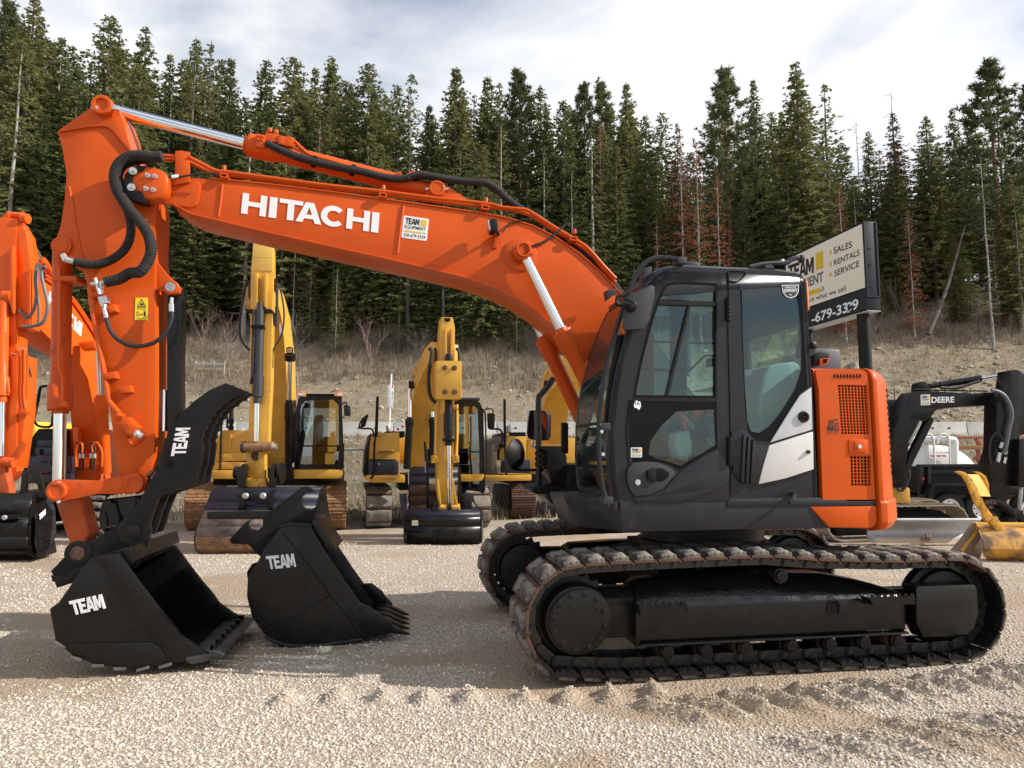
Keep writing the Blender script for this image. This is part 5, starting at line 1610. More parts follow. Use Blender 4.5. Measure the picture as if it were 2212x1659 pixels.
# near mirror
mp_ = [(356, 225), (440, 200), (490, 170), (505, 178), (506, 225), (470, 380), (435, 436), (330, 444), (318, 430), (322, 330)]
MIR = MB().prism(H('B6', mp_, TCN + .16), HL * -.05 + HF * -.03).build('mirror', PLASTIC, CAB, .016)
mb = MB()
c = hm('B6', 372, 298, TCN + .17); mb.lathe(c - HL * .01, HL, [(0, .045), (.03, .04), (.05, .02)], 18)
mb.tube(H('B6', [(372, 298), (345, 285), (305, 292), (280, 280)], TCN + .19), .016, 8)
mb.tube(H('B6', [(285, 300), (290, 245), (330, 235), (365, 220)], TCN + .19), .011, 8)
mb.cyl(hm('B6', 345, 265, TCN + .19), hm('B6', 345, 345, TCN + .10), .02, seg=10)
mb.build('mirror_arm', BLACK_SATIN, MIR)
# roof fittings
for pts in ([(445, 72), (500, 60), (490, 130), (440, 170)], [(222, 205), (288, 192), (284, 222), (232, 262)]):
    MB().prism(H('B6', pts, TCN - .10 if pts[0][0] > 300 else TCF + .05), HL * -.09).build('roof_lamp_box', PLASTIC, CAB, .01)
mb = MB()
mb.prism(H('B6', [(700, 30), (770, 32), (782, 48), (780, 66), (700, 60)], TCN - .12), HL * -.12)
mb.build('roof_box', PLASTIC, CAB, .008)
mb = MB()
mb.tube(H('B6', [(1080, 68), (1150, 52), (1230, 44), (1300, 40), (1330, 22), (1360, 12), (1392, 18)], TCN - .10), .020, 8)
mb.prism(H('B6', [(1170, 70), (1180, 52), (1215, 50), (1230, 72)], TCN - .08), HL * -.04)
mb.cyl(hm('B6', 1385, 18, TCN - .10), hm('B6', 1398, 18, TCN - .10), .032, seg=12)
mb.build('roof_rail', PLASTIC, CAB)
c = hm('B6', 1277, 36, TCN - .1); MB().cyl(c, c + UZ * .02, .016, seg=8).build('bolt', ZINC, CAB)
# interior: seat, head rest, consoles, levers, monitor
def ip(name, pts, t0, t1, m, bev=.03):
    return MB().prism(H('B6', pts, t0), HL * (t1 - t0)).build(name, m, CAB, bev, segs=3)
ip('seat_back', [(1165, 720), (1195, 660), (1260, 640), (1360, 630), (1392, 660), (1380, 790), (1290, 960), (1215, 1080), (1150, 1090), (1140, 860)], .93, .48, SEAT, .04)
ip('seat_base', [(820, 1080), (1150, 1030), (1200, 1090), (1160, 1150), (840, 1160), (800, 1130)], .95, .46, SEAT, .03)
ip('arm_console', [(1048, 690), (1090, 670), (1105, 690), (1090, 720), (1055, 730)], 1.06, .97, SEAT, .015)
ip('arm_console', [(640, 1060), (720, 1040), (742, 1130), (735, 1200), (700, 1240), (660, 1220), (636, 1140)], 1.08, .94, SEAT, .02)
ip('arm_console', [(640, 1050), (880, 1000), (890, 1150), (690, 1240)], .94, .90, PLASTIC, .01)
ip('far_console', [(560, 1000), (900, 950), (900, 1150), (600, 1160)], .42, .30, PLASTIC, .02)
mb = MB()
for k in range(5):
    a = hm('B6', 672 + 9 * k, 960 + 16 * k, 1.0); b = hm('B6', 680 + 9 * k, 974 + 16 * k, 1.0)
    mb.cyl(a, b, .028 + .007 * k, .030 + .007 * k, seg=16)
mb.build('lever_boot', mat('grey_rubber_boot', (.10, .095, .085), .8), CAB)
MB().tube(H('B6', [(660, 922), (676, 960), (692, 1008), (700, 1060), (705, 1090)], 1.07), [.014, .014, .014, .009, .009], 8).build('lock_lever', RED_CAP, CAB)
MB().tube(H('B6', [(820, 918), (808, 980), (806, 1080), (830, 1130), (850, 1140)], 1.05), .012, 8).build('seat_lever', BLACK_SATIN, CAB)
ip('monitor', [(835, 610), (866, 606), (870, 660), (840, 664)], .36, .30, BLACK_SATIN, .008)
ip('floor_plate', [(330, 1300), (1480, 1290), (1480, 1320), (330, 1330)], TCN - .06, TCF + .06, BLACK_MATT, .004)
ip('rear_shelf', [(1150, 790), (1400, 700), (1460, 1200), (1200, 1250)], .46, .26, PLASTIC, .02)
ip('under_seat', [(860, 1160), (1200, 1120), (1220, 1300), (860, 1310)], .92, .46, BLACK_SATIN, .01)
hl = H('B6', [(1370, 520), (1385, 505), (1392, 540), (1378, 570), (1384, 600), (1372, 618), (1360, 600), (1366, 560)], TCN - .05)
MB().prism(hl, HL * -.02).build('window_latch', BLACK_SATIN, CAB, .006)
ip('far_post', [(700, 360), (725, 350), (725, 720), (705, 720)], .28, .25, PLASTIC, .006)
mb = MB().tube([hm('B6', 520, 350, .1), hm('B6', 560, 342, .1), hm('B6', 690, 350, .1), hm('B6', 715, 380, .1), hm('B6', 716, 700, .1)], .022, 8)
mb.build('far_grab_rail', PLASTIC, CAB)
# ---------------------------------------------------------------- far front corner: step, tool box, mirror, handrail
TFF = -.95
FB = [('B5', 735, 905), ('B5', 870, 905), ('B5', 905, 1000), ('B5', 905, 1290), ('B5', 830, 1210), ('B5', 740, 1100)]
mb = MB().prism([hm(v, x, y, -.62) for v, x, y in FB], HL * -.5)
FBX = mb.build('step_box', BLACK_SATIN, EX, .01)
mb = MB()
for k in range(3):
    y = 955 + 48 * k
    P = H('B5', [(680, y), (735, y), (735, y + 30), (680, y + 30)], -.62)
    Pi = H('B5', [(690, y + 4), (728, y + 4), (728, y + 24), (690, y + 24)], -.62)
    mb.prism(P, HL * -.3, 0, [Pi])
mb.prism(H('B5', [(680, 905), (740, 905), (740, 952), (680, 925)], -.62), HL * -.3)
mb.build('step_frame', BLACK_SATIN, FBX, 0)
mb = MB().prism(H('B5', [(595, 1268), (640, 1248), (850, 1238), (850, 1300), (800, 1318), (640, 1320), (610, 1300)], -.60), HL * -.5)
mb.build('step_tread', BLACK_SATIN, FBX, .008)
mb = MB().prism(H('B5', [(710, 1335), (740, 1250), (1010, 1250), (1030, 1470), (880, 1450), (780, 1410)], -.62), HL * -.55)
mb.build('fender_box', GREY_SKIRT, FBX, .05, segs=3)
MB().prism(H('B5', [(860, 700), (918, 705), (918, 970), (860, 970)], -.20), HL * -.04).build('hinge_plate', BLACK_SATIN, FBX, .006)
MB().tube(H('B5', [(790, 318), (740, 390), (680, 460), (660, 500), (660, 700), (662, 1000), (662, 1252)], -.80), .030, 10).build('hand_rail', GREY_CAB, FBX)
MB().tube(H('B5', [(700, 1112), (500, 1112), (440, 1105), (420, 1070), (422, 1000)], -.85), .014, 8).build('mirror_arm', BLACK_SATIN, FBX)
c = hm('B5', 468, 980, -.85)
MB().lathe(c, HF * .75 - HL * .66, [(-.05, .02), (-.045, .09), (0, .158), (.012, .158), (.016, .15)], 28).build('round_mirror', BLACK_SATIN, FBX)
mf = [(556, 620), (566, 600), (600, 594), (706, 598), (728, 612), (738, 640), (734, 820), (722, 850), (690, 858), (590, 850), (566, 838), (556, 800)]
mp = H('B5', mf, -.84)
MB().prism(mp, HF * -.05 - HL * .04).build('far_mirror', BLACK_SATIN, FBX, .012)
cc = sum(mp, Vector()) / len(mp)
MB().prism([cc + (p - cc) * .93 + HL * .003 + HF * .006 for p in mp], HL * .002).build('mirror_glass', MIRROR, FBX, 0)
MB().tube(H('B5', [(610, 860), (605, 905), (660, 912)], -.84), .014, 8).build('mirror_stem', ZINC, FBX)
# plates of the boom foot and ram seen past the cab front
MB().prism(H('B5', [(1000, 260), (1090, 160), (1229, 130), (1229, 330), (1100, 330)], .30), HL * -.03).build('boom_foot_plate', ORANGE, BOOM, .006)

# =================================================================== the spare bucket on the gravel
def sb(x, y, t): return hm('R3', x, y, t)
SBT = .16
SBO = atZ(*px('R3', 1500, 1140))
SB = thing('excavator_bucket', 'spare black digging bucket with five teeth standing alone on the gravel', 'bucket', (SBO.x, SBO.y + .4, 0))
# plane of its near side: through its ground contact line
def sp_plane(pts, off=0.0):
    n = HL
    p0 = SBO + HL * off
    return [hit(*px('R3', x, y), p0, n) for x, y in pts]
WSB = .78
sside = [(1275, 630), (1290, 590), (1395, 462), (1440, 445), (1555, 455), (1575, 500), (1660, 640), (1760, 790), (1835, 895), (1900, 935), (1975, 975), (2010, 1010), (2015, 1040), (1960, 1060), (1860, 1105), (1740, 1122), (1600, 1140), (1440, 1140), (1330, 1105), (1290, 1070), (1225, 980), (1195, 860), (1200, 760)]
Pn = sp_plane(sside)
MB().prism(Pn, HL * -.028).build('side_plate', BLACK, SB, .004)
MB().prism([p - HL * WSB for p in Pn], HL * .028).build('side_plate', BLACK, SB, .004)
bk = [(1960, 1056), (1860, 1099), (1740, 1116), (1600, 1134), (1440, 1134), (1332, 1098), (1294, 1064), (1231, 976), (1201, 860), (1206, 762), (1280, 632), (1400, 470), (1445, 452), (1552, 462)]
Pb = sp_plane(bk, -.02); cc = sum(Pb, Vector()) / len(Pb)
MB().loft([[p, p + (cc - p).normalized() * .02, p + (cc - p).normalized() * .02 - HL * (WSB - .04), p - HL * (WSB - .04)] for p in Pb]).build('shell', BLACK, SB, 0, smooth=40)
MB().prism(sp_plane([(1370, 470), (1395, 452), (1440, 440), (1560, 456), (1548, 474), (1440, 458), (1400, 470)], .006), HL * -(WSB + .012)).build('top_plate', BLACK, SB, .004)
MB().prism(sp_plane([(1560, 430), (1600, 440), (1680, 570), (1700, 600), (1640, 610), (1575, 500)], -.06), HL * -(WSB - .12)).build('mouth_plate', BLACK, SB, .006)
ear2 = [(1095, 540), (1185, 442), (1215, 425), (1200, 455), (1215, 480), (1250, 490), (1285, 462), (1285, 408), (1500, 245), (1530, 235), (1560, 250), (1592, 285), (1575, 272), (1530, 275), (1505, 300), (1505, 340), (1530, 368), (1560, 370), (1598, 342), (1590, 385), (1555, 460), (1540, 500), (1400, 480), (1280, 640), (1260, 625), (1200, 565), (1110, 562)]
for o_ in (-.19, -WSB + .24):
    MB().prism(sp_plane(ear2, o_), HL * -.05).build('ear_plate', BLACK_SATIN, SB, .005)
MB().prism(sp_plane([(1195, 720), (1225, 675), (1262, 665), (1245, 690), (1220, 745), (1205, 770), (1196, 750)], -.30), HL * -.03, 0, ).build('lifting_eye', BLACK_SATIN, SB, .004)
mb = MB().tube(sp_plane([(1300, 1080), (1360, 1115), (1450, 1136), (1600, 1134), (1740, 1116), (1850, 1098)], .004), .018, 8); mb.build('wear_strip', BLACK, SB)
MB().tube(sp_plane([(1400, 500), (1520, 650), (1650, 830), (1760, 970), (1830, 1070)], .001), .006, 6).build('weld_seam', BLACK_SATIN, SB)
MB().tube(sp_plane([(1295, 1060), (1480, 960), (1660, 855)], .001), .007, 6).build('weld_seam', BLACK, SB)
# side cutters, bolts and teeth
cut = [(1760, 935), (1822, 896), (1880, 912), (1985, 985), (2020, 1012), (2016, 1048), (1960, 1068), (1880, 1075), (1830, 1030)]
for o_ in (.022, -WSB - .002):
    MB().prism(sp_plane(cut, o_), HL * -.02).build('side_cutter', BLACK, SB, .005)
MB().prism(sp_plane([(1835, 790), (1900, 785), (1960, 830), (1985, 870), (1980, 905), (1940, 915), (1890, 860), (1850, 810)], -WSB + .10), HL * -.03).build('side_cutter', BLACK, SB, .01)
mb = MB()
for x, y in ((1778, 945), (1832, 934), (1820, 1008), (1876, 998)):
    c = sp_plane([(x, y)], .022)[0]; mb.cyl(c, c + HL * .016, .020, seg=6)
mb.build('bolts', BLACK, SB)
tb = sp_plane([(1985, 1050)], -.03)[0]; te = sp_plane([(2118, 1078)], -.03)[0]
lip0 = sp_plane([(1940, 1062)], -.01)[0]; lip1 = sp_plane([(2010, 1050)], -.01)[0]
MB().prism([lip0, lip1, lip1 - UZ * .03, lip0 - UZ * .03], HL * -(WSB - .02)).build('lip', BLACK, SB, .004)
for k in range(5):
    o_ = -(WSB - .10) * k / 4 - .035
    b_ = tb + HL * (o_ + .03); e_ = te + HL * (o_ + .03)
    d = (e_ - b_)
    mb = MB()
    rings = []
    for f, w, h in ((-.55, .040, .030), (-.1, .050, .044), (.15, .048, .040), (.2, .036, .034), (.6, .030, .022), (1.0, .018, .005)):
        c = b_ + d * f + UZ * (.018 - .012 * max(f, 0))
        rings.append([c + HL * w + UZ * h, c - HL * w + UZ * h, c - HL * w - UZ * h * .7, c + HL * w - UZ * h * .7])
    mb.loft(rings).build('tooth', BLACK, SB, .004)
mb = MB()
q = lambda x, y: sp_plane([(x, y)], .003)[0]
block_word(mb, 'TEAM', TEAM_SPANS, q(1318, 706), q(1475, 690), q(1303, 632), HL * .012)
mb.build('dealer_letters', WHITE_RAISED, SB, 0, smooth=0)
# =================================================================== forest on the hillside
def leaf_material(name, dark, light, trans=.25):
    m = bpy.data.materials.new(name); m.use_nodes = True
    N, L = nt(m); N.clear()
    o = N.new('ShaderNodeOutputMaterial'); d = N.new('ShaderNodeBsdfDiffuse'); t = N.new('ShaderNodeBsdfTranslucent'); mx = N.new('ShaderNodeMixShader')
    mx.inputs[0].default_value = trans
    oi = N.new('ShaderNodeObjectInfo'); tc = N.new('ShaderNodeTexCoord'); n = N.new('ShaderNodeTexNoise'); n.inputs['Scale'].default_value = .55; n.inputs['Detail'].default_value = 5
    L.new(tc.outputs['Object'], n.inputs['Vector'])
    ad = N.new('ShaderNodeMath'); ad.operation = 'MULTIPLY_ADD'; L.new(oi.outputs['Random'], ad.inputs[0]); ad.inputs[1].default_value = .75; 
    sb_ = N.new('ShaderNodeMath'); sb_.operation = 'SUBTRACT'; L.new(n.outputs['Fac'], sb_.inputs[0]); sb_.inputs[1].default_value = .36
    L.new(sb_.outputs[0], ad.inputs[2])
    c = N.new('ShaderNodeMix'); c.data_type = 'RGBA'; L.new(ad.outputs[0], c.inputs[0]); c.inputs[6].default_value = (*dark, 1); c.inputs[7].default_value = (*light, 1)
    L.new(c.outputs[2], d.inputs['Color']); L.new(c.outputs[2], t.inputs['Color'])
    L.new(d.outputs[0], mx.inputs[1]); L.new(t.outputs[0], mx.inputs[2]); L.new(mx.outputs[0], o.inputs[0])
    return m
FIR = leaf_material('fir_needles', (.100, .118, .048), (.215, .22, .088), .38)
PINE = leaf_material('pine_needles', (.095, .115, .055), (.165, .18, .085), .3)
DEAD = leaf_material('dead_red_needles', (.20, .085, .05), (.28, .125, .07))
BROWN = leaf_material('browning_needles', (.12, .09, .054), (.17, .12, .066))
BARK = mat('grey_bark', (.12, .10, .085), .95, var=.35, vscale=3)
BARK_PALE = mat('pale_bark', (.30, .28, .25), .9, var=.3, vscale=4)
BARK_RED = mat('red_pine_bark', (.14, .072, .05), .95, var=.35, vscale=4)

def raw_mesh(name, co, tri, m):
    me = bpy.data.meshes.new(name)
    co = np.asarray(co, dtype=np.float32); nt_ = len(tri)
    me.vertices.add(len(co)); me.vertices.foreach_set('co', co.ravel())
    me.loops.add(nt_ * 3); me.loops.foreach_set('vertex_index', np.asarray(tri, dtype=np.int32).ravel())
    me.polygons.add(nt_); me.polygons.foreach_set('loop_start', np.arange(0, nt_ * 3, 3, dtype=np.int32)); me.polygons.foreach_set('loop_total', np.full(nt_, 3, dtype=np.int32))
    me.materials.append(m); me.update(calc_edges=True); me.validate()
    return me

def conifer_crown(seed, Ht=24.0, R=3.0, base=.16, levels=72, per=7, twigs=13, droop=.34, up=.10, size=.70, width=.20, m=FIR, ragged=.35, tip=.10, dens=1.0, power=.82, gap=0.0):
    r = np.random.default_rng(seed)
    co, tri = [], []
    def leaf(p, d, L, w):
        s = np.cross(d, r.normal(size=3)); s /= (np.linalg.norm(s) + 1e-9)
        k = len(co)
        co.extend([p - s * w * .5, p + s * w * .5, p + d * L]); tri.append((k, k + 1, k + 2))
    side_bias = r.uniform(0, 2 * PI)
    for i in range(levels):
        f = (i + r.uniform(-.4, .4)) / levels
        f = min(max(f, 0), .995)
        if gap and r.random() < gap: continue
        z = Ht * (base + (1 - base) * f)
        prof = (1 - f) ** power * (1 - .35 * math.exp(-f * 14))
        n = max(3, int(round(per * (1 - .45 * f))))
        for k in range(n):
            a = 2 * PI * (k + r.uniform(-.35, .35)) / n + i * 2.4
            L = (R * prof + tip) * r.uniform(1 - ragged, 1 + ragged * .55) * (1 + .12 * math.cos(a - side_bias))
            rise = up * r.uniform(.4, 1.6) * (1 + 1.6 * f)
            dr = droop * r.uniform(.6, 1.3) * (1 - .7 * f)
            da = np.array([math.cos(a), math.sin(a), 0.0]); ta = np.array([-math.sin(a), math.cos(a), 0.0])
            nt_ = max(3, int(twigs * dens * (L / R + .25)))
            for q in range(nt_):
                u = .18 + .82 * (q + r.random()) / nt_
                p = da * L * u + np.array([0, 0, z + L * (rise * u - dr * u * u)])
                p = p + r.normal(size=3) * .07
                wd = size * (1.15 - .55 * u) * (.22 + .78 * prof ** .7) * r.uniform(.6, 1.35)
                for sg in (-1, 1):
                    d = da * r.uniform(.35, .95) + ta * sg * r.uniform(.25, 1.0) + np.array([0, 0, r.uniform(-.55, .12)])
                    d /= np.linalg.norm(d)
                    leaf(p, d, wd, width * r.uniform(.7, 1.4))
            leaf(da * L * .93 + np.array([0, 0, z + L * (rise * .93 - dr * .86)]), (da + np.array([0, 0, -.1])), size * (.2 + .7 * prof), width * .8)
    for k in range(14):
        leaf(np.array([0, 0, Ht * .99 - k * .09]), np.array([r.normal() * .25 * (k / 7), r.normal() * .25 * (k / 7), 1.0]), .35, .07)
    return raw_mesh('crown', co, tri, m)

def pine_crown(seed, Ht=24.0, R=2.6, base=.45, n_br=85, tufts=8, m=PINE):
    r = np.random.default_rng(seed); co, tri = [], []
    for i in range(n_br):
        f = (i + r.random()) / n_br; z = Ht * (base + (1 - base) * f)
        prof = (math.sin(PI * min(.12 + f * .92, 1)) ** .6) * (1.05 - .55 * f)
        a = r.uniform(0, 2 * PI); L = max(.35, R * prof * r.uniform(.45, 1.15))
        da = np.array([math.cos(a), math.sin(a), 0])
        k = len(co); q = np.array([-math.sin(a), math.cos(a), 0]) * .035
        e = da * L * .8 + np.array([0, 0, z + L * .3])
        co.extend([np.array([0, 0, z]) - q, np.array([0, 0, z]) + q, e]); tri.append((k, k + 1, k + 2))
        for t in range(tufts):
            u = r.uniform(.45, 1.0)
            c = da * L * u + np.array([0, 0, z + L * u * .30 + L * .2 * u * u]) + r.normal(size=3) * .16
            for s in range(9):
                d = r.normal(size=3) * .7 + da * .4 + np.array([0, 0, .55]); d /= np.linalg.norm(d)
                sd = np.cross(d, r.normal(size=3)); sd /= np.linalg.norm(sd)
                k = len(co); co.extend([c - sd * .06, c + sd * .06, c + d * r.uniform(.34, .56)]); tri.append((k, k + 1, k + 2))
    return raw_mesh('crown', co, tri, m)

def trunk_mesh(seed, Ht=24.0, r0=.23, m=BARK, stubs=26, top=.985, lean=.0, stub_hi=.6, stub_len=1.5):
    r = random.Random(seed); mb = MB()
    path = []; n = 9
    for k in range(n):
        f = k / (n - 1)
        path.append(Vector((lean * f * Ht * f + r.uniform(-.05, .05) * (k > 0), r.uniform(-.05, .05) * (k > 0), Ht * top * f - .5 * (k == 0))))
    mb.tube(path, [r0 * (1.25 if k == 0 else 1) * (1 - k / (n - 1)) ** .8 + .02 for k in range(n)], 7, sub=1)
    for k in range(stubs):
        f = r.uniform(.06, stub_hi); z = Ht * f; a = r.uniform(0, 2 * PI); L = r.uniform(.4, 1.0) * stub_len
        d = Vector((math.cos(a), math.sin(a), r.uniform(-.35, .15)))
        x = lean * f * Ht * f
        p0 = Vector((x, 0, z)); mb.tube([p0, p0 + d * L * .5, p0 + d * L + Vector((0, 0, -.12 * L))], [.03, .02, .008], 3, sub=1)
    return mb.mesh('trunk', [m], 0, 60)

CROWNS = {'fir': [conifer_crown(k, R=rr, base=bs, per=pp, ragged=rg, power=pw) for k, rr, bs, pp, rg, pw in ((1, 4.0, .08, 7, .35, .72), (2, 3.5, .10, 7, .42, .78), (3, 4.5, .08, 8, .35, .68), (4, 3.6, .14, 7, .50, .66), (5, 3.2, .08, 7, .38, .82), (6, 4.1, .16, 7, .45, .64))],
          'low': [conifer_crown(30 + k, R=4.0, base=.05, per=6, levels=46, twigs=9, ragged=.5, size=.62) for k in range(2)],
          'thin': [conifer_crown(11, R=3.0, base=.25, per=5, twigs=7, ragged=.6, levels=50, gap=.25), conifer_crown(12, R=3.2, base=.3, per=5, twigs=7, ragged=.6, levels=44, gap=.3)],
          'pine': [pine_crown(21, R=3.6, base=.36, n_br=120, tufts=10), pine_crown(22, R=4.0, base=.30, n_br=130, tufts=10)],
          'dead': [conifer_crown(41, R=3.6, base=.10, per=6, twigs=7, ragged=.5, levels=52, gap=.15, m=DEAD, size=.55), conifer_crown(42, R=3.2, base=.12, per=5, twigs=7, ragged=.6, levels=50, gap=.2, m=DEAD, size=.5)],
          'brown': [conifer_crown(51, R=3.8, base=.10, per=7, twigs=10, ragged=.4, m=BROWN)]}
TRUNKS = {'fir': [trunk_mesh(1, m=BARK), trunk_mesh(2, m=BARK, stubs=40, stub_hi=.4), trunk_mesh(3, m=BARK_PALE, r0=.18, stubs=40, stub_hi=.45)],
          'dead': [trunk_mesh(5, m=BARK_PALE, r0=.17, stubs=60, stub_hi=.9), trunk_mesh(6, m=BARK_PALE, r0=.15, stubs=70, stub_hi=.95)],
          'pine': [trunk_mesh(8, m=BARK_RED, r0=.22, stubs=18, stub_hi=.5)],
          'snag': [trunk_mesh(9, m=BARK_PALE, r0=.14, stubs=70, stub_hi=.97, stub_len=1.1), trunk_mesh(10, m=BARK_PALE, r0=.12, stubs=90, stub_hi=.95, stub_len=1.5)]}
tree_r = random.Random(77)
N_TREES = [0]
def tree(kind, x, y, h, label, group=None, w=1.0, name=None, lean=(0, 0)):
    z = ground_z(x, y) - .1
    nm = name or {'fir': 'fir_tree', 'low': 'fir_tree', 'thin': 'fir_tree', 'pine': 'pine_tree', 'dead': 'dead_fir_tree', 'brown': 'fir_tree', 'snag': 'bare_tree'}[kind]
    t = thing(nm, label, 'tree', (x, y, z), group)
    s = h / 24.0
    t.scale = (s * w, s * w, s); t.rotation_euler = (lean[0], lean[1], tree_r.uniform(0, 2 * PI))
    tk = {'fir': 'fir', 'low': 'fir', 'thin': 'fir', 'brown': 'fir', 'pine': 'pine', 'dead': 'dead', 'snag': 'snag'}[kind]
    o = bpy.data.objects.new('trunk', tree_r.choice(TRUNKS[tk])); COL.objects.link(o); o.parent = t
    if kind != 'snag':
        c = bpy.data.objects.new('crown', tree_r.choice(CROWNS[kind])); COL.objects.link(c); c.parent = t
    N_TREES[0] += 1
    return t
def tree_px(kind, u, v, Y, label, group=None, w=1.0, **k):
    p = atY(u, v, Y)
    return tree(kind, p.x, Y, p.z - ground_z(p.x, Y), label, group, w, **k)
G1 = 'firs along the skyline'
SKY = [('fir', 75, -12, 62, 'tallest dark fir rising out of the top edge, above the arm', 1.0), ('pine', 21, 4, 66, 'open-crowned conifer in the top corner, beside the tallest fir', .8), ('fir', 135, 75, 68, None, .9), ('fir', 158, 99, 72, None, .9),
 ('fir', 241, 31, 64, 'tall fir standing clear above the arm tip', .9), ('fir', 316, 56, 66, 'tall pointed fir above the chrome arm rod', .9), ('fir', 368, 111, 70, None, .8), ('thin', 424, 76, 66, None, 1.0), ('thin', 457, 85, 68, None, 1.0), ('fir', 500, 121, 74, None, .9),
 ('fir', 576, 128, 66, None, 1.0), ('fir', 637, 123, 64, None, 1.05), ('fir', 682, 141, 70, None, .8), ('fir', 717, 118, 72, None, .85), ('fir', 798, 134, 63, None, 1.0), ('fir', 834, 201, 66, None, .9), ('fir', 858, 179, 70, None, .9), ('thin', 888, 153, 67, None, 1.1), ('fir', 928, 222, 64, None, .9),
 ('fir', 985, 141, 63, 'tall fir with ragged shoulders above the middle of the boom', 1.1), ('fir', 1053, 161, 65, None, 1.0), ('fir', 1079, 177, 69, None, .8), ('pine', 1122, 156, 66, 'pine with several upright leaders above the boom bend', 1.0), ('fir', 1167, 182, 64, None, .85), ('fir', 1216, 212, 62, None, .9), ('pine', 1261, 186, 68, None, .9), ('pine', 1298, 181, 70, None, .9),
 ('fir', 1353, 175, 66, 'fir with layered tips at the end of the dense skyline, left of the dead trees', .95), ('fir', 1393, 247, 62, None, .85), ('fir', 1428, 241, 68, None, .8), ('brown', 1462, 262, 64, None, .75),
 ('pine', 1564, 150, 60, 'tall pine with an open curling crown above the cab', 1.05), ('fir', 1626, 167, 67, 'narrow dark fir between the open pine and the leaning fir', .75), ('fir', 1718, 131, 58, 'broad fir with a bent top above the sign', 1.05), ('thin', 1779, 176, 62, 'thin airy fir whose trunk shows through its crown, above the sign', 1.15), ('snag', 1848, 247, 64, 'bare dead spike standing in the gap of blue sky', .8), ('fir', 1874, 282, 74, None, .8),
 ('brown', 1928, 240, 60, 'browning fir with a bare forked top behind the sign case', 1.0), ('snag', 1923, 188, 60.6, 'bare twiggy tip poking out of the browning fir', .9), ('fir', 1999, 248, 60, None, .9), ('snag', 1999, 236, 60.5, None, .5), ('fir', 2055, 230, 64, 'blue-green pointed fir near the right edge, left of the tall pine', .85), ('pine', 2132, 136, 57, 'tall red-trunked pine with an open crown near the right edge', 1.15), ('pine', 2220, 186, 60, None, 1.0)]
SPOT = 'left of the arm tip|just left of the arm tip|right of the arm tip|behind the arm rod|above the arm rod|where the arm rod meets its barrel|above the valve block|right of the valve block|above the arm barrel|above the middle of the arm barrel|above the barrel foot|right of the barrel foot|above the ram lugs|right of the ram lugs|above the sleeved hoses|left of the pale-tipped pine|above the boom bend|right of the boom bend|above the top of the boom|above the boom lamp|left of the cab|above the boom foot|above the cab front|nearest the dead trees|in the blue gap|right of the browning fir|with a bare tip right of the sign|at the right edge'.split('|')
_n = 0
for kind, u, v, Y, lab, w in SKY:
    if not lab:
        lab = ('pine' if kind == 'pine' else 'dark fir') + ' with its tip on the skyline ' + SPOT[min(_n, len(SPOT) - 1)]; _n += 1
    tree_px(kind, u, v, Y, lab, G1, w * (1.22 if kind == 'fir' else 1.05))
for u, v, Y, w, lab in ((1468, 272, 55, .9, 'tallest of the red dead firs, above the middle of the cab'), (1503, 300, 54.5, .85, 'red dead fir with a white trunk, right of the tallest one'), (1548, 360, 54.5, .9, 'shorter red dead fir above the front of the cab roof'), (1296, 262, 61, .5, 'fir top with a red dead tip above the boom bend'), (1812, 400, 54.5, .9, 'red dead fir between the sign top and the thin airy fir'), (1960, 450, 55, .8, 'red dead fir standing right behind the dark end of the sign'), (1418, 470, 56, .6, 'small red dead fir left of the cab'), (692, 250, 60, .5, 'small red dead fir above the arm ram')):
    tree_px('dead', u, v, Y, 'dead fir: ' + lab, 'red dead firs', w)
for u, v, Y, lab in ((2117, 330, 54, 'pale bare trunk standing in front of the forest near the right edge'), (1700, 360, 57, 'pale bare trunk behind the sign'), (1845, 420, 57, 'thin bare trunk between sign and red dead branches'), (640, 470, 58, 'thin pale trunk under the boom beside the yellow stick'), (868, 420, 59, 'thin pale trunk under the boom, right of the birch'), (2190, 420, 55, 'pale bare trunk at the right edge')):
    tree_px('snag', u, v, Y, lab)
# fill: rows further in, tips below the skyline
def zone(u): return 'behind the arm' if u < 380 else 'behind the long boom' if u < 1250 else 'above the cab' if u < 1740 else 'above and right of the sign'
SKYV = sorted((s[1], s[2]) for s in SKY)
def sky_v(u):
    us = [a for a, b in SKYV]; vs = [b for a, b in SKYV]
    return float(np.interp(u, us, vs))
for row, (Y0, n, dv0, dv1) in enumerate(((59, 50, 70, 260), (66, 48, 35, 120), (74, 44, 18, 70), (90, 40, 50, 170))):
    for k in range(n):
        u = -60 + 2340 * (k + tree_r.uniform(.1, .9)) / n
        v = sky_v(u) + tree_r.uniform(dv0, dv1)
        if u > 1380: v += 40
        kind = tree_r.choice(['fir', 'fir', 'fir', 'low', 'thin'] if row else ['fir', 'low', 'fir', 'fir', 'fir', 'thin'])
        tree_px(kind, u, v, Y0 + tree_r.uniform(-3, 4), ('front', 'second', 'third', 'back')[row] + ' rank fir of the dense hillside forest ' + zone(u), 'firs of the hillside forest', tree_r.uniform(1.0, 1.35))
# young firs at the forest edge
for k in range(46):
    x = tree_r.uniform(-46, 46); y = tree_r.uniform(55.5, 60)
    tree('low', x, y, tree_r.uniform(2.5, 8.0), 'young green fir at the foot of the forest ' + zone(1106 + x / y * FPX), 'young firs at the forest edge', tree_r.uniform(1.0, 1.4))
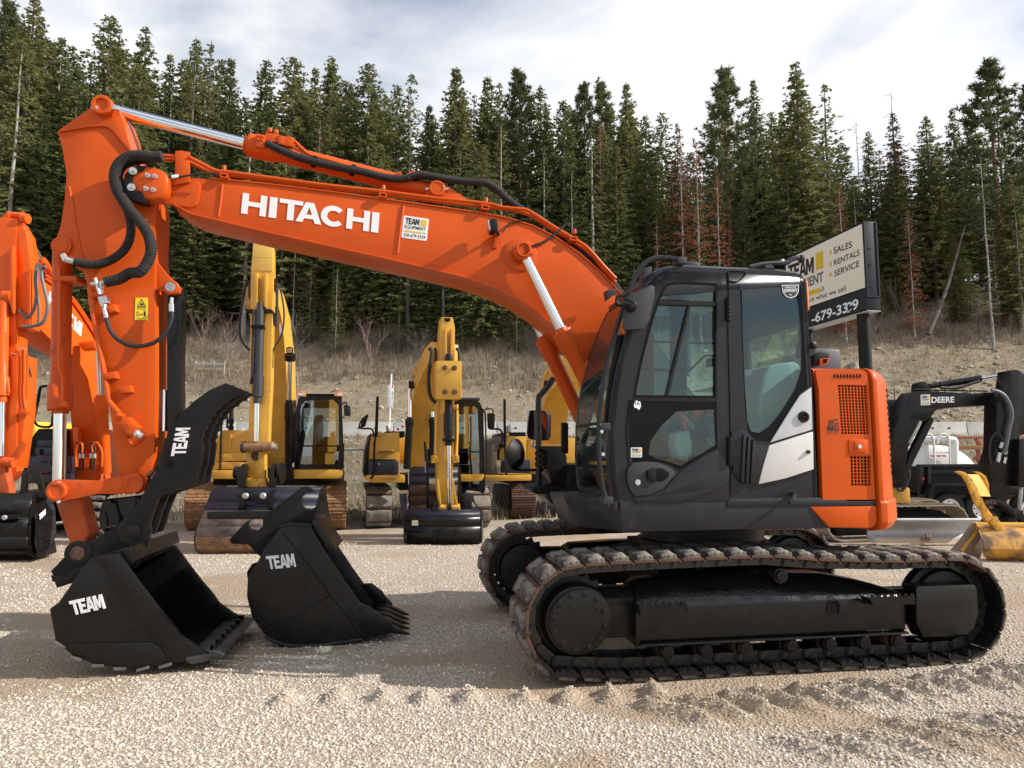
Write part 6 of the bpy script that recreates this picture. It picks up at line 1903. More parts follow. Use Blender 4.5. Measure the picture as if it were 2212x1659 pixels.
# leafless shrubs
def bare_shrub(seed, h, m, n=5, spread=.5):
    r = random.Random(seed); mb = MB()
    def grow(p, d, L, rr, lev):
        e = p + d * L; mid = p.lerp(e, .5) + Vector((r.uniform(-1, 1), r.uniform(-1, 1), 0)) * L * .06
        mb.tube([p, mid, e], [rr, rr * .8, rr * .6], 4 if lev < 2 else 3, sub=1)
        if lev >= 4: return
        for k in range(2 if lev else 3):
            nd = (d + Vector((r.uniform(-1, 1), r.uniform(-1, 1), r.uniform(-.2, .6))) * spread).normalized()
            grow(p.lerp(e, r.uniform(.55, 1)), nd, L * r.uniform(.55, .8), rr * .55, lev + 1)
    for k in range(n):
        a = r.uniform(0, 2 * PI); grow(Vector((0, 0, -.1)), Vector((.35 * math.cos(a), .35 * math.sin(a), 1)).normalized(), h * .42, h * .009, 0)
    return mb.mesh('shrub', [m], 0, 0)
TWIG = mat('grey_twig', (.20, .17, .145), .9); TWIG_RED = mat('reddish_twig', (.20, .13, .11), .9)
SHR = [bare_shrub(1, 5, TWIG), bare_shrub(2, 5, TWIG_RED, 4, .45), bare_shrub(3, 4, TWIG, 7, .7)]
def shrub(k, u, v, Y, h, label, group=None):
    p = atY(u, v, Y); z = ground_z(p.x, Y)
    o = bpy.data.objects.new('bare_shrub', SHR[k]); COL.objects.link(o); o.location = (p.x, Y, z); s = h / 5; o.scale = (s, s, s)
    o.rotation_euler = (0, 0, tree_r.uniform(0, 6)); tag(o, label, 'shrub', group)
shrub(1, 805, 740, 54.5, 4.2, 'leafless birch-like shrub with pale stems below the boom')
shrub(2, 905, 735, 55, 3.8, 'grey twiggy leafless shrub right of the pale-stemmed one')
for k in range(22):
    u = tree_r.uniform(380, 2200)
    shrub(tree_r.choice([0, 2, 1]), u, 735, tree_r.uniform(54, 58.5), tree_r.uniform(2.0, 4.2), 'leafless grey shrub at the foot of the forest ' + zone(u), 'leafless shrubs at the forest edge')
# dead grass and low brush on the hillside and bank: one uncountable mass
def brush(name, n, fn, m, label):
    r = np.random.default_rng(9); co, tri = [], []
    for k in range(n):
        x, y, h, sp, nb = fn(r)
        z = ground_z(x, y) + rough(x, y) - .03
        for b in range(nb):
            a = r.uniform(0, 2 * PI); d = np.array([math.cos(a) * sp * r.uniform(.2, 1), math.sin(a) * sp * r.uniform(.2, 1), h * r.uniform(.5, 1.1)])
            p = np.array([x, y, z]) + np.array([r.normal() * .12, r.normal() * .12, 0]); s = np.array([-math.sin(a * 3), math.cos(a * 3) * .4, 0]) * r.uniform(.012, .03)
            i = len(co); co.extend([p - s, p + s, p + d]); tri.append((i, i + 1, i + 2))
    me = raw_mesh(name, co, tri, m); o = bpy.data.objects.new(name, me); COL.objects.link(o); tag(o, label, 'brush', kind='stuff')
BR = mat('dead_brush', (.27, .21, .155), .95, var=.35, vscale=.35)
GRS = mat('dry_grass', (.34, .27, .17), .95, var=.3, vscale=.5, dust=(.13, .15, .05), dust_amt=.12, dscale=.4)
def f_hill(r):
    y = r.uniform(46.5, 60); x = r.uniform(-46, 50)
    dens = noise.noise(Vector((x * .12, y * .3, 3.0)))
    if y < 50.5 + dens * 4 + max(0, x - 8) * .2: y = r.uniform(53 + (1.5 if x > 12 else -1.5), 60)
    return x, y, r.uniform(.5, 1.15), .45, 9
brush('brush', 9000, f_hill, BR, 'grey dead brush covering the upper hillside')
def f_grass(r):
    if r.random() < .45:
        return r.uniform(-26, 28), r.uniform(15.4, 33), r.uniform(.12, .38), .14, 7
    x, y = r.uniform(-44, 48), r.uniform(43, 58)
    if noise.noise(Vector((x * .35, y * .35, 8.0))) < .05: x, y = r.uniform(-44, 48), r.uniform(50, 58)
    return x, y, r.uniform(.2, .6), .3, 8
brush('dry_grass', 12000, f_grass, GRS, 'tufts of dry grass on the banks')
# =================================================================== machines parked behind
def yaw_dir(a): return Vector((-math.sin(a), math.cos(a), 0))
YV = yaw_dir(.24)           # the parked row faces a little to the right
def vp(name, view, pts, Y, depth, m, parent, bevel=.01, holes=()):
    return MB().prism(V(view, pts, Y), YV * depth, 0, [V(view, h, Y) for h in holes]).build(name, m, parent, bevel if not holes else 0)
def vt(name, view, pts, Y, r, m, parent, seg=8, sub=5, ribs=0.):
    P = [atY(*px(view, p[0], p[1]), p[2] if len(p) > 2 else Y) for p in pts]
    return MB().tube(P, r, seg, sub=sub, ribs=ribs).build(name, m, parent)
def vc(name, view, a, b, Y, r, m, parent, seg=16):
    return MB().cyl(atY(*px(view, *a), Y), atY(*px(view, *b), Y), r, seg=seg).build(name, m, parent)

def front_track(parent, xc, yf, length, width, height, pitch, style, mats, frame_m, yaw=0.0, blank=False):
    """track seen end on: runs back along +Y from yf"""
    r = height / 2 - .03
    X, Y = Vector((math.cos(yaw), math.sin(yaw), 0)), Vector((-math.sin(yaw), math.cos(yaw), 0))
    o = Vector((xc, yf, 0))
    def W(a, t, z): return o + Y * a + X * t + UZ * z
    mb = MB()
    mb.loft([[W(.55, t, .16), W(.45, t, height * .55), W(.8, t, height - .16), W(length - .8, t, height - .16), W(length - .5, t, height * .55), W(length - .6, t, .16)] for t in (-.14, .14)])
    tr = mb.build('track_frame', frame_m, parent, .01)
    mb = MB().cyl(W(r + .05, -.11, r + .03), W(r + .05, .11, r + .03), r - .09, seg=24); mb.build('front_idler', STEEL_DARK, tr)
    sm = shoe_mesh(width, pitch, style, mats)
    path = []
    for k in range(15):
        a = rad(-90 - 180 * k / 14)
        path.append((r + .05 + r * math.cos(a), r + .03 + r * math.sin(a)))
    path += [(length - r, 2 * r + .03)]
    for k in range(15):
        a = rad(90 - 180 * k / 14)
        path.append((length - r + r * math.cos(a), r + .03 + r * math.sin(a)))
    c0 = Vector((length / 2, r + .03))
    for a, b in resample(path, pitch):
        c = (a + b) / 2; d = (b - a).normalized()
        if c.x > length * .7 and not blank: continue
        A = Y * d.x + UZ * d.y; Zv = Y * d.y - UZ * d.x
        ctr = Vector((max(r, min(length - r, c.x)), r + .03))
        if (c - ctr).dot(Vector((d.y, -d.x))) < 0: Zv = -Zv
        B = Zv.cross(A)
        R = Matrix((A, B, Zv)).transposed().to_4x4(); R.translation = W(c.x, 0, c.y)
        inst('track_shoe', sm, tr, R)
    return tr
def gx(u, Y): return (u - 1106.0) / FPX * Y
TAN_PAD = mat('dusty_tan_pad', (.20, .175, .145), .9, var=.25, vscale=8, dust=(.06, .05, .045), dust_amt=.22, dscale=6)
GRY_PAD = mat('dusty_grey_pad', (.17, .16, .145), .9, var=.3, vscale=7, dust=(.30, .26, .20), dust_amt=.25, dscale=5)

# ------------------------------------------------------------- yellow excavator with the tall stick, left of the three
Y1 = 13.4
C1 = thing('excavator', 'yellow excavator with an upright stick and wide rusty bucket, behind the spare bucket', 'excavator', (gx(581, Y1), Y1 + 1.9, 0), 'yellow excavators parked in a row')
for u in (441, 719):
    front_track(C1, gx(u, Y1), Y1, 4.0, .60, .86, .19, 'grouser', [RUST_LIGHT, RUST_LIGHT, RUST], BLACK_SATIN, yaw=.24)
mb = MB().box((gx(600, 14.9), 15.4, .98), 2.2, 2.2, .28); mb.build('undercarriage', BLACK_SATIN, C1, .03)
YB = 13.75
vp('engine_hood', 'B2', [(150, 712), (158, 600), (200, 510), (225, 497), (465, 497), (560, 497), (560, 712)], YB, 2.4, YELLOW, C1, .04)
vp('hood_step', 'B2', [(285, 500), (300, 515), (300, 660), (285, 645)], YB - .03, .04, YELLOW, C1, .006)
vp('body_panel', 'B2', [(112, 716), (445, 706), (445, 786), (108, 790)], YB - .06, 2.0, YELLOW, C1, .02)
vp('body_panel', 'B2', [(105, 795), (445, 795), (445, 866), (108, 862)], YB - .10, 2.0, YELLOW, C1, .02)
vp('deck_edge', 'B2', [(95, 872), (336, 872), (336, 956), (130, 952), (98, 935)], YB - .14, 2.2, YELLOW, C1, .03)
vp('deck', 'B2', [(330, 860), (1000, 860), (1000, 970), (330, 960)], YB + .3, 2.2, BLACK_SATIN, C1, .02)
vp('counterweight', 'B2', [(150, 900), (160, 600), (250, 520), (840, 520), (840, 900)], YB + 2.3, .9, YELLOW, C1, .1)
vt('hand_rail', 'B2', [(195, 945), (200, 700), (212, 380), (222, 345), (250, 350), (262, 380), (262, 480)], YB - .1, .022, BLACK_SATIN, C1, 8)
MB().lathe(atY(*px('B2', 296, 498), YB + .6), UZ, [(0, .055), (.09, .055), (.09, .04), (.14, .04), (.14, .06), (.38, .04), (.95, .035)], 14).build('exhaust_stack', BLACK_SATIN, C1)
vp('wing_mirror', 'B2', [(205, 310), (220, 285), (270, 268), (300, 275), (298, 300), (230, 318)], YB + .3, .06, PLASTIC, C1, .01)
# cab
YC = 13.55
outer = [(886, 858), (896, 560), (905, 300), (925, 200), (1000, 172), (1270, 170), (1330, 205), (1345, 560), (1350, 858)]
scr = [(932, 636), (940, 300), (948, 262), (990, 222), (1250, 212), (1300, 262), (1305, 640)]
scr2 = [(932, 652), (1305, 652), (1300, 780), (1280, 815), (940, 815)]
CB1 = vp('cab', 'B2', outer, YC, .06, BLACK, C1, 0, [scr, scr2])
vp('windscreen_pane', 'B2', scr, YC + .02, .004, GLASS_BLUE, CB1, 0)
vp('windscreen_pane', 'B2', scr2, YC + .02, .004, GLASS_BLUE, CB1, 0)
vp('cab_rear', 'B2', outer, YC + 1.6, .05, BLACK, CB1, 0, [[(975, 560), (975, 290), (1275, 290), (1275, 560)]])
P0 = V('B2', outer, YC)
MB().prism([P0[2] + YV * .05, P0[2] + YV * 1.6, P0[0] + YV * 1.6, P0[0] + YV * .05], Vector((.04, 0, 0))).build('cab_side', BLACK, CB1)
MB().prism([P0[6] + YV * .05, P0[6] + YV * 1.6, P0[6] + YV * 1.6 - UZ * .12, P0[6] + YV * .05 - UZ * .12], Vector((-.04, 0, 0))).build('cab_side', BLACK, CB1)
MB().prism([P0[8] + YV * .05, P0[8] + YV * 1.6, P0[8] + YV * 1.6 + UZ * .5, P0[8] + YV * .05 + UZ * .5], Vector((-.04, 0, 0))).build('cab_side', BLACK, CB1)
MB().prism([P0[3] + UZ * .03, P0[6] + UZ * .03, P0[6] + YV * 1.65 + UZ * .03, P0[3] + YV * 1.65 + UZ * .03], UZ * .07).build('cab_roof', BLACK_SATIN, CB1, .02)
for x in (955, 1303):
    a = vp('roof_light', 'B2', [(x - 45, 180), (x - 42, 140), (x - 32, 133), (x + 30, 133), (x + 40, 142), (x + 42, 185)], YC - .06, .14, AMBER, CB1, .015)
    vp('lens', 'B2', [(x - 36, 178), (x - 34, 148), (x + 30, 148), (x + 32, 178)], YC - .064, .02, LENS, a, .004)
vp('cab_base', 'B2', [(884, 866), (1340, 866), (1342, 905), (1325, 945), (1280, 950), (884, 950)], YC - .05, 1.7, YELLOW, C1, .02)
vp('wing_mirror', 'B2', [(1350, 262), (1412, 268), (1412, 370), (1352, 362)], YC - .05, .05, PLASTIC, CB1, .015)
vt('mirror_arm', 'B2', [(1330, 260), (1350, 240), (1375, 245), (1376, 310)], YC - .08, .014, BLACK_SATIN, CB1, 6)
vp('seat', 'B2', [(1010, 640), (1015, 520), (1040, 470), (1060, 440), (1080, 360), (1155, 350), (1168, 470), (1160, 600), (1100, 640)], YC + .8, .35, SEAT, CB1, .03)
vp('side_console', 'B2', [(945, 620), (945, 520), (975, 490), (985, 600)], YC + .6, .5, BLACK_SATIN, CB1, .02)
vp('side_console', 'B2', [(1225, 620), (1225, 520), (1265, 500), (1275, 610)], YC + .6, .5, BLACK_SATIN, CB1, .02)
vt('wiper', 'B2', [(905, 605), (925, 420), (930, 330)], YC - .03, .012, BLACK_MATT, CB1, 6)
mb = MB()
for x in (1108, 1135, 1228):
    mb.tube([atY(*px('B2', x, 640), YC + .4), atY(*px('B2', x + 3, 550), YC + .4)], .012, 6)
mb.build('levers', BLACK_SATIN, CB1)['kind'] = 'stuff'
# boom: a bent box from the deck over to the stick pin
def beam(name, pts, w, hs, m, parent, bevel=.01):
    """box beam through points with given heights, width across X"""
    rings = []
    for i, (p, h) in enumerate(zip(pts, hs)):
        p = Vector(p); a, b = Vector(pts[max(i - 1, 0)]), Vector(pts[min(i + 1, len(pts) - 1)])
        t = (b - a).normalized(); sd = Vector((1, 0, 0)); sd = (sd - t * sd.dot(t)).normalized(); n = sd.cross(t)
        if n.z < 0 and abs(n.z) > .2: n = -n
        rings.append([p - sd * w / 2 - n * h / 2, p + sd * w / 2 - n * h / 2, p + sd * w / 2 + n * h / 2, p - sd * w / 2 + n * h / 2])
    return MB().loft(rings).build(name, m, parent, bevel)
bf = [atY(604, 1000, 14.5), atY(603, 900, 14.2), atY(598, 790, 13.6), atY(588, 705, 12.9), atY(576, 658, 12.2), atY(567, 640, 11.75)]
BM1 = beam('boom', bf, .56, [.45, .56, .62, .56, .44, .32], YELLOW, C1, .012)
vp('maker_badge', 'B1', [(768, 930), (785, 960), (800, 1080), (792, 1150), (780, 1140)], 12.35, .01, WHITE, BM1, 0)
# stick
YS = 11.35
st1 = [(500, 165), (708, 175), (700, 470), (690, 1000), (672, 1659)]
ST = MB().prism([atY(*px('B1', x, y), YS) for x, y in [(498, 165), (708, 176), (712, 480), (700, 1000), (690, 1659)]] + [atY(*px('B2', x, y), YS) for x, y in [(655, 400), (645, 700), (612, 720), (614, 960), (440, 960), (446, 700), (465, 400)]] + [atY(*px('B1', x, y), YS) for x, y in [(462, 1659), (468, 1000), (473, 470)]], YV * .42).build('stick', YELLOW, C1, .012)
vp('stick_cap', 'B1', [(500, 168), (706, 178), (700, 462), (478, 452)], YS - .012, .02, YELLOW_PALE, ST, .005)
for x in (552, 665):
    vp('lug', 'B1', [(x - 18, 100), (x + 14, 100), (x + 24, 170), (x - 26, 166)], YS + .05, .3, YELLOW_PALE, ST, .005)
for x in (530, 627):
    vp('stick_rib', 'B1', [(x - 16, 478), (x + 18, 474), (x + 16, 800), (x + 8, 850), (x - 18, 830)], YS - .12, .13, YELLOW, ST, .008)
vp('seam', 'B1', [(490, 305), (692, 316), (692, 324), (490, 312)], YS - .016, .01, YELLOW, ST, 0)
BCY = MB()
a, b = atY(*px('B1', 572, 800), YS - .10), atY(*px('B2', 546, 215), YS - .10)
d = (b - a); L = d.length
BCY.lathe(a, d, [(0, .05), (.12, .05), (.12, .075), (L - .42, .075), (L - .40, .092), (L - .05, .092), (L - .05, .066), (L + .06, .066)], 18)
BC1 = BCY.build('bucket_cylinder', mat('black_ram_barrel', (.030, .031, .036), .42, var=.15, vscale=10), ST)
vc('rod', 'B2', (543, 200), (536, 600), YS - .10, .047, CHROME, BC1)
vt('pipe', 'B1', [(500, 870), (497, 1100), (490, 1400), (488, 1560), (470, 1659)], YS - .16, .022, HOSE, BC1)
for x0, x1 in ((425, 508), (610, 690)):
    vp('port', 'B1', [(x0, 865), (x1, 862), (x1, 905), (x0 + 10, 905)], YS - .12, .08, BLACK_SATIN, BC1, .01)
vp('clamp', 'B1', [(470, 1032), (615, 1030), (615, 1060), (470, 1058)], YS - .22, .2, BLACK_SATIN, BC1, .01)
vc('cross_tube', 'B2', (402, 655), (690, 650), YS - .08, .082, RUST_LIGHT, ST, 20)
vc('tube_end', 'B2', (402, 655), (432, 655), YS - .08, .098, RUST, ST, 20)
vc('tube_end', 'B2', (690, 650), (722, 648), YS - .08, .05, ZINC, ST, 14)
mb = MB().lathe(atY(*px('B2', 532, 735), YS - .005), YV, [(-.004, .085), (.003, .085)], 24); mb.build('link_recess', RUST, ST)
for a_, pts in ((0, [(350, 900), (390, 830), (410, 810), (440, 830), (440, 960), (410, 1060), (360, 1110), (358, 1000)]), (1, [(650, 960), (668, 840), (690, 808), (706, 820), (700, 1000), (690, 1110), (650, 1080)])):
    vp('coupler_cheek', 'B2', pts, YS - .25, .5, BLACK, ST, .01)
vc('coupler_boss', 'B2', (335, 895), (400, 895), YS - .05, .105, STEEL_DARK, ST, 20)
MB().lathe(atY(*px('B2', 700, 900), YS - .05), (1, 0, 0), [(0, .08), (.10, .08), (.10, .17), (.14, .17)], 22).build('coupler_disc', STEEL_DARK, ST)
vp('stick_foot', 'B2', [(440, 950), (614, 950), (640, 1045), (418, 1045)], YS - .14, .5, YELLOW_CHIP, ST, .02)
vp('coupler_bar', 'B2', [(342, 1095), (688, 1090), (684, 1128), (345, 1132)], YS - .62, .10, BLACK, ST, .01)
mb = MB()
for x in (432, 596):
    c = atY(*px('B2', x, 1111), YS - .62); mb.lathe(c, -YV, [(-.02, .05), (.015, .05), (.03, .03)], 14)
mb.build('bolts', STEEL_WORN, ST)
for pts in ([(372, 1110), (420, 1050), (425, 1240), (360, 1250)], [(655, 1105), (694, 1050), (692, 1250), (650, 1250)]):
    vp('bucket_ear', 'B2', pts, YS - .58, .5, BLACK, ST, .01)
# wide bucket under the stick: profile in depth and height, swept across
def swept_bucket(root, x0, x1, prof, mats, side_m, lip=None):
    """prof: list of (Y, z, material)"""
    mb = MB()
    rings = [[Vector((x0, y, z)), Vector((x1, y, z))] for y, z, k in prof]
    for i in range(len(prof) - 1):
        mb.add([rings[i][0], rings[i][1], rings[i + 1][1], rings[i + 1][0]], [(0, 1, 2, 3)], prof[i][2])
        n = (rings[i + 1][0] - rings[i][0]).cross(Vector((1, 0, 0))).normalized() * .02
    shell = mb.build('shell', mats, root, 0, smooth=40, recalc=False)
    sd = shell.modifiers.new('thickness', 'SOLIDIFY'); sd.thickness = .025; sd.offset = 0
    for x, e in ((x0, -.03), (x1, .03)):
        MB().prism([Vector((x, y, z)) for y, z, k in prof], (e, 0, 0)).build('side_plate', side_m, root, .004)
    return shell
def zat(v, Y): return atY(1106, v, Y).z
BKN = mat('blue_black_paint', (.018, .018, .030), .45, var=.2, vscale=5, spec=.35)
RUSTY_FACE = mat('rubbed_rusty_plate', (.17, .125, .10), .55, var=.35, vscale=6, dust=(.05, .045, .045), dust_amt=.32, dscale=4)
v_ = lambda y: px('B2', 0, y)[1]
xa, xb = gx(px('B2', 72, 0)[0], 10.7), gx(px('B2', 1060, 0)[0], 10.7)
prof = [(11.25, zat(v_(1028), 11.25), 0), (11.05, zat(v_(1050), 11.05), 0), (10.90, zat(v_(1170), 10.9), 0), (10.78, zat(v_(1250), 10.78), 1), (10.66, zat(v_(1320), 10.66), 1), (10.56, zat(v_(1400), 10.56), 1), (10.50, zat(v_(1490), 10.5), 2), (10.52, zat(v_(1570), 10.52), 2), (10.60, .02, 2), (11.3, .03, 2), (11.75, .22, 2)]
BU1 = thing('excavator_bucket', 'wide bucket with a rust-rubbed face hanging on the yellow excavator with the tall stick', 'bucket', ((xa + xb) / 2, 11.0, 0))
swept_bucket(BU1, xa, gx(682, 10.7), prof, [BKN, RUSTY_FACE, RUST_LIGHT], BLACK)
vp('wear_band', 'B2', [(75, 1262), (700, 1250), (700, 1318), (72, 1326)], 10.63, .08, STEEL_DARK, BU1, .01)
for i in range(3):
    pass
# boom rams, work light, hoses
for Y_, dx, tp in ((13.0, 0, 1),):
    R1_ = MB(); a, b = atY(*px('B2', 838, 250), 13.0), atY(*px('B2', 835, 955), 13.4); d = b - a; L = d.length
    R1_.lathe(a, d, [(-.08, .06), (0, .06), (0, .082), (.32, .082), (.36, .07), (L, .07)], 18)
    r_ = R1_.build('boom_ram', BLACK, BM1)
    MB().cyl(atY(*px('B1', 890, 1400), 12.6), a, .042, seg=16).build('rod', CHROME, r_)
vp('work_light', 'B1', [(846, 1275), (865, 1265), (905, 1265), (918, 1278), (918, 1332), (905, 1340), (848, 1338)], 12.55, .12, BLACK_SATIN, BM1, .02)
vp('lens', 'B1', [(856, 1282), (908, 1280), (908, 1330), (858, 1332)], 12.545, .02, mat('amber_lamp_glass', (.55, .38, .22), .15, metal=.3), BM1, .005)
MB().cyl(atY(*px('B1', 890, 1345), 12.55), atY(*px('B1', 890, 1408), 12.6), .10, seg=16).build('ram_pin_cap', BLACK_SATIN, BM1)
vt('hose', 'B1', [(470, 575), (430, 590), (395, 720), (370, 880), (355, 1000), (360, 1150), (400, 1240), (460, 1300)], 11.6, .020, HOSE, ST)
vt('hose', 'B1', [(750, 590), (752, 750), (748, 900), (738, 1030), (725, 1020), (716, 920), (690, 880)], 11.3, .022, HOSE, ST)
vt('hose', 'B1', [(770, 600), (800, 720), (825, 880), (820, 1030), (790, 1160), (730, 1260), (705, 1340), (703, 1490)], 11.5, .016, HOSE, ST)
vp('pin_block', 'B1', [(718, 540), (750, 535), (752, 600), (720, 640), (705, 830), (700, 600)], 11.5, .3, BLACK_SATIN, ST, .01)
vp('pin_block', 'B1', [(440, 600), (472, 575), (472, 760), (445, 740)], 11.5, .3, RUST, ST, .01)

# ------------------------------------------------------------- middle yellow excavator
Y2 = 13.75
C2 = thing('excavator', 'yellow excavator with a bolted guard plate on its stick, middle of the yellow row', 'excavator', (gx(925, Y2), Y2 + 1.8, 0), 'yellow excavators parked in a row')
for u in (823, 1037):
    front_track(C2, gx(u, Y2), Y2, 3.7, .52 if u < 900 else .50, .82, .30, 'pad', [RUST, GRY_PAD if u < 900 else TAN_PAD, RUST], BLACK_SATIN, yaw=.24)
YB2 = 14.0
vp('body', 'B4', [(190, 490), (195, 60), (225, -110), (640, -125), (640, 490)], YB2, 2.3, YELLOW, C2, .02)
vp('side_door', 'B4', [(128, 500), (150, 150), (190, 0), (215, -100), (230, -110), (190, 120), (168, 495)], YB2 - .03, 1.8, BLACK_SATIN, C2, .02)
tb2 = vp('tool_box', 'B4', [(186, 490), (190, 310), (210, 292), (615, 288), (628, 310), (628, 490)], YB2 - .45, .5, NAVY, C2, .03)
vp('box_tread', 'B4', [(220, 272), (580, 272), (590, 290), (212, 292)], YB2 - .4, .4, BLACK_MATT, tb2, 0)
vp('box_latch', 'B4', [(458, 395), (475, 385), (540, 382), (542, 462), (470, 470), (458, 455)], YB2 - .46, .02, GREY_SKIRT, tb2, .008)
c = atY(*px('B4', 342, 340), YB2 - .45); MB().lathe(c, -YV, [(0, .014), (.01, .014), (.014, .006)], 10).build('bolt', ZINC, tb2)
vp('deck_edge', 'B4', [(120, 540), (190, 500), (632, 498), (720, 498), (722, 612), (240, 608), (170, 585)], YB2 - .5, 1.6, YELLOW, C2, .03)
vp('step_plate', 'B4', [(380, 515), (605, 512), (605, 545), (380, 548)], YB2 - .54, .06, YELLOW, C2, .008)
vp('step_bracket', 'B4', [(335, 128), (555, 128), (555, 168), (530, 150), (360, 150), (340, 175)], YB2 - .08, .08, YELLOW, C2, .005)
vp('deck', 'B4', [(630, 500), (1560, 500), (1560, 640), (640, 640)], YB2 + .2, 1.9, BLACK_SATIN, C2, .02)
vp('slew_ring', 'B4', [(640, 600), (1640, 600), (1640, 720), (640, 720)], YB2 + .5, 1.2, STEEL_DARK, C2, .02)
vp('engine_cover', 'B3', [(270, 1320), (280, 1285), (320, 1272), (420, 1275), (500, 1270), (500, 1335)], YB2 + .2, 1.8, BLACK_SATIN, C2, .02)
vp('body_cap', 'B3', [(228, 1320), (228, 1285), (236, 1275), (268, 1275), (270, 1318)], YB2 - .02, .2, YELLOW_PALE, C2, .01)
vp('counterweight', 'B3', [(130, 1600), (140, 1330), (960, 1330), (960, 1600)], YB2 + 2.3, .8, YELLOW, C2, .08)
vt('hand_rail', 'B3', [(185, 1659), (188, 1500), (202, 1300), (212, 1080), (218, 940), (222, 925), (226, 945), (222, 1100), (216, 1330)], YB2 - .2, .02, BLACK_SATIN, C2)
vt('hand_rail', 'B4', [(275, 0), (272, 200), (268, 400), (245, 520), (215, 545)], YB2 - .52, .02, BLACK_SATIN, C2)
vt('exhaust', 'B3', [(336, 1290), (334, 1240), (328, 1215)], YB2 + .6, .05, STEEL_WORN, C2, 10)
vp('wing_mirror', 'B3', [(48, 1228), (75, 1130), (128, 1098), (130, 1120), (98, 1225), (60, 1238)], YB2 - .3, .05, BLACK_SATIN, C2, .01)
vt('mirror_arm', 'B3', [(75, 1145), (45, 1195), (40, 1235), (70, 1245), (150, 1248), (178, 1275), (182, 1330)], YB2 - .3, .018, BLACK_SATIN, C2)
# cab
YC2 = 13.95
o2 = [(1000, 1659 + 250), (1010, 1020), (1030, 990), (1060, 962), (1230, 958), (1268, 985), (1288, 1040), (1305, 1659 + 250)]
o2 = [(1000, 1900), (1008, 1030), (1040, 985), (1070, 965), (1230, 958), (1265, 985), (1285, 1040), (1308, 1900)]
s2 = [(1020, 1470), (1040, 1060), (1080, 1022), (1210, 1020), (1238, 1050), (1258, 1476)]
s2b = [(1020, 1490), (1258, 1490), (1258, 1800), (1230, 1850), (1020, 1855)]
CB2 = vp('cab', 'B3', o2, YC2, .06, BLACK, C2, 0, [s2, s2b])
vp('windscreen_pane', 'B3', s2, YC2 + .02, .004, GLASS_BLUE, CB2, 0)
vp('windscreen_pane', 'B3', s2b, YC2 + .02, .004, GLASS_BLUE, CB2, 0)
vp('cab_rear', 'B3', o2, YC2 + 1.4, .05, BLACK, CB2, 0, [[(1040, 1300), (1040, 1100), (1118, 1100), (1118, 1300)]])
P0 = V('B3', o2, YC2)
for i in (1, 6):
    MB().prism([P0[i] + YV * .05, P0[i] + YV * 1.4, P0[7 if i == 6 else 0] + YV * 1.4, P0[7 if i == 6 else 0] + YV * .05], Vector((.03, 0, 0))).build('cab_side', BLACK, CB2)
MB().prism([P0[2] + UZ * .05, P0[5] + UZ * .05, P0[5] + UZ * .05 + YV * 1.45, P0[2] + UZ * .05 + YV * 1.45], UZ * .06).build('cab_roof', PLASTIC, CB2, .02)
vp('cab_base', 'B4', [(1510, 488), (1882, 486), (1870, 540), (1840, 582), (1800, 590), (1510, 594)], YC2 - .04, 1.5, YELLOW, C2, .02)
vp('seat', 'B3', [(1050, 1470), (1048, 1330), (1070, 1300), (1110, 1320), (1135, 1380), (1130, 1470)], YC2 + .7, .3, SEAT, CB2, .03)
vp('wing_mirror', 'B3', [(1338, 1100), (1350, 1088), (1408, 1090), (1418, 1110), (1410, 1240), (1345, 1238)], YC2 - .05, .06, BLACK_SATIN, C2, .015)
vt('mirror_arm', 'B3', [(1290, 1075), (1315, 1052), (1390, 1052), (1392, 1130)], YC2 - .08, .014, BLACK_SATIN, C2, 6)
vt('grab_rail', 'B3', [(1290, 1075), (1312, 1090), (1322, 1300), (1326, 1500), (1330, 1659)], YC2 - .06, .016, BLACK_SATIN, C2, 6)
vt('grab_rail', 'B4', [(1910, 0), (1912, 300), (1905, 440), (1880, 470), (1840, 460)], YC2 - .06, .016, BLACK_SATIN, C2, 6)
# boom: arch from the deck to the stick head
bp2 = [atY(*px('B3', 690, 1659), 14.6), atY(*px('B3', 675, 1350), 14.45), atY(*px('B3', 690, 1000), 14.0), atY(*px('B3', 745, 740), 13.4), atY(*px('B3', 830, 560), 12.7), atY(*px('B3', 905, 470), 12.2)]
BM2 = beam('boom', bp2, .50, [.5, .62, .70, .62, .48, .34], YELLOW, C2, .012)
bl_, br_ = atY(*px('B3', 688, 790), 12.95), atY(*px('B3', 742, 730), 12.8)
mb = MB().prism([atY(*px('B3', x, y), 12.9) for x, y in ((688, 640), (708, 618), (735, 622), (742, 650), (738, 725), (690, 792))], YV * .006, 0)
put_text(mb, 'CAT', atY(*px('B3', 698, 735), 12.89), atY(*px('B3', 728, 700), 12.89), atY(*px('B3', 698, 690), 12.89), 1, .02)
mb.prism([atY(*px('B3', x, y), 12.89) for x, y in ((698, 760), (725, 725), (722, 705), (706, 740))], YV * .001, 2)
mb.build('maker_badge', [DECAL_GREY, WHITE, DECAL_YEL], BM2, 0, smooth=0)
for x0, x1, y0, y1 in ((835, 700, 470, 560), (840, 690, 490, 580)):
    vt('boom_pipe', 'B3', [(x0, y0 - 30, 12.6), (790, 480, 12.8), (700, 545, 13.2), (610, 640, 13.6), (582, 690, 13.7), (580, 800, 13.8)], 12.8, .022, YELLOW, BM2)
vc('pin_cap', 'B3', (545, 805), (590, 805), 13.5, .085, BLACK_SATIN, BM2, 18)
vc('pin_tube', 'B3', (585, 800), (680, 795), 13.55, .065, YELLOW, BM2, 18)
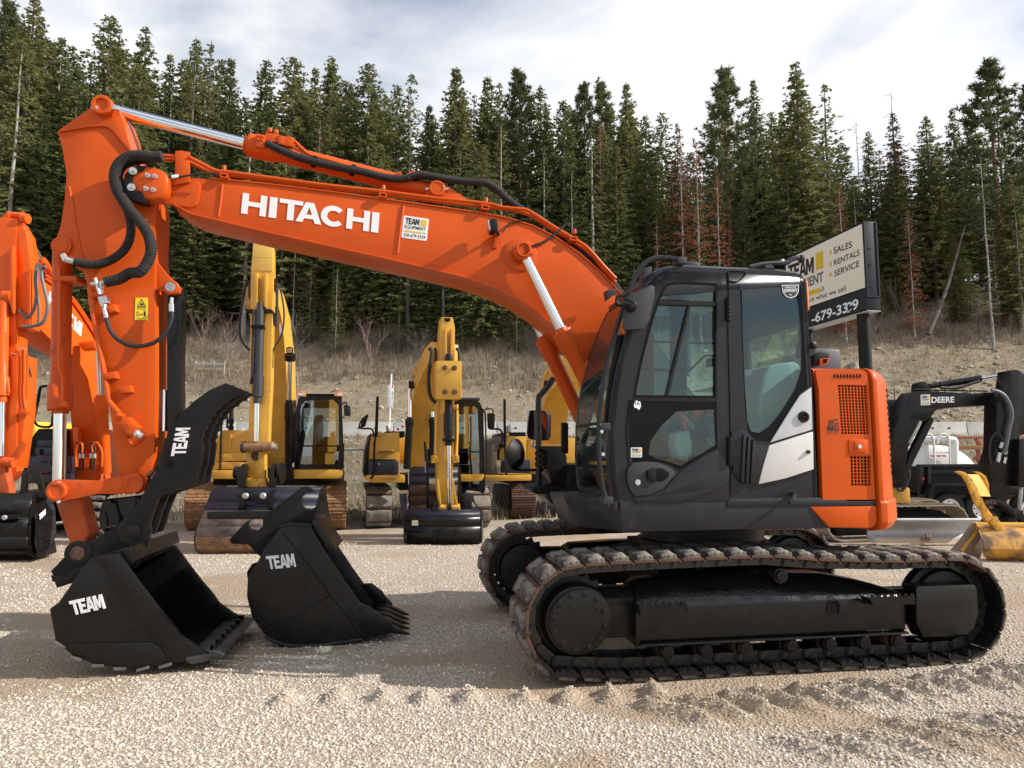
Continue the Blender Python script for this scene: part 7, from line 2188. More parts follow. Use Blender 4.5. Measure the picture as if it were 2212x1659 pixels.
def ram(parent, view, top, mid, bot, Y, rr, rb, m=BLACK):
    a, b = atY(*px(view, *mid), Y), atY(*px(view, *bot), Y); d = b - a; L = d.length
    o = MB().lathe(a, d, [(-.04, rb * .75), (0, rb * .75), (0, rb * 1.2), (L * .12, rb * 1.2), (L * .16, rb), (L, rb)], 18).build('boom_ram', m, parent)
    MB().cyl(atY(*px(view, *top), Y), a, rr, seg=14).build('rod', CHROME, o)
ram(BM2, 'B3', (552, 840), (548, 1150), (520, 1659), 13.45, .045, .07)
ram(BM2, 'B3', (775, 950), (783, 1150), (780, 1659), 13.7, .04, .065)
vp('ram_end', 'B3', [(790, 350), (810, 305), (845, 320), (848, 400), (800, 420), (770, 420)], 12.4, .3, BLACK_SATIN, BM2, .03)
# stick
YS2 = 11.95
ST2 = MB().prism([atY(*px('B3', x, y), YS2) for x, y in [(872, 118), (885, 115), (985, 118), (1002, 180), (1008, 230), (1005, 560), (1000, 950), (998, 1659)]] + [atY(*px('B4', x, y), YS2) for x, y in [(1420, 100), (1418, 640), (1440, 980), (1245, 980), (1200, 640), (1205, 100)]] + [atY(*px('B3', x, y), YS2) for x, y in [(838, 1659), (840, 950), (850, 560), (858, 300)]], YV * .38).build('stick', YELLOW, C2, .012)
vp('pin_head', 'B3', [(898, 122), (965, 122), (958, 160), (908, 160)], YS2 - .01, .3, BLACK_SATIN, ST2, .01)
for x in (913, 975):
    vp('stick_rib', 'B3', [(x - 10, 232), (x + 14, 228), (x + 16, 480), (x + 4, 548), (x - 14, 520)], YS2 - .12, .13, YELLOW, ST2, .008)
GP = vp('guard_plate', 'B3', [(815, 565), (830, 558), (1065, 558), (1078, 570), (1076, 940), (1062, 948), (830, 948), (816, 940)], YS2 - .36, .30, YELLOW, ST2, .03)
mb = MB()
for x, y in ((905, 629), (1003, 631), (905, 874), (1003, 875)):
    c = atY(*px('B3', x, y), YS2 - .36); mb.lathe(c, -YV, [(-.005, .044), (.012, .044), (.012, .03), (.035, .03)], 12)
mb.build('bolts', RUST, GP)
a, b = atY(*px('B3', 946, 490), YS2 - .12), atY(*px('B3', 943, 1420), YS2 - .12); d = b - a; L = d.length
BC2 = MB().lathe(a, d, [(0, .055), (L * .05, .07), (L - .62, .07), (L - .56, .085), (L - .18, .085), (L - .18, .062), (L, .062)], 18).build('bucket_cylinder', BLACK, ST2)
vc('rod', 'B4', (1362, 60), (1368, 930), YS2 - .12, .041, CHROME, BC2)
vp('lower_clamp', 'B3', [(895, 1340), (1010, 1350), (1010, 1378), (895, 1375)], YS2 - .24, .2, BLACK_SATIN, BC2, .01)
for dx in (0, 1):
    x = 815 if dx == 0 else 1028
    vt('stick_pipe', 'B3', [(x, 1000), (x + 2, 1250), (x - 2, 1400), (x - 8, 1540)], YS2 - .05, .026, YELLOW, ST2)
    vp('pipe_block', 'B3', [(x - 38, 1520), (x + 22, 1515), (x + 25, 1590), (x - 40, 1598)], YS2 - .14, .16, YELLOW_CHIP, ST2, .01)
    vp('pipe_clamp', 'B3', [(x - 15, 1030), (x + 18, 1030), (x + 18, 1055), (x - 15, 1055)], YS2 - .1, .1, YELLOW, ST2, .006)
vt('hose', 'B3', [(740, 435), (765, 440), (772, 500), (755, 600), (742, 720), (745, 850), (765, 930), (800, 970), (815, 985)], YS2 - .1, .032, HOSE, ST2, 8, 9, .05)
vt('hose', 'B3', [(795, 440), (812, 450), (812, 560), (808, 700), (815, 830)], YS2 + .1, .024, HOSE, ST2)
vt('hose', 'B3', [(1015, 445), (1040, 440), (1050, 500), (1050, 560)], YS2, .026, HOSE, ST2)
# bucket linkage
for pts in ([(1190, 560), (1215, 565), (1250, 900), (1262, 960), (1225, 960), (1185, 680)], [(1440, 565), (1410, 600), (1460, 900), (1470, 960), (1495, 930), (1440, 640)]):
    vp('side_link', 'B4', pts, YS2 - .30, .12, YELLOW, ST2, .01)
vc('link_tube', 'B4', (1240, 985), (1520, 975), YS2 - .26, .066, YELLOW_CHIP, ST2, 20)
vc('rod_eye', 'B4', (1340, 980), (1405, 978), YS2 - .26, .08, STEEL_DARK, ST2, 20)
vp('bucket_link', 'B4', [(1262, 1045), (1432, 1040), (1400, 1330), (1380, 1345), (1245, 1335), (1228, 1290)], YS2 - .34, .2, YELLOW_CHIP, ST2, .02)
for pts in ([(1125, 900), (1180, 890), (1190, 1240), (1170, 1460), (1135, 1460), (1120, 1250)], [(1440, 1050), (1475, 1040), (1492, 1250), (1470, 1440), (1440, 1440)]):
    vp('coupler_cheek', 'B4', pts, YS2 - .42, .35, BLACK, ST2, .01)
vc('coupler_boss', 'B4', (1080, 930), (1200, 925), YS2 - .1, .06, STEEL_DARK, ST2, 16)
# wide clean-out bucket on the stick
YK = 11.5
BU2 = thing('excavator_bucket', 'wide blue-black clean-out bucket lying under the middle yellow excavator', 'bucket', (gx(958, YK), YK + .3, 0))
v4 = lambda y: px('B4', 0, y)[1]
x0, x1 = gx(px('B4', 742, 0)[0], YK), gx(px('B4', 1822, 0)[0], YK)
prof = [(YK + .30, zat(v4(1010), YK + .3), 0), (YK + .06, zat(v4(1020), YK + .06), 0), (YK, zat(v4(1110), YK), 1), (YK + .03, zat(v4(1250), YK + .03), 1), (YK + .10, .03, 1), (YK + .8, .02, 1)]
swept_bucket(BU2, x0, x1, prof, [BKN, BLACK], BLACK)
vp('end_plate', 'B4', [(640, 785), (700, 775), (690, 860), (742, 990), (750, 1020), (745, 1455), (720, 1450), (700, 1200)], YK + .05, .05, BKN, BU2, .006)
vp('end_plate', 'B4', [(1690, 765), (1712, 765), (1745, 900), (1830, 990), (1838, 1100), (1815, 1130), (1810, 1000), (1700, 880)], YK + .05, .05, BKN, BU2, .006)
vp('back_plate', 'B4', [(1560, 760), (1700, 765), (1700, 1000), (1545, 1000)], YK + .75, .04, BKN, BU2, .004)
vp('back_plate', 'B4', [(640, 770), (745, 765), (745, 1010), (700, 960)], YK + .75, .04, BKN, BU2, .004)
mb = MB().prism(V('B4', [(822, 1160), (912, 1156), (912, 1235), (820, 1232)], YK - .04), YV * .002, 0)
mb.prism(V('B4', [(830, 1168), (904, 1164), (904, 1196), (830, 1196)], YK - .042), YV * .001, 1)
mb.build('sticker', [GREY_LIGHT, DECAL_YEL], BU2, 0, smooth=0)
# rusty digging bucket standing behind it
YQ = 12.5
BU3 = thing('excavator_bucket', 'rusty-faced digging bucket with tall black cheeks standing inside the clean-out bucket', 'bucket', (gx(930, YQ), YQ + .3, 0))
prof = [(YQ + .25, zat(v4(385), YQ + .25), 0), (YQ + .02, zat(v4(400), YQ), 0), (YQ - .02, zat(v4(520), YQ), 0), (YQ - .06, zat(v4(640), YQ), 1), (YQ - .07, zat(v4(800), YQ), 1), (YQ - .02, zat(v4(930), YQ), 1), (YQ + .05, .06, 1), (YQ + .6, .02, 1)]
x0, x1 = gx(px('B4', 818, 0)[0], YQ), gx(px('B4', 1500, 0)[0], YQ)
swept_bucket(BU3, x0, x1, prof, [BKN, RUST], BLACK)
for x, dx in ((1000, 1), (1500, -1)):
    vp('cheek_plate', 'B4', [(x - 6, 10), (x + 20, 5), (x + 40, 130), (x + 68, 600), (x + 75, 900), (x + 60, 1000), (x + 40, 980), (x + 25, 500)] if dx > 0 else [(1480, 60), (1500, 60), (1515, 300), (1545, 600), (1560, 900), (1548, 985), (1525, 985), (1500, 500)], YQ - .3, .04, BLACK, BU3, .006)
mb = MB().prism(V('B4', [(1072, 555), (1160, 548), (1162, 636), (1075, 632)], YQ - .12), YV * .002, 0)
mb.prism(V('B4', [(1082, 600), (1150, 596), (1150, 628), (1082, 626)], YQ - .122), YV * .001, 1)
mb.build('sticker', [GREY_LIGHT, DECAL_YEL], BU3, 0, smooth=0)
vp('inner_plate', 'B4', [(1045, 120), (1500, 100), (1500, 640), (1068, 640)], YQ + .05, .03, BLACK, BU3, 0)
mb = MB()
for x, y0 in ((772, 470), (1018, 305)):
    for k in range(4):
        mb.prism(V('B4', [(x - 4, y0 + 42 * k), (x + 5, y0 + 42 * k), (x + 5, y0 + 34 + 42 * k), (x - 4, y0 + 34 + 42 * k)], YQ - .31 if x > 900 else YQ - .1), YV * .003)
mb.build('dealer_letters', WHITE_RAISED, BU3, 0, smooth=0)

# ------------------------------------------------------------- third yellow excavator, half hidden by the cab
Y3 = 15.6
YV = yaw_dir(.15)
C3 = thing('excavator', 'yellow excavator half hidden behind the charcoal cab, with a rust-brown track', 'excavator', (gx(1190, Y3), Y3 + 2, 0), 'yellow excavators parked in a row')
front_track(C3, gx(1131, Y3) + .02, Y3, 4.0, .56, .84, .17, 'grouser', [RUST, RUST, RUST], BLACK_MATT, yaw=.20)
front_track(C3, gx(1131, Y3) + 2.05, Y3 + .4, 4.0, .56, .84, .17, 'grouser', [RUST, RUST, RUST], BLACK_MATT, yaw=.20)
sp3 = vp('side_panel', 'B5', [(195, 1180), (212, 1000), (215, 880), (250, 850), (350, 820), (345, 880), (300, 960), (300, 1150), (350, 1160), (345, 1205), (220, 1204)], Y3 - .02, 2.0, mat('taupe_body_paint', (.17, .13, .085), .45, var=.1), C3, .03)
mb = MB()
put_text(mb, 'CAT', atY(*px('B5', 252, 948), Y3 - .03), atY(*px('B5', 282, 925), Y3 - .03), atY(*px('B5', 252, 905), Y3 - .03), 0, .02)
put_text(mb, '312D', atY(*px('B5', 254, 1115), Y3 - .03), atY(*px('B5', 282, 1112), Y3 - .03), atY(*px('B5', 254, 1070), Y3 - .03), 0, .01)
mb.prism([atY(*px('B5', x, y), Y3 - .03) for x, y in ((252, 972), (270, 955), (284, 955), (270, 972))], YV * .001, 1)
mb.build('maker_badge', [GREY_LIGHT, DECAL_YEL], sp3, 0, smooth=0)
vp('body', 'B5', [(322, 1030), (325, 900), (372, 830), (400, 818), (555, 822), (555, 1030)], Y3, 2.2, YELLOW, C3, .02)
tb3 = vp('tool_box', 'B5', [(356, 1140), (358, 1030), (590, 1022), (592, 1142)], Y3 - .45, .5, NAVY, C3, .03)
vp('deck_edge', 'B5', [(195, 1160), (350, 1158), (600, 1150), (600, 1205), (240, 1208), (200, 1195)], Y3 - .48, 1.5, YELLOW, C3, .03)
vp('engine_cover', 'B5', [(330, 825), (345, 790), (400, 785), (550, 785), (550, 825)], Y3 + .2, 1.8, BLACK_SATIN, C3, .02)
vp('filler_cap', 'B5', [(378, 820), (380, 792), (404, 792), (406, 820)], Y3 - .02, .2, YELLOW_PALE, C3, .01)
vt('exhaust', 'B5', [(400, 790), (398, 745), (390, 730)], Y3 + .5, .06, STEEL_WORN, C3, 10)
vt('hand_rail', 'B5', [(382, 1165), (376, 1000), (368, 800), (366, 600), (366, 500)], Y3 - .2, .03, BLACK_SATIN, C3)
vt('mirror_arm', 'B5', [(225, 725), (240, 755), (320, 760), (345, 800), (348, 880)], Y3 - .3, .022, BLACK_SATIN, C3)
vp('mirror_block', 'B5', [(315, 900), (340, 880), (365, 890), (365, 915), (330, 922)], Y3 - .1, .1, BLACK_SATIN, C3, .01)
bp3 = [atY(*px('B5', 780, 900), Y3 + 1.2), atY(*px('B5', 780, 700), Y3 + 1.0), atY(*px('B5', 795, 480), Y3 + .5), atY(*px('B5', 860, 330), Y3 - .2), atY(*px('B5', 960, 240), Y3 - 1.0), atY(*px('B5', 1160, 260), Y3 - 1.6)]
BM3 = beam('boom', bp3, .62, [.7, .8, .85, .7, .55, .45], YELLOW, C3, .012)
vt('boom_pipe', 'B5', [(690, 420), (705, 320), (740, 255), (760, 240)], Y3 - .2, .03, YELLOW, BM3)
MB().lathe(atY(*px('B5', 690, 378), Y3 - .1), (1, 0, 0), [(0, .09), (.03, .11), (.30, .11), (.32, .06)], 16).build('pin_cap', BLACK_SATIN, BM3)
MB().prism(V('B5', [(1135, 520), (1140, 430), (1195, 420), (1192, 470), (1150, 505)], Y3 - 2.0), YV * .004).build('maker_badge', DECAL_GREY, BM3, 0)
vp('rear_body', 'B5', [(560, 1160), (560, 850), (700, 830), (1200, 850), (1200, 1160)], Y3 + .8, 2.0, YELLOW, C3, .03)
vp('deck', 'B5', [(540, 1200), (540, 1150), (1200, 1150), (1200, 1260), (600, 1260)], Y3 + .3, 2.0, BLACK_SATIN, C3, .02)

# ------------------------------------------------------------- second orange excavator at the left edge
YO = 10.25
YV = yaw_dir(.3)
O2 = thing('excavator', 'orange excavator cut off by the left edge, behind the arm', 'excavator', (gx(120, 13.5), 13.6, 0))
# stick seen from the front
SO = MB().prism([atY(*px('A4', x, y), YO) for x, y in [(-260, 250), (-20, 232), (240, 252), (205, 540), (215, 1659)]] + [atY(*px('A5', x, y), YO) for x, y in [(215, 300), (220, 1100), (215, 1500), (60, 1640), (-200, 1640), (-260, 300)]], YV * .45).build('stick', ORANGE2, O2, .012)
MB().prism([atY(*px('A4', x, y), YO + .02) for x, y in [(240, 252), (255, 290), (335, 420), (400, 900), (395, 1300), (390, 1659), (200, 1659), (205, 540)]] + [], YV * .42).build('stick_side', ORANGE2, SO, .012)
MB().prism([atY(*px('A5', x, y), YO + .03) for x, y in [(210, 0), (360, 0), (340, 700), (300, 1000), (240, 1420), (215, 1460)]], YV * .4).build('stick_side', ORANGE2, SO, .01)
for x in (70, 265):
    vp('head_lug', 'A4', [(x - 60, 245), (x + 10, 160), (x + 35, 155), (x + 55, 190), (x + 50, 250)], YO + .05 + (.1 if x > 100 else 0), .08, ORANGE2, SO, .01)
vc('head_pin', 'A4', (110, 205), (290, 215), YO + .12, .05, ORANGE2, SO, 16)
vc('pin_end', 'A4', (290, 250), (365, 255), YO + .05, .075, ORANGE2, SO, 20)
vp('front_rib', 'A4', [(125, 600), (170, 598), (172, 1100), (175, 1400), (165, 1480), (100, 1300), (120, 1000)], YO - .12, .13, ORANGE2, SO, .012)
vc('ram_eye', 'A4', (60, 1260), (170, 1265), YO - .06, .095, ORANGE2, SO, 20)
a, b = atY(*px('A4', 50, 1320), YO - .08), atY(*px('A5', 30, 520), YO - .08); d = b - a; L = d.length
RO = MB().lathe(a, d, [(0, .07), (L - .30, .07), (L - .26, .095), (L, .095), (L, .06), (L + .1, .06)], 18).build('bucket_cylinder', ORANGE2, SO)
MB().cyl(b, b + (b - a).normalized() * .9, .05, seg=16).build('rod', CHROME, RO)
vt('pipe', 'A5', [(80, -300), (70, 0), (60, 250), (100, 350), (112, 480)], YO - .1, .022, ORANGE2, SO)
for x in (235, 285, 318):
    vt('stick_pipe', 'A5', [(x, -80), (x, 300), (x - 10, 420), (x - 5, 560), (x + 15, 690)], YO - .05, .018, ORANGE2, SO)
vp('valve_block', 'A5', [(240, 710), (340, 700), (362, 725), (340, 770), (250, 772)], YO - .08, .12, ORANGE2, SO, .01)
vp('link_arm', 'A5', [(80, 1380), (200, 1230), (250, 1110), (310, 1100), (330, 1140), (250, 1290), (140, 1440)], YO - .2, .1, ORANGE_WORN, SO, .012)
vc('link_pin', 'A6', (40, 90), (190, 100), YO - .2, .075, ORANGE_WORN, SO, 20)
vp('bucket_link', 'A6', [(-120, 100), (60, 100), (90, 300), (130, 500), (110, 620), (-60, 660), (-140, 400)], YO - .22, .25, ORANGE_DUST, SO, .03)
# hoses between boom and stick
vt('spiral_hose', 'A4', [(500, 825), (470, 900), (455, 1050), (470, 1250), (440, 1420), (370, 1530), (300, 1500), (245, 1430)], YO - .02, .022, HOSE_GREY, SO, 8, 10, .08)
vt('spiral_hose', 'A4', [(600, 880), (545, 900), (540, 1000), (570, 1150), (615, 1350), (600, 1500), (540, 1610), (400, 1650), (290, 1659)], YO - .05, .026, HOSE_GREY, SO, 8, 10, .08)
vt('spiral_hose', 'A4', [(520, 840), (480, 950), (480, 1200), (505, 1400), (500, 1600), (490, 1659)], YO + .05, .020, HOSE_GREY, SO, 8, 8, .08)
vt('arm_pipe', 'A5', [(140, -30), (220, -20), (250, -80), (340, -90)], YO, .014, ZINC, SO)
vt('cable', 'A5', [(345, 0), (380, 160), (408, 280)], YO + .1, .012, HOSE, SO)
# arm ram of this machine, behind the stick
a, b = atY(*px('A4', 345, 440), YO + .3), atY(*px('A4', 545, 790), YO + 1.0)
MB().cyl(a, b, .036, seg=14).build('arm_rod', CHROME, O2)
MB().lathe(b, b - a, [(0, .065), (.14, .075), (.3, .075), (.34, .06), (1.6, .06)], 16).build('arm_ram', ORANGE2, O2)
# boom coming down to the right
VIEWS['D1'] = (0, 506, 1012, 1269)
on = Vector((1, -.08, 0)).normalized(); op = atY(*px('D1', 230, 620), 11.7)
def ob(x, y, k=0.): return hit(*px('D1', x, y), op + on * k, on)
BO = MB().prism([ob(*p) for p in ((60, 320), (105, 330), (165, 352), (225, 400), (270, 450), (330, 540), (352, 660), (375, 960), (345, 960), (335, 820), (310, 700), (270, 625), (205, 588), (150, 535), (100, 480), (60, 450))], on * -.48).build('boom', ORANGE2, O2, .012)
for dy in (-4, 8):
    MB().tube([ob(x, y + dy, .03) for x, y in ((160, 340), (225, 388), (272, 440), (330, 530), (342, 560))], .02, 6).build('boom_pipe', ORANGE2, BO)
mb = MB(); block_word(mb, 'HITACHI', HIT_SPANS, ob(168, 440, .004), ob(285, 552, .004), ob(174, 392, .004), on * .003)
mb.build('maker_lettering', WHITE, BO, 0, smooth=0)
dealer_sticker('dealer_sticker', ob(266, 535, .004), ob(284, 545, .004), ob(267, 498, .004), on, BO)
R_ = MB(); a, b = atY(*px('R2', 785, 1015), YO + 2.0), atY(*px('R2', 820, 1600), YO + 2.4); d = b - a; L = d.length
R_.lathe(a, d, [(-.05, .08), (0, .08), (0, .115), (.30, .115), (.34, .10), (L, .10)], 18)
r_ = R_.build('boom_ram', ORANGE2, BO); MB().cyl(atY(*px('R2', 770, 640), YO + 1.7), a, .055, seg=14).build('rod', CHROME, r_)
vp('ram_pin', 'R2', [(600, 590), (735, 570), (745, 640), (640, 650)], YO + 1.6, .2, ORANGE2, BO, .03)
# house: dark steps, tank, hand rail
vp('house', 'A5', [(480, 945), (1300, 945), (1300, 1659), (480, 1659)], 12.7, 1.8, ORANGE2, O2, .03)
STP = vp('step_tower', 'A5', [(370, 1300), (380, 1110), (430, 1030), (480, 965), (545, 950), (820, 950), (820, 1300)], 12.35, .6, BLACK_SATIN, O2, .03)
vp('step', 'A5', [(480, 1100), (820, 1095), (820, 1180), (490, 1185)], 12.2, .3, NAVY, STP, .01)
vp('step', 'A5', [(455, 1190), (820, 1190), (820, 1300), (460, 1300)], 12.05, .4, NAVY, STP, .01)
vp('tool_box', 'A5', [(300, 1480), (310, 1360), (340, 1312), (820, 1310), (820, 1520), (330, 1500)], 11.8, .7, NAVY, O2, .03)
vp('lower_box', 'A5', [(300, 1530), (820, 1525), (820, 1659), (320, 1640)], 11.9, .7, NAVY, O2, .02)
mb = MB()
for x, y, w, h, YY in ((515, 1215, 40, 70, 12.04), (770, 1215, 30, 70, 12.04), (655, 1355, 90, 60, 11.79), (540, 1370, 70, 14, 11.79)):
    mb.prism(V('A5', [(x, y), (x + w, y), (x + w, y + h), (x, y + h)], YY), YV * .02)
mb.build('panel_slot', BLACK_MATT, STP)
vt('hand_rail', 'A5', [(350, 1300), (380, 1050), (430, 850), (490, 600), (520, 430), (560, 398), (640, 405), (680, 440), (690, 600), (685, 800), (670, 900), (620, 930)], 12.3, .026, BLACK_SATIN, O2)
vt('hand_rail', 'A5', [(430, 820), (480, 900), (560, 925), (640, 925)], 12.3, .022, BLACK_SATIN, O2)
vp('deck_front', 'A5', [(940, 930), (1015, 935), (1010, 1450), (950, 1450)], 12.4, .3, ORANGE2, O2, .01)
vp('undercarriage', 'A6', [(560, 350), (1500, 350), (1500, 500), (1100, 520), (560, 480)], 12.6, 1.5, BLACK_SATIN, O2, .03)
for x in (1035, 1080, 1180, 1225):
    vt('hose', 'A5', [(x - 40, 1130), (x - 10, 1140), (x, 1200), (x, 1270), (x - 5, 1480)], 12.2, .02, HOSE, O2)
    vc('hose_fitting', 'A5', (x, 1270), (x, 1330), 12.2, .028, ZINC, O2, 8)
for x in (985, 1320):
    vt('hose_pipe', 'A5', [(x, 1440), (x, 1250), (x + (45 if x < 1000 else -60), 1130), (x + (80 if x < 1000 else -120), 1160), (x + (80 if x < 1000 else -120), 1260)], 12.15, .018, ORANGE2, O2)
front_track(O2, gx(230, 12.9), 12.4, 3.2, .5, .8, .17, 'pad', [STEEL_DARK, RUBBER_PAD, STEEL_DARK], BLACK_MATT)
front_track(O2, gx(60, 12.9), 12.4, 3.2, .5, .8, .17, 'pad', [STEEL_DARK, RUBBER_PAD, STEEL_DARK], BLACK_MATT)
# its bucket
BO2 = thing('excavator_bucket', 'glossy black bucket hanging on the orange excavator at the left edge', 'bucket', (gx(60, 9.9), 10.0, 0))
v6 = lambda y: px('A6', 0, y)[1]
yb = 9.75
prof = [(yb + .25, zat(v6(500), yb + .25), 0), (yb + .05, zat(v6(520), yb), 0), (yb - .02, zat(v6(800), yb), 0), (yb - .02, zat(v6(1050), yb), 0), (yb + .06, zat(v6(1250), yb), 0), (yb + .2, .03, 0), (yb + .6, .06, 0)]
swept_bucket(BO2, gx(-160, yb), gx(px('A6', 470, 0)[0], yb), prof, [BLACK], BLACK)
MB().prism([atY(*px('A6', x, y), yb + (0 if x < 540 else .35)) for x, y in [(470, 830), (540, 520), (640, 450), (720, 700), (735, 1000), (680, 1180), (600, 1290), (515, 1310), (465, 1150)]], Vector((-.03, .01, 0))).build('end_plate', BLACK, BO2, .006)
mb = MB()
block_word(mb, 'TEAM', TEAM_SPANS, atY(*px('A6', 512, 845), yb - .05), atY(*px('A6', 592, 770), yb + .02), atY(*px('A6', 510, 770), yb - .05), YV * -.006)
mb.build('dealer_letters', WHITE_RAISED, BO2, 0, smooth=0)
for pts in ([(220, 620), (260, 430), (280, 250), (310, 160), (350, 165), (340, 400), (280, 740), (180, 740)], [(420, 170), (450, 165), (490, 200), (520, 320), (565, 460), (505, 470), (460, 350), (415, 300)]):
    vp('ear_plate', 'A6', pts, yb + .1, .1, BLACK, BO2, .01)
vp('top_plate', 'A6', [(300, 480), (620, 450), (660, 500), (560, 560), (330, 540)], yb + .06, .3, BLACK, BO2, .02)
vp('coupler_bar', 'A6', [(-60, 790), (235, 770), (230, 830), (-60, 845)], yb - .12, .1, BLACK_SATIN, BO2, .01)
MB().lathe(atY(*px('A6', 65, 808), yb - .12), -YV, [(0, .035), (.02, .035), (.03, .02)], 12).build('bolt', STEEL_WORN, BO2)

# ------------------------------------------------------------- compact excavator with black boom at the right
YD = 11.0
YV = yaw_dir(0)
D1 = thing('excavator', 'compact excavator with black boom, silver blade and yellow bucket at the right edge', 'excavator', (gx(1960, 12.2), 12.6, 0))
bd = [(545, 1659), (530, 1250), (530, 960), (620, 760), (700, 560), (770, 470), (830, 462), (990, 462), (1300, 478), (1620, 495), (1700, 475), (1870, 478), (1920, 500), (1950, 560), (1900, 610), (1850, 640), (1450, 660), (1120, 690), (1060, 720), (1010, 800), (900, 870), (860, 850), (820, 920), (760, 1100), (720, 1180), (680, 1420), (620, 1640)]
BD = vp('boom', 'A2', bd, YD, .34, BLACK, D1, .01)
vp('boom_doubler', 'A2', [(870, 700), (1000, 686), (1120, 690), (1040, 720), (970, 790), (900, 830), (870, 800), (740, 820), (800, 740)], YD - .015, .02, BLACK_SATIN, BD, .004)
dealer_sticker('dealer_sticker', V('A2', [(875, 645)], YD - .004)[0], V('A2', [(998, 640)], YD - .004)[0], V('A2', [(872, 508)], YD - .004)[0], -YV, BD)
mb = MB(); put_text(mb, 'DEERE', V('A2', [(1012, 614)], YD - .004)[0], V('A2', [(1310, 608)], YD - .004)[0], V('A2', [(1012, 538)], YD - .004)[0], 0, .03)
mb.build('maker_lettering', WHITE, BD, 0, smooth=0)
vp('ram_lug', 'A2', [(838, 430), (845, 360), (880, 338), (940, 335), (970, 370), (1010, 462), (838, 462)], YD + .05, .2, BLACK_SATIN, BD, .01)
a, b = atY(*px('A2', 975, 400), YD + .15), atY(*px('A2', 1640, 300), YD + .15); d = b - a; L = d.length
AR = MB().lathe(a, d, [(0, .045), (L * .2, .045), (L * .21, .053), (L - .1, .053), (L - .06, .06), (L, .06)], 16).build('arm_ram', BLACK, BD)
MB().cyl(b, atY(*px('A2', 2070, 235), YD + .15), .027, seg=14).build('rod', CHROME, AR)
vt('hose', 'A2', [(1130, 415), (1280, 420), (1420, 400), (1520, 365), (1640, 330)], YD, .024, HOSE, AR)
vt('pipe', 'A2', [(770, 460), (820, 440), (1200, 452), (1740, 462)], YD + .02, .012, BLACK_SATIN, BD)
a, b = atY(*px('A2', 990, 810), YD + .1), atY(*px('A2', 650, 1500), YD + .1)
MB().cyl(a, b, .07, seg=16).build('boom_ram', BLACK, BD)
MB().cyl(atY(*px('A2', 870, 850), YD), atY(*px('A2', 720, 1140), YD), .022, seg=10).build('steel_pipe', STEEL_WORN, BD)
# stick and its fittings
sd_ = [(2040, 190), (2130, 182), (2212, 240), (2300, 330), (2300, 1000), (2160, 1040), (2100, 1400), (2060, 1659), (1770, 1659), (1780, 1440), (1850, 1200), (1860, 640), (1960, 480), (2010, 400)]
SD = vp('stick', 'A2', sd_, YD - .28, .30, BLACK, D1, .01)
vt('grey_hose', 'A2', [(1790, 450), (1860, 460), (1950, 510), (2010, 600), (2050, 720), (2050, 830), (2020, 950), (1985, 1150), (1960, 1260)], YD - .36, .028, HOSE_GREY, SD)
vt('hose', 'A2', [(1920, 1180), (1930, 1090), (1880, 1010), (1830, 1020), (1780, 1100), (1765, 1250), (1780, 1420)], YD - .34, .018, HOSE, SD)
mb = MB(); mb.cyl(atY(*px('A2', 1905, 1200), YD - .34), atY(*px('A2', 1930, 1130), YD - .34), .028, seg=8); mb.cyl(atY(*px('A2', 1870, 1380), YD - .34), atY(*px('A2', 1895, 1260), YD - .34), .03, seg=8); mb.cyl(atY(*px('A2', 1955, 1275), YD - .34), atY(*px('A2', 1970, 1235), YD - .34), .036, seg=8)
mb.build('bolts', ZINC, SD)
vp('tag', 'A2', [(1965, 1315), (1995, 1318), (1975, 1400), (1945, 1390)], YD - .30, .01, WHITE, SD, 0)
vp('stick_lower', 'A3', [(1765, 0), (2090, 0), (2000, 500), (1950, 520), (1800, 480), (1790, 440)], YD - .27, .28, BLACK, SD, .01)
vp('stick_tip', 'A3', [(1800, 480), (1990, 480), (2000, 640), (1960, 730), (1900, 720), (1800, 640)], YD - .25, .24, BLACK, SD, .03)
vp('link_arm', 'A3', [(1790, 490), (1880, 480), (1980, 520), (2080, 600), (2130, 680), (2100, 720), (2040, 660), (1940, 570), (1800, 530)], YD - .40, .06, BLACK_SATIN, SD, .008)
vp('bucket_link', 'A3', [(2080, 640), (2212, 620), (2212, 660), (2150, 690), (2060, 860), (1990, 860), (2000, 760)], YD - .36, .22, BLACK_SATIN, SD, .01)
vc('bucket_rod', 'A3', (2175, 300), (2150, 620), YD - .30, .03, STEEL_WORN, SD, 12)
vp('bucket_ram', 'A3', [(2150, -300), (2240, -300), (2240, 330), (2140, 320)], YD - .4, .2, BLACK, SD, .01)
# bucket and thumb
YBK = 9.85
BD1 = thing('excavator_bucket', 'scuffed yellow bucket at the right edge, below the black stick', 'bucket', (gx(2160, YBK), YBK + .4, 0))
SHL = mat('yellow_paint_rubbed_to_steel', (.62, .31, .035), .45, var=.15, vscale=5, dust=(.14, .09, .055), dust_amt=.52, dscale=4)
vp('side_plate', 'A3', [(1270, 1140), (1400, 990), (1500, 850), (1550, 795), (1600, 800), (1625, 880), (1680, 1010), (1690, 1120), (1640, 1260), (1580, 1230), (1400, 1160)], YBK + .25, .03, mat('worn_brown_plate', (.23, .165, .12), .55, var=.2, vscale=6), BD1, .006)
rings = []
for x, y, dy in ((1580, 800, 0), (1640, 880, -.14), (1680, 1000, -.26), (1700, 1120, -.30), (1690, 1210, -.26), (1730, 1265, -.16), (1860, 1290, .05)):
    p = atY(*px('A3', x, y), YBK + .25 + dy)
    rings.append([p, p + Vector((1.15, -.18, 0)), p + Vector((1.15, -.16, .03)), p + Vector((0, .02, .03))])
MB().loft(rings).build('shell', SHL, BD1, 0, smooth=40)
vp('edge_strip', 'A3', [(1390, 1145), (1600, 880), (1625, 905), (1480, 1090), (1430, 1165)], YBK + .24, .02, YELLOW, BD1, .004)
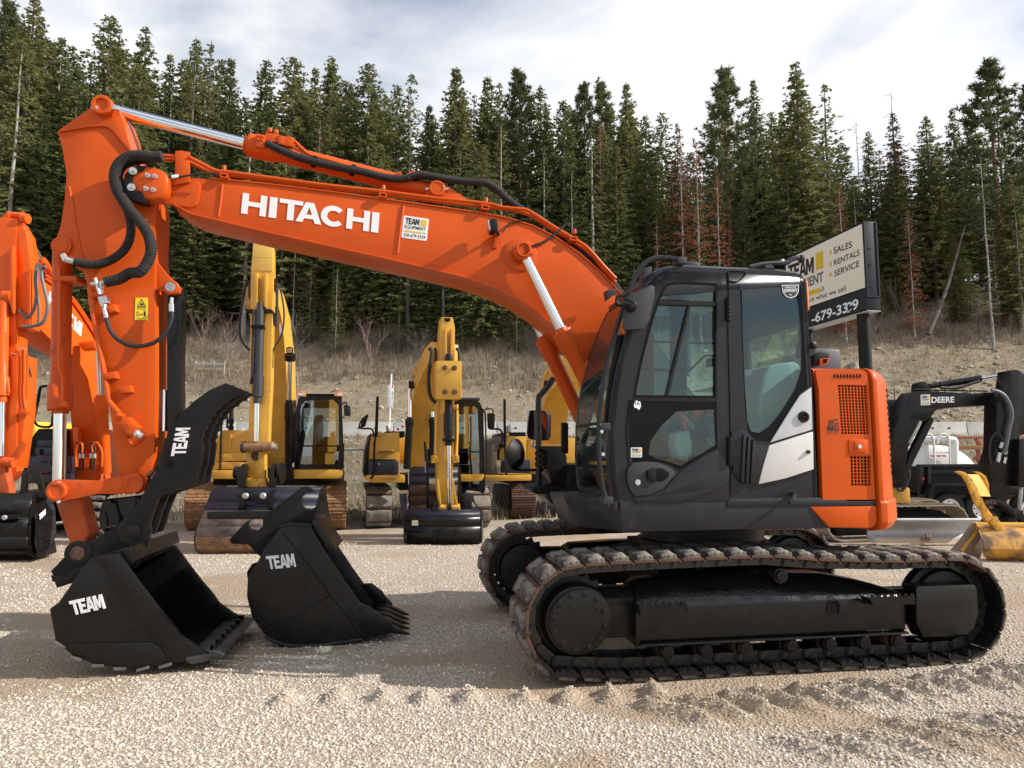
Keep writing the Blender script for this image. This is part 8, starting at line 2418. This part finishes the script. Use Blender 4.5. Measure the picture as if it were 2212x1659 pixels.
MB().cyl(atY(*px('A3', 1585, 830), YBK + .25), atY(*px('A3', 2212, 830), YBK + .1), .055, seg=16).build('top_bar', YELLOW, BD1)
vp('bucket_ear', 'A3', [(1770, 760), (1850, 700), (1900, 760), (2000, 900), (2110, 1050), (2020, 1050), (1920, 940), (1800, 820)], YBK + .05, .08, YELLOW_CHIP, BD1, .01)
vp('ear_foot', 'A3', [(1920, 940), (2000, 1020), (2160, 1040), (2150, 1100), (2050, 1110), (1960, 1180), (1900, 1190)], YBK + .06, .06, YELLOW_CHIP, BD1, .01)
TH1 = vp('thumb', 'A3', [(1330, 125), (1380, 112), (1450, 130), (1530, 200), (1600, 320), (1650, 430), (1720, 570), (1800, 680), (1800, 740), (1740, 770), (1690, 740), (1680, 660), (1590, 540), (1540, 420), (1490, 280), (1420, 180)], YBK + .05, .05, YELLOW_CHIP, D1, .008)
vp('thumb_plate', 'A3', [(1560, 120), (1640, 125), (1720, 180), (1760, 280), (1770, 440), (1740, 440), (1720, 280), (1660, 180)], YBK + .35, .05, YELLOW_CHIP, TH1, .008)
MB().loft([[atY(*px('A3', x, y), YBK + .10), atY(*px('A3', x + 150, y + 5), YBK + .35)] for x, y in ((1470, 155), (1520, 220), (1580, 330), (1630, 440))], 0, False, False).build('thumb_web', YELLOW, TH1, 0)
MB().lathe(atY(*px('A3', 1722, 708), YBK + .05), -YV, [(0, .055), (.03, .055), (.03, .03)], 16).build('thumb_boss', YELLOW_CHIP, TH1)
mb = MB()
for x, y in ((1810, 518), (1775, 510), (1765, 580), (1720, 520)):
    mb.lathe(atY(*px('A3', x, y), YBK + .02), -YV, [(0, .03), (.03, .03)], 10)
mb.build('bolts', RUST, TH1)
# body, track and blade
vp('body', 'A3', [(555, 330), (700, 320), (738, 340), (742, 500), (710, 535), (555, 530)], 12.2, 1.4, YELLOW, D1, .03)
vp('cab', 'A2', [(300, 560), (560, 568), (600, 580), (590, 900), (540, 1000), (300, 1000)], 12.0, 1.2, BLACK, D1, .03)
vp('cab_glass', 'A2', [(512, 640), (560, 650), (575, 800), (550, 870), (512, 860)], 11.99, .01, GLASS_BLUE, D1, 0)
c = atY(*px('A2', 655, 605), 11.6); MB().lathe(c, Vector((-.3, -1, 0)), [(-.08, .04), (-.02, .09), (.02, .1), (.03, .09)], 18).build('head_lamp', LENS, D1)
vp('lower_body', 'A3', [(560, -50), (700, 60), (735, 120), (730, 300), (640, 330), (560, 330)], 12.1, 1.2, BLACK_SATIN, D1, .02)
vt('hose', 'A3', [(570, 345), (620, 365), (660, 330), (690, 260), (720, 180), (715, 60)], 11.9, .03, HOSE, D1)
# near-side track seen along its side, top shoes catching the light
def side_track(parent, p0, p1, height, width, pitch, m):
    p0, p1 = Vector(p0), Vector(p1); X = (p1 - p0).normalized(); L = (p1 - p0).length; S = X.cross(UZ)
    mb = MB().loft([[p0 + X * a + UZ * z + S * t for a, z in ((.25, .1), (.2, height * .6), (.5, height - .12), (L - .5, height - .12), (L - .2, height * .6), (L - .25, .1))] for t in (-.12, .12)])
    tr = mb.build('track_frame', BLACK_MATT, parent, .01)
    sm = shoe_mesh(width, pitch, 'grouser', [m, m, m]); r = height / 2 - .03
    path = [(r + r * math.cos(rad(270 - 180 * k / 10)), r + .03 + r * math.sin(rad(270 - 180 * k / 10))) for k in range(11)]
    path += [(L - r + r * math.cos(rad(90 - 180 * k / 10)), r + .03 + r * math.sin(rad(90 - 180 * k / 10))) for k in range(11)]
    for a, b in resample(path, pitch):
        c = (a + b) / 2; d = (b - a).normalized(); A = X * d.x + UZ * d.y; Zv = X * d.y - UZ * d.x
        ctr = Vector((max(r, min(L - r, c.x)), r + .03))
        if (c - ctr).dot(Vector((d.y, -d.x))) < 0: Zv = -Zv
        R = Matrix((A, Zv.cross(A), Zv)).transposed().to_4x4(); R.translation = p0 + X * c.x + UZ * c.y
        inst('track_shoe', sm, tr, R)
DUSTY = mat('dusty_track_steel', (.33, .28, .22), .8, var=.3, vscale=9, dust=(.10, .08, .06), dust_amt=.25, dscale=8)
side_track(D1, (gx(1760, 12.0), 12.0, 0), (gx(2055, 12.6), 12.6, 0), .62, .45, .14, DUSTY)
side_track(D1, (gx(1760, 13.4), 13.4, 0), (gx(2010, 13.9), 13.9, 0), .62, .45, .14, DUSTY)
# curved dozer blade
v3 = lambda y: px('A3', 0, y)[1]
YL = 11.45
rings = []
for f, yy in ((0, 1050), (.05, 1000), (.16, 960), (.20, 900), (.17, 830), (.05, 770), (-.03, 748)):
    a = atY(*px('A3', 165 + (1050 - yy) * -.0 + 90, yy), YL + f); b = atY(*px('A3', 1540, yy - 22), YL + f)
    rings.append([Vector((gx(px('A3', 215, 0)[0], YL), YL + f, a.z)), Vector((gx(px('A3', 1535, 0)[0], YL), YL + f, a.z)), Vector((gx(px('A3', 1535, 0)[0], YL), YL + f + .03, a.z)), Vector((gx(px('A3', 215, 0)[0], YL), YL + f + .03, a.z))])
BLD = MB().loft(rings).build('blade', BLADE, D1, 0, smooth=50)
MB().cyl(rings[-1][0], rings[-1][1], .03, seg=12).build('blade_tube', BLADE, BLD)
MB().prism([rings[0][0] - YV * .012 - UZ * .02, rings[0][1] - YV * .012 - UZ * .02, rings[1][1] - YV * .02 + UZ * .02, rings[1][0] - YV * .02 + UZ * .02], YV * .02).build('cutting_edge', mat('tan_dusty_edge', (.48, .38, .27), .7, var=.1), BLD)
for k in (0, 1):
    MB().prism([r[k] for r in rings] + [rings[-1][k] + YV * .25, rings[0][k] + YV * .25], Vector((-.03 if k == 0 else .03, 0, 0))).build('end_plate', BLADE, BLD, .004)
mb = MB()
rr_ = random.Random(4)
for k in range(9):
    c = atY(*px('A3', 900 + rr_.uniform(-15, 90), 985 - rr_.uniform(0, 40)), YL - .02); rr0 = rr_.uniform(.02, .05)
    mb.lathe(c - UZ * rr0, UZ, [(0, rr0 * .5), (rr0 * .6, rr0), (rr0 * 1.4, rr0 * .7), (rr0 * 1.8, rr0 * .2)], 7)
mb.build('mud_lump', mat('dry_mud', (.2, .16, .12), .95), BLD)
# =================================================================== sign, trailer, tank, barriers, fences
# ---- dealer sign on a post, seen almost end on
SGC = atY(*px('A1', 668, 600), 18.9); SGC.z = 0
SGD = Vector((-.44, 2.4, 0)).normalized()
SGN = SGD.cross(UZ).normalized()
if SGN.y > 0: SGN = -SGN
if SGN.x > 0: SGN = -SGN
SG = thing('dealer_sign', 'tall cream and black dealer sign on a steel post, seen from the side', 'sign', (SGC.x + .4, SGC.y + .2, 0))
def sg(u, v): return hit(u, v, SGC, SGN)
def sga(x, y): return sg(*px('A1', x, y))
zt_, zb_ = sga(650, 212).z, sga(710, 1075).z
SLEN = 3.9
def S(f, z, k=0.0): return SGC + SGD * (SLEN * f) + UZ * z + SGN * k
z1 = sga(672, 868).z                       # foot of the cream face
TK = .42
mb = MB().prism([S(0, zt_), S(1, zt_), S(1, zb_), S(0, zb_)], -SGN * TK)
SCASE = mb.build('sign_case', SIGN_BLUE, SG, .01)
MB().prism([S(.012, zt_ - .07, .004), S(.985, zt_ - .07, .004), S(.985, z1 + .03, .004), S(.012, z1 + .03, .004)], SGN * .008).build('cream_panel', CREAM, SCASE)
MB().prism([S(.0, z1 - .02, .003), S(.99, z1 - .02, .003), S(.99, zb_ + .03, .003), S(.0, zb_ + .03, .003)], SGN * .006).build('number_panel', DECAL_BLACK, SCASE)
# end face trim
e0 = S(0, zt_)
mb = MB()
for w in (.0, TK - .04):
    mb.prism([S(-.002, zt_, -w), S(-.002, zb_ + .42, -w), S(-.002, zb_ + .42, -w - .04), S(-.002, zt_, -w - .04)], -SGD * .012)
mb.prism([S(-.002, zb_ + .42, -.0), S(-.002, zb_ + .38, 0), S(-.002, zb_ + .38, -TK), S(-.002, zb_ + .42, -TK)], -SGD * .012)
mb.build('case_trim', SIGN_BLUE, SCASE)
MB().prism([S(0, zb_ - .001, 0), S(1, zb_ - .001, 0), S(1, zb_ - .001, -TK), S(0, zb_ - .001, -TK)], UZ * -.02).build('case_floor', GREY_LIGHT, SCASE)
lift = SGN * .016
def stext(s, bl, br, tl, m_, bold=.01):
    mb = MB(); put_text(mb, s, sga(*bl), sga(*br), sga(*tl), 0, bold, lift=lift); mb.build('lettering', m_, SCASE, 0, smooth=0)
stext('SALES', (366, 535), (545, 470), (366, 472), DECAL_BLACK, .012)
stext('RENTALS', (370, 650), (618, 545), (370, 592), DECAL_BLACK, .012)
stext('SERVICE', (374, 755), (616, 655), (374, 695), DECAL_BLACK, .012)
stext('we finance what we sell', (-40, 1058), (482, 890), (-40, 1012), DECAL_BLACK, .004)
stext('-679-33 9', (152, 1212), (606, 1068), (152, 1118), WHITE, .02)
mb = MB(); put_text(mb, '3', sga(492, 1110), sga(545, 1090), sga(492, 1010), 0, .02, lift=lift)
keep = MB()
for f in mb.f:
    c = sum((mb.v[i] for i in f), Vector()) / len(f)
    if c.z > sga(510, 1045).z or (c.z < sga(510, 1070).z and noise.noise(c * 40) > 0): keep.add([mb.v[i] for i in f], [tuple(range(len(f)))])
keep.build('peeling_digit', WHITE, SCASE, 0, smooth=0)['kind'] = 'stuff'
def sblock(mb, pts, m=0): mb.prism([sga(*p) + lift for p in pts], SGN * .002, m)
mb = MB(); block_word(mb, 'TEAM', TEAM_SPANS, sga(-78, 795) + lift, sga(172, 715) + lift, sga(-78, 648) + lift, SGN * .002); mb.build('team_word', DECAL_BLACK, SCASE, 0, smooth=0)
stext('EQUIPMENT', (-107, 953), (266, 815), (-107, 848), DECAL_GREY, .03)
mb = MB(); sblock(mb, [(192, 692), (266, 668), (262, 500), (192, 532)]); mb.build('yellow_square', DECAL_YEL, SCASE, 0)
mb = MB(); sblock(mb, [(-107, 1008), (234, 905), (232, 862), (-107, 968)]); mb.build('yellow_bar', DECAL_YEL, SCASE, 0)
for y in (500, 610, 715):
    mb = MB(); sblock(mb, [(326, y + 42), (344, y + 36), (344, y - 6), (326, y)]); mb.build('bullet', DECAL_YEL, SCASE, 0)
stext('.CA', (238, 900), (276, 888), (238, 852), DECAL_BLACK, .01)
mb = MB()
for y in (478, 640, 850):
    for x in (700, 722):
        c = hit(*px('A1', x, y), S(0, 0), SGD); mb.box(c - SGD * .015, .02, .02, .02)
mb.build('bolts', BLACK_SATIN, SCASE)
pc = S(.12, 0, -TK / 2)
MB().cyl(Vector((pc.x, pc.y, -.2)), Vector((pc.x, pc.y, zb_)), .17, seg=24).build('post', BLACK_SATIN, SG)
pc2 = S(.80, 0, -TK / 2)
MB().cyl(Vector((pc2.x, pc2.y, -.2)), Vector((pc2.x, pc2.y, zb_)), .17, seg=24).build('post', BLACK_SATIN, SG)

# ---- black tandem dump trailer
YT = 14.8
DT = thing('dump_trailer', 'black tandem-axle dump trailer behind the yellow bucket', 'trailer', (gx(2100, YT), YT + .8, 0))
bx = vp('box_side', 'A3', [(862, 60), (900, 52), (2400, 40), (2400, 430), (940, 430), (870, 400)], YT, .05, BLACK_SATIN, DT, .006)
vp('top_rail', 'A3', [(845, 42), (860, 28), (2400, 18), (2400, 60), (850, 68)], YT - .04, .12, BLACK, DT, .008)
vp('mid_rail', 'A3', [(1005, 105), (2400, 98), (2400, 150), (1005, 160)], YT - .05, .06, BLACK, DT, .006)
vp('front_panel', 'A3', [(862, 60), (900, 52), (905, 430), (870, 400)], YT + .05, 1.9, BLACK_SATIN, DT, .01)
for x in (880, 985, 1760):
    vp('post', 'A3', [(x - 22, 60), (x + 22, 58), (x + 22, 470), (x - 18, 470)], YT - .06, .08, BLACK, DT, .006)
vp('floor', 'A3', [(870, 430), (2400, 420), (2400, 480), (940, 490)], YT, 1.9, BLACK, DT, .01)
vp('drop_leg', 'A3', [(945, 430), (1040, 430), (1040, 560), (955, 565)], YT - .02, .1, BLACK, DT, .01)
vp('fender', 'A3', [(985, 432), (1040, 285), (1060, 278), (1490, 284), (1620, 290), (1900, 290), (1960, 440), (1930, 440), (1870, 320), (1060, 312), (1020, 432)], YT - .30, .30, BLACK_SATIN, DT, .006)
MB().lathe(atY(*px('A3', 898, 217), YT - .06), -YV, [(0, .028), (.015, .028), (.02, .015)], 12).build('tail_lamp', DECAL_RED, DT)
def wheel(c, R, name='wheel'):
    """axis along Y, outer face towards -Y"""
    c = Vector(c)
    w = MB().lathe(c + YV * .02, -YV, [(-.20, R * .62), (-.18, R * .9), (-.14, R), (.02, R), (.06, R * .93), (.075, R * .80), (.06, R * .63), (.02, R * .60)], 36).build(name, TYRE, DT, 0, smooth=40)
    MB().lathe(c, -YV, [(.045, R * .62), (.06, R * .60), (.05, R * .56), (.0, R * .53), (.005, R * .30), (.03, R * .26), (.03, R * .20), (.07, R * .17), (.075, R * .02)], 32, cap=False).build('rim', WHITE, w, 0, smooth=40)
    mb = MB()
    for k in range(8):
        a = 2 * PI * k / 8
        q = c + Vector((math.cos(a), 0, math.sin(a))) * R * .42
        mb.cyl(q - YV * .001, q - YV * .010, R * .045, seg=10)
    mb.build('rim_holes', BLACK_MATT, w)['kind'] = 'stuff'
    MB().lathe(c, -YV, [(.02, R * .17), (.085, R * .15), (.10, R * .06)], 14).build('hub', RUST, w)
R_T = .345
for u in (1240, 1655, 2290):
    p = atY(*px('A3', u, 600), YT - .06)
    wheel((p.x, YT - .06, R_T - .01), R_T)
vt('drawbar', 'A3', [(830, 600), (1000, 600), (1100, 590)], YT + .9, .06, STEEL_WORN, DT, 10)
# ---- white water tank
YW = 19.5
WT = thing('water_tank', 'white oval water tank with ladder and pipe, behind the black trailer', 'tank', (gx(2023, YW), YW + 2, 0))
cpx = px('A2', 1090, 1640); cw = atY(*cpx, YW)
rx_, rz_ = 560 * .16668 / FPX * YW, 465 * .16668 / FPX * YW
def ell(k, n, sc, dy): 
    a = 2 * PI * k / n; return cw + Vector((rx_ * sc * math.cos(a), dy, rz_ * sc * math.sin(a)))
N_ = 48
mb = MB().loft([[ell(k, N_, sc, dy) for k in range(N_)] for sc, dy in ((.02, -.16), (.3, -.15), (.6, -.11), (.85, -.05), (.97, 0), (1.0, .02), (1.02, .03), (1.02, .07), (1.0, .08), (1.0, 4.5))])
TK_ = mb.build('tank_shell', WHITE_PAINT, WT, 0, smooth=45)
MB().loft([[Vector((gx(px('A2', 690, 0)[0], YW), YW - .2, z)), Vector((gx(px('A2', 900, 0)[0], YW), YW - .2, z)), Vector((gx(px('A2', 900, 0)[0], YW), YW - .1, z)), Vector((gx(px('A2', 690, 0)[0], YW), YW - .1, z))] for z in (.25, 1.9)]).build('rear_cabinet', WHITE_PAINT, WT, .02)
mb = MB()
def wtxt(s, y0, y1, x0=735, x1=862): put_text(mb, s, atY(*px('A3', x0, y1), YW - .21), atY(*px('A3', x1, y1), YW - .21), atY(*px('A3', x0, y0), YW - .21), 0, .012)
wtxt('M&M', 90, 132, 735, 850); wtxt('ER TRUCK', 150, 172); wtxt('KAMLOOPS', 180, 200); wtxt('0 644-4', 210, 245, 730, 860)
mb.build('lettering', DECAL_BLUE, WT, 0, smooth=0)
vt('vent_pipe', 'A2', [(700, 1110), (760, 1095), (1000, 1090), (1270, 1092), (1305, 1120), (1310, 1200), (1312, 1420)], YW - .25, .10, WHITE_PAINT, WT, 12)
for x in (950, 1150):
    vt('ladder_rail', 'A2', [(x - 60, 1150), (x - 50, 1060), (x, 1018), (x + 60, 1030), (x + 90, 1110), (x + 100, 1300), (x + 105, 1440)], YW - .35, .030, WHITE_PAINT, WT, 8)
for y in (1255, 1420):
    vt('ladder_rung', 'A2', [(1075, y), (1245, y)], YW - .35, .022, WHITE_PAINT, WT, 8, 1)
vp('lamp_bar', 'A2', [(985, 1290), (1200, 1292), (1195, 1306), (1010, 1305)], YW - .33, .05, WHITE_PAINT, WT, .004)
mb = MB()
for x in (1038, 1110, 1180):
    mb.box(atY(*px('A2', x, 1302), YW - .35), .09, .03, .04)
mb.build('tail_lamps', DECAL_RED, WT)['kind'] = 'stuff'
vp('tank_leg', 'A3', [(740, 540), (860, 520), (940, 580), (900, 640), (800, 600)], YW - .1, .2, WHITE_PAINT, WT, .01)
# ---- red-oxide flat-deck frame
YR = 22.5
RF = thing('steel_frame', 'red-oxide steel trailer frame lying behind the white tank', 'steel frame', (gx(2090, YR), YR, 0))
vp('top_beam', 'A2', [(880, 1050), (1842, 1042), (2300, 1040), (2300, 1076), (880, 1085)], YR, .15, PRIMER, RF, .01)
vp('mid_beam', 'A2', [(1330, 1170), (2300, 1160), (2300, 1212), (1400, 1218)], YR - .1, .15, mat('orange_primer', (.36, .16, .07), .65, var=.1), RF, .01)
vp('low_beam', 'A2', [(1590, 1312), (2300, 1306), (2300, 1390), (1640, 1390)], YR - .05, .15, PRIMER, RF, .01)
for pts in ([(1580, 1062), (1640, 1060), (1690, 1180), (1640, 1185)], [(1600, 1220), (1640, 1220), (1690, 1400), (1640, 1405)], [(880, 1080), (900, 1080), (905, 1200), (880, 1200)]):
    vp('brace', 'A2', pts, YR, .1, PRIMER, RF, .008)
for x in (1100, 2200):
    vp('leg', 'A2', [(x, 1080), (x + 40, 1080), (x + 40, 1800), (x, 1800)], YR + .1, .1, PRIMER, RF, .008)
# ---- concrete road barriers
CONC = mat('weathered_concrete', (.50, .48, .44), .9, var=.10, vscale=2.2, dust=(.24, .22, .19), dust_amt=.12, dscale=1.2, bump=.15, bscale=40)
bz = ground_z(0, 35) - .02
prof_b = [(-.30, 0), (-.30, .08), (-.17, .30), (-.10, .82), (.10, .82), (.17, .30), (.30, .08), (.30, 0)]
BLEN = 2.66
def barrier_mesh():
    mb = MB().prism([Vector((-BLEN / 2 + .012, y, z)) for y, z in prof_b], (BLEN - .024, 0, 0))
    return mb.mesh('concrete_barrier', [CONC], .015, 40)
BMESH = barrier_mesh()
hole = MB()
for x in (-.42, .42):
    hole.lathe(Vector((x * 1.0, -.145, .50)), (0, -1, -.1), [(-.02, .062), (.012, .062), (.013, .045)], 14)
HMESH = hole.mesh('lifting_hole', [mat('barrier_hole', (.10, .09, .08), .9)], 0, 40)
n_b = 0
ORD = ',first,second,third,fourth,fifth,sixth,seventh,eighth,ninth,tenth,eleventh,twelfth,thirteenth,fourteenth,fifteenth,sixteenth,seventeenth,eighteenth,nineteenth,twentieth,twenty-first,twenty-second,twenty-third,twenty-fourth,twenty-fifth'.split(',')
for k in range(-14, 15):
    x = k * BLEN + .6
    u = 1106 + x / 35 * FPX
    if u < -80 or u > 2300: continue
    o = bpy.data.objects.new('concrete_barrier', BMESH); COL.objects.link(o); o.location = (x, 35 + .01 * (k % 3), bz)
    o.rotation_euler = (0, 0, rad(random.Random(k).uniform(-.5, .5)))
    n_b += 1
    tag(o, ORD[n_b] + ' pale concrete barrier counted from the left end of the roadside row', 'barrier', 'concrete barriers along the road')
    h = bpy.data.objects.new('lifting_holes', HMESH); COL.objects.link(h); h.parent = o; h['kind'] = 'stuff'
# ---- chain-link fence behind the yellow machines
YF = 16.6
FN = thing('chain_link_fence', 'galvanised chain-link fence with pipe rail behind the yellow excavators', 'fence', (-2, YF, ground_z(0, YF)))
zr = atY(700, 971, YF).z; fx0, fx1 = gx(395, YF), gx(1300, YF)
MB().cyl((fx0, YF, zr), (fx1, YF, zr), .024, seg=10).build('rail', GALV, FN)
for k in range(5):
    x = gx(453, YF) + k * (gx(695, YF) - gx(453, YF))
    MB().cyl((x, YF + .03, -.1), (x, YF + .03, zr + .12), .032, seg=12).build('post', GALV, FN)
MB().cyl((gx(453, YF), YF, zr), (gx(480, YF), YF + 1.4, zr + .55), .024, seg=8).build('brace', GALV, FN)
mb = MB(); z0 = .12; n = int((fx1 - fx0) / .09)
hgt = zr - z0
for k in range(-int(hgt / .09), n):
    for sgn in (0, 1):
        xa = fx0 + k * .09; xb = xa + hgt
        a = Vector((xa, YF, z0 if sgn == 0 else zr)); b = Vector((xb, YF, zr if sgn == 0 else z0))
        if xa < fx0:
            f = (fx0 - xa) / hgt; a = a.lerp(b, f)
        if xb > fx1:
            f = (fx1 - xa) / hgt; b = Vector((xa, YF, z0 if sgn == 0 else zr)).lerp(b, f)
        if (b - a).length < .05: continue
        d = (b - a).normalized(); s = d.cross(YV) * .0028
        mb.add([a - s, a + s, b + s, b - s], [(0, 1, 2, 3)])
mb.build('fence_wires', GALV, FN, 0, smooth=0, recalc=False)
# ---- edge-on white road sign and a striped boom pole on the shoulder
YP = 33.6
RS = thing('road_sign', 'white sign panel seen nearly edge on, on a thin pole by the road', 'sign', (gx(842, YP), YP, ground_z(0, YP)))
vc('pole', 'R8', (1208, 405), (1196, 720), YP, .045, WHITE_PAINT, RS, 10)
vp('panel', 'R8', [(1190, 470), (1212, 463), (1206, 596), (1184, 594)], YP - .06, .03, WHITE, RS, .01)
vp('panel', 'R8', [(1208, 466), (1222, 470), (1216, 596), (1202, 592)], YP - .02, .03, WHITE, RS, .01)
mb = MB(); put_text(mb, 'CIF', atY(*px('R8', 1216, 548), YP - .03), atY(*px('R8', 1218, 500), YP - .03), atY(*px('R8', 1206, 548), YP - .03), 0, .01); mb.build('lettering', DECAL_BLACK, RS, 0, smooth=0)
vp('red_tab', 'R8', [(1208, 468), (1219, 470), (1218, 486), (1207, 484)], YP - .024, .01, DECAL_RED, RS, 0)
SP = thing('striped_pole', 'red and white striped pole leaning against the concrete barrier', 'pole', (gx(858, 34.4), 34.4, ground_z(0, 34.4)))
a, b = atY(*px('R8', 1215, 735), 34.4), atY(*px('R8', 1290, 692), 34.4)
for k in range(6):
    MB().cyl(a.lerp(b, k / 6), a.lerp(b, (k + 1) / 6), .06, seg=8).build('stripe', DECAL_RED if k % 2 == 0 else WHITE, SP)
# ---- wooden rail fence, stakes and wire fence posts on the hillside
YWF = 52.0
WF = thing('rail_fence', 'short weathered wooden rail fence at the foot of the forest', 'fence', (gx(449, YWF), YWF, ground_z(gx(449, YWF), YWF)))
zf = [ground_z(gx(u, YWF), YWF) for u in (418, 434, 457, 480)]
for u in (418, 434, 457, 480):
    x = gx(u, YWF); z = ground_z(x, YWF) + .1
    MB().cyl((x, YWF, z - .4), (x, YWF, z + 1.15), .075, .06, seg=8).build('post', WOOD, WF)
x0, x1 = gx(416, YWF), gx(482, YWF)
MB().bar((x0, YWF - .08, ground_z(x0, YWF) + 1.05), (x1, YWF - .08, ground_z(x1, YWF) + 1.05), .05, .12).build('rail', GALV, WF)
MB().bar((x0, YWF - .08, ground_z(x0, YWF) + .65), (x1, YWF - .08, ground_z(x1, YWF) + .65), .05, .1).build('rail', WOOD, WF)
for u, YY in ((771, 50), (913, 51), (1046, 51.5), (1100, 52), (1450, 50), (640, 50)):
    x = gx(u, YY); z = ground_z(x, YY)
    o = MB().prism([Vector((x - .05, YY, z - .2)), Vector((x + .05, YY, z - .2)), Vector((x + .04, YY, z + 1.3)), Vector((x, YY, z + 1.42)), Vector((x - .04, YY, z + 1.3))], YV * .06).build('wooden_stake', WOOD, None, .005)
    tag(o, 'pale wooden stake in the hillside brush ' + {771: 'left of the guard plate', 913: 'above the middle yellow excavator', 1046: 'right of the middle yellow stick', 1100: 'left of the boom rams', 1450: 'behind the cab', 640: 'right of the tall yellow stick'}[u], 'stake', 'wooden stakes on the hillside')
for k in range(9):
    u = 1770 + 55 * k; YY = 47.5
    x = gx(u, YY); z = ground_z(x, YY)
    o = MB().cyl((x, YY, z - .2), (x, YY, z + 1.2), .035, seg=6).build('fence_post', RUST, None)
    tag(o, ORD[k + 1] + ' thin rusty wire-fence post from the left on the stony slope right of the sign', 'fence post', 'wire fence posts on the slope')
# fallen tree and stumps on the slope to the right
FT = thing('fallen_tree', 'grey dead trunk leaning over from the forest edge at the right', 'tree', (gx(2010, 54), 54, ground_z(gx(2010, 54), 54)))
a, b = atY(2005, 722, 54), atY(2085, 487, 56)
MB().tube([a, a.lerp(b, .4) + Vector((.2, 0, -.1)), b], [.20, .14, .04], 9).build('trunk', BARK, FT)
for u, v in ((1362, 797), (1840, 700)):
    p = atY(u, v, 46 if u < 1500 else 52); z = ground_z(p.x, p.y)
    o = MB().lathe((p.x, p.y, z - .1), UZ, [(0, .42), (.1, .36), (.5, .30), (.52, .1)], 12).build('tree_stump', BARK_PALE, None)
    tag(o, 'grey cut stump on the slope, ' + ('left of the cab' if u < 1500 else 'right of the sign'), 'stump')
# yellow machine glimpsed past the orange stick
GL = thing('machine_hood', 'rounded yellow machine hood glimpsed between the orange stick and the step tower', 'machine', (gx(68, 16), 16.3, 0))
vp('hood', 'A5', [(280, 1300), (290, 900), (340, 850), (400, 850), (450, 900), (475, 980), (470, 1300)], 16, 1.5, mat('bright_yellow_paint', (.80, .48, .04), .4), GL, .08)
vp('hood_base', 'A5', [(280, 1300), (470, 1300), (470, 1659), (280, 1659)], 16.05, 1.4, BLACK_SATIN, GL, .05)
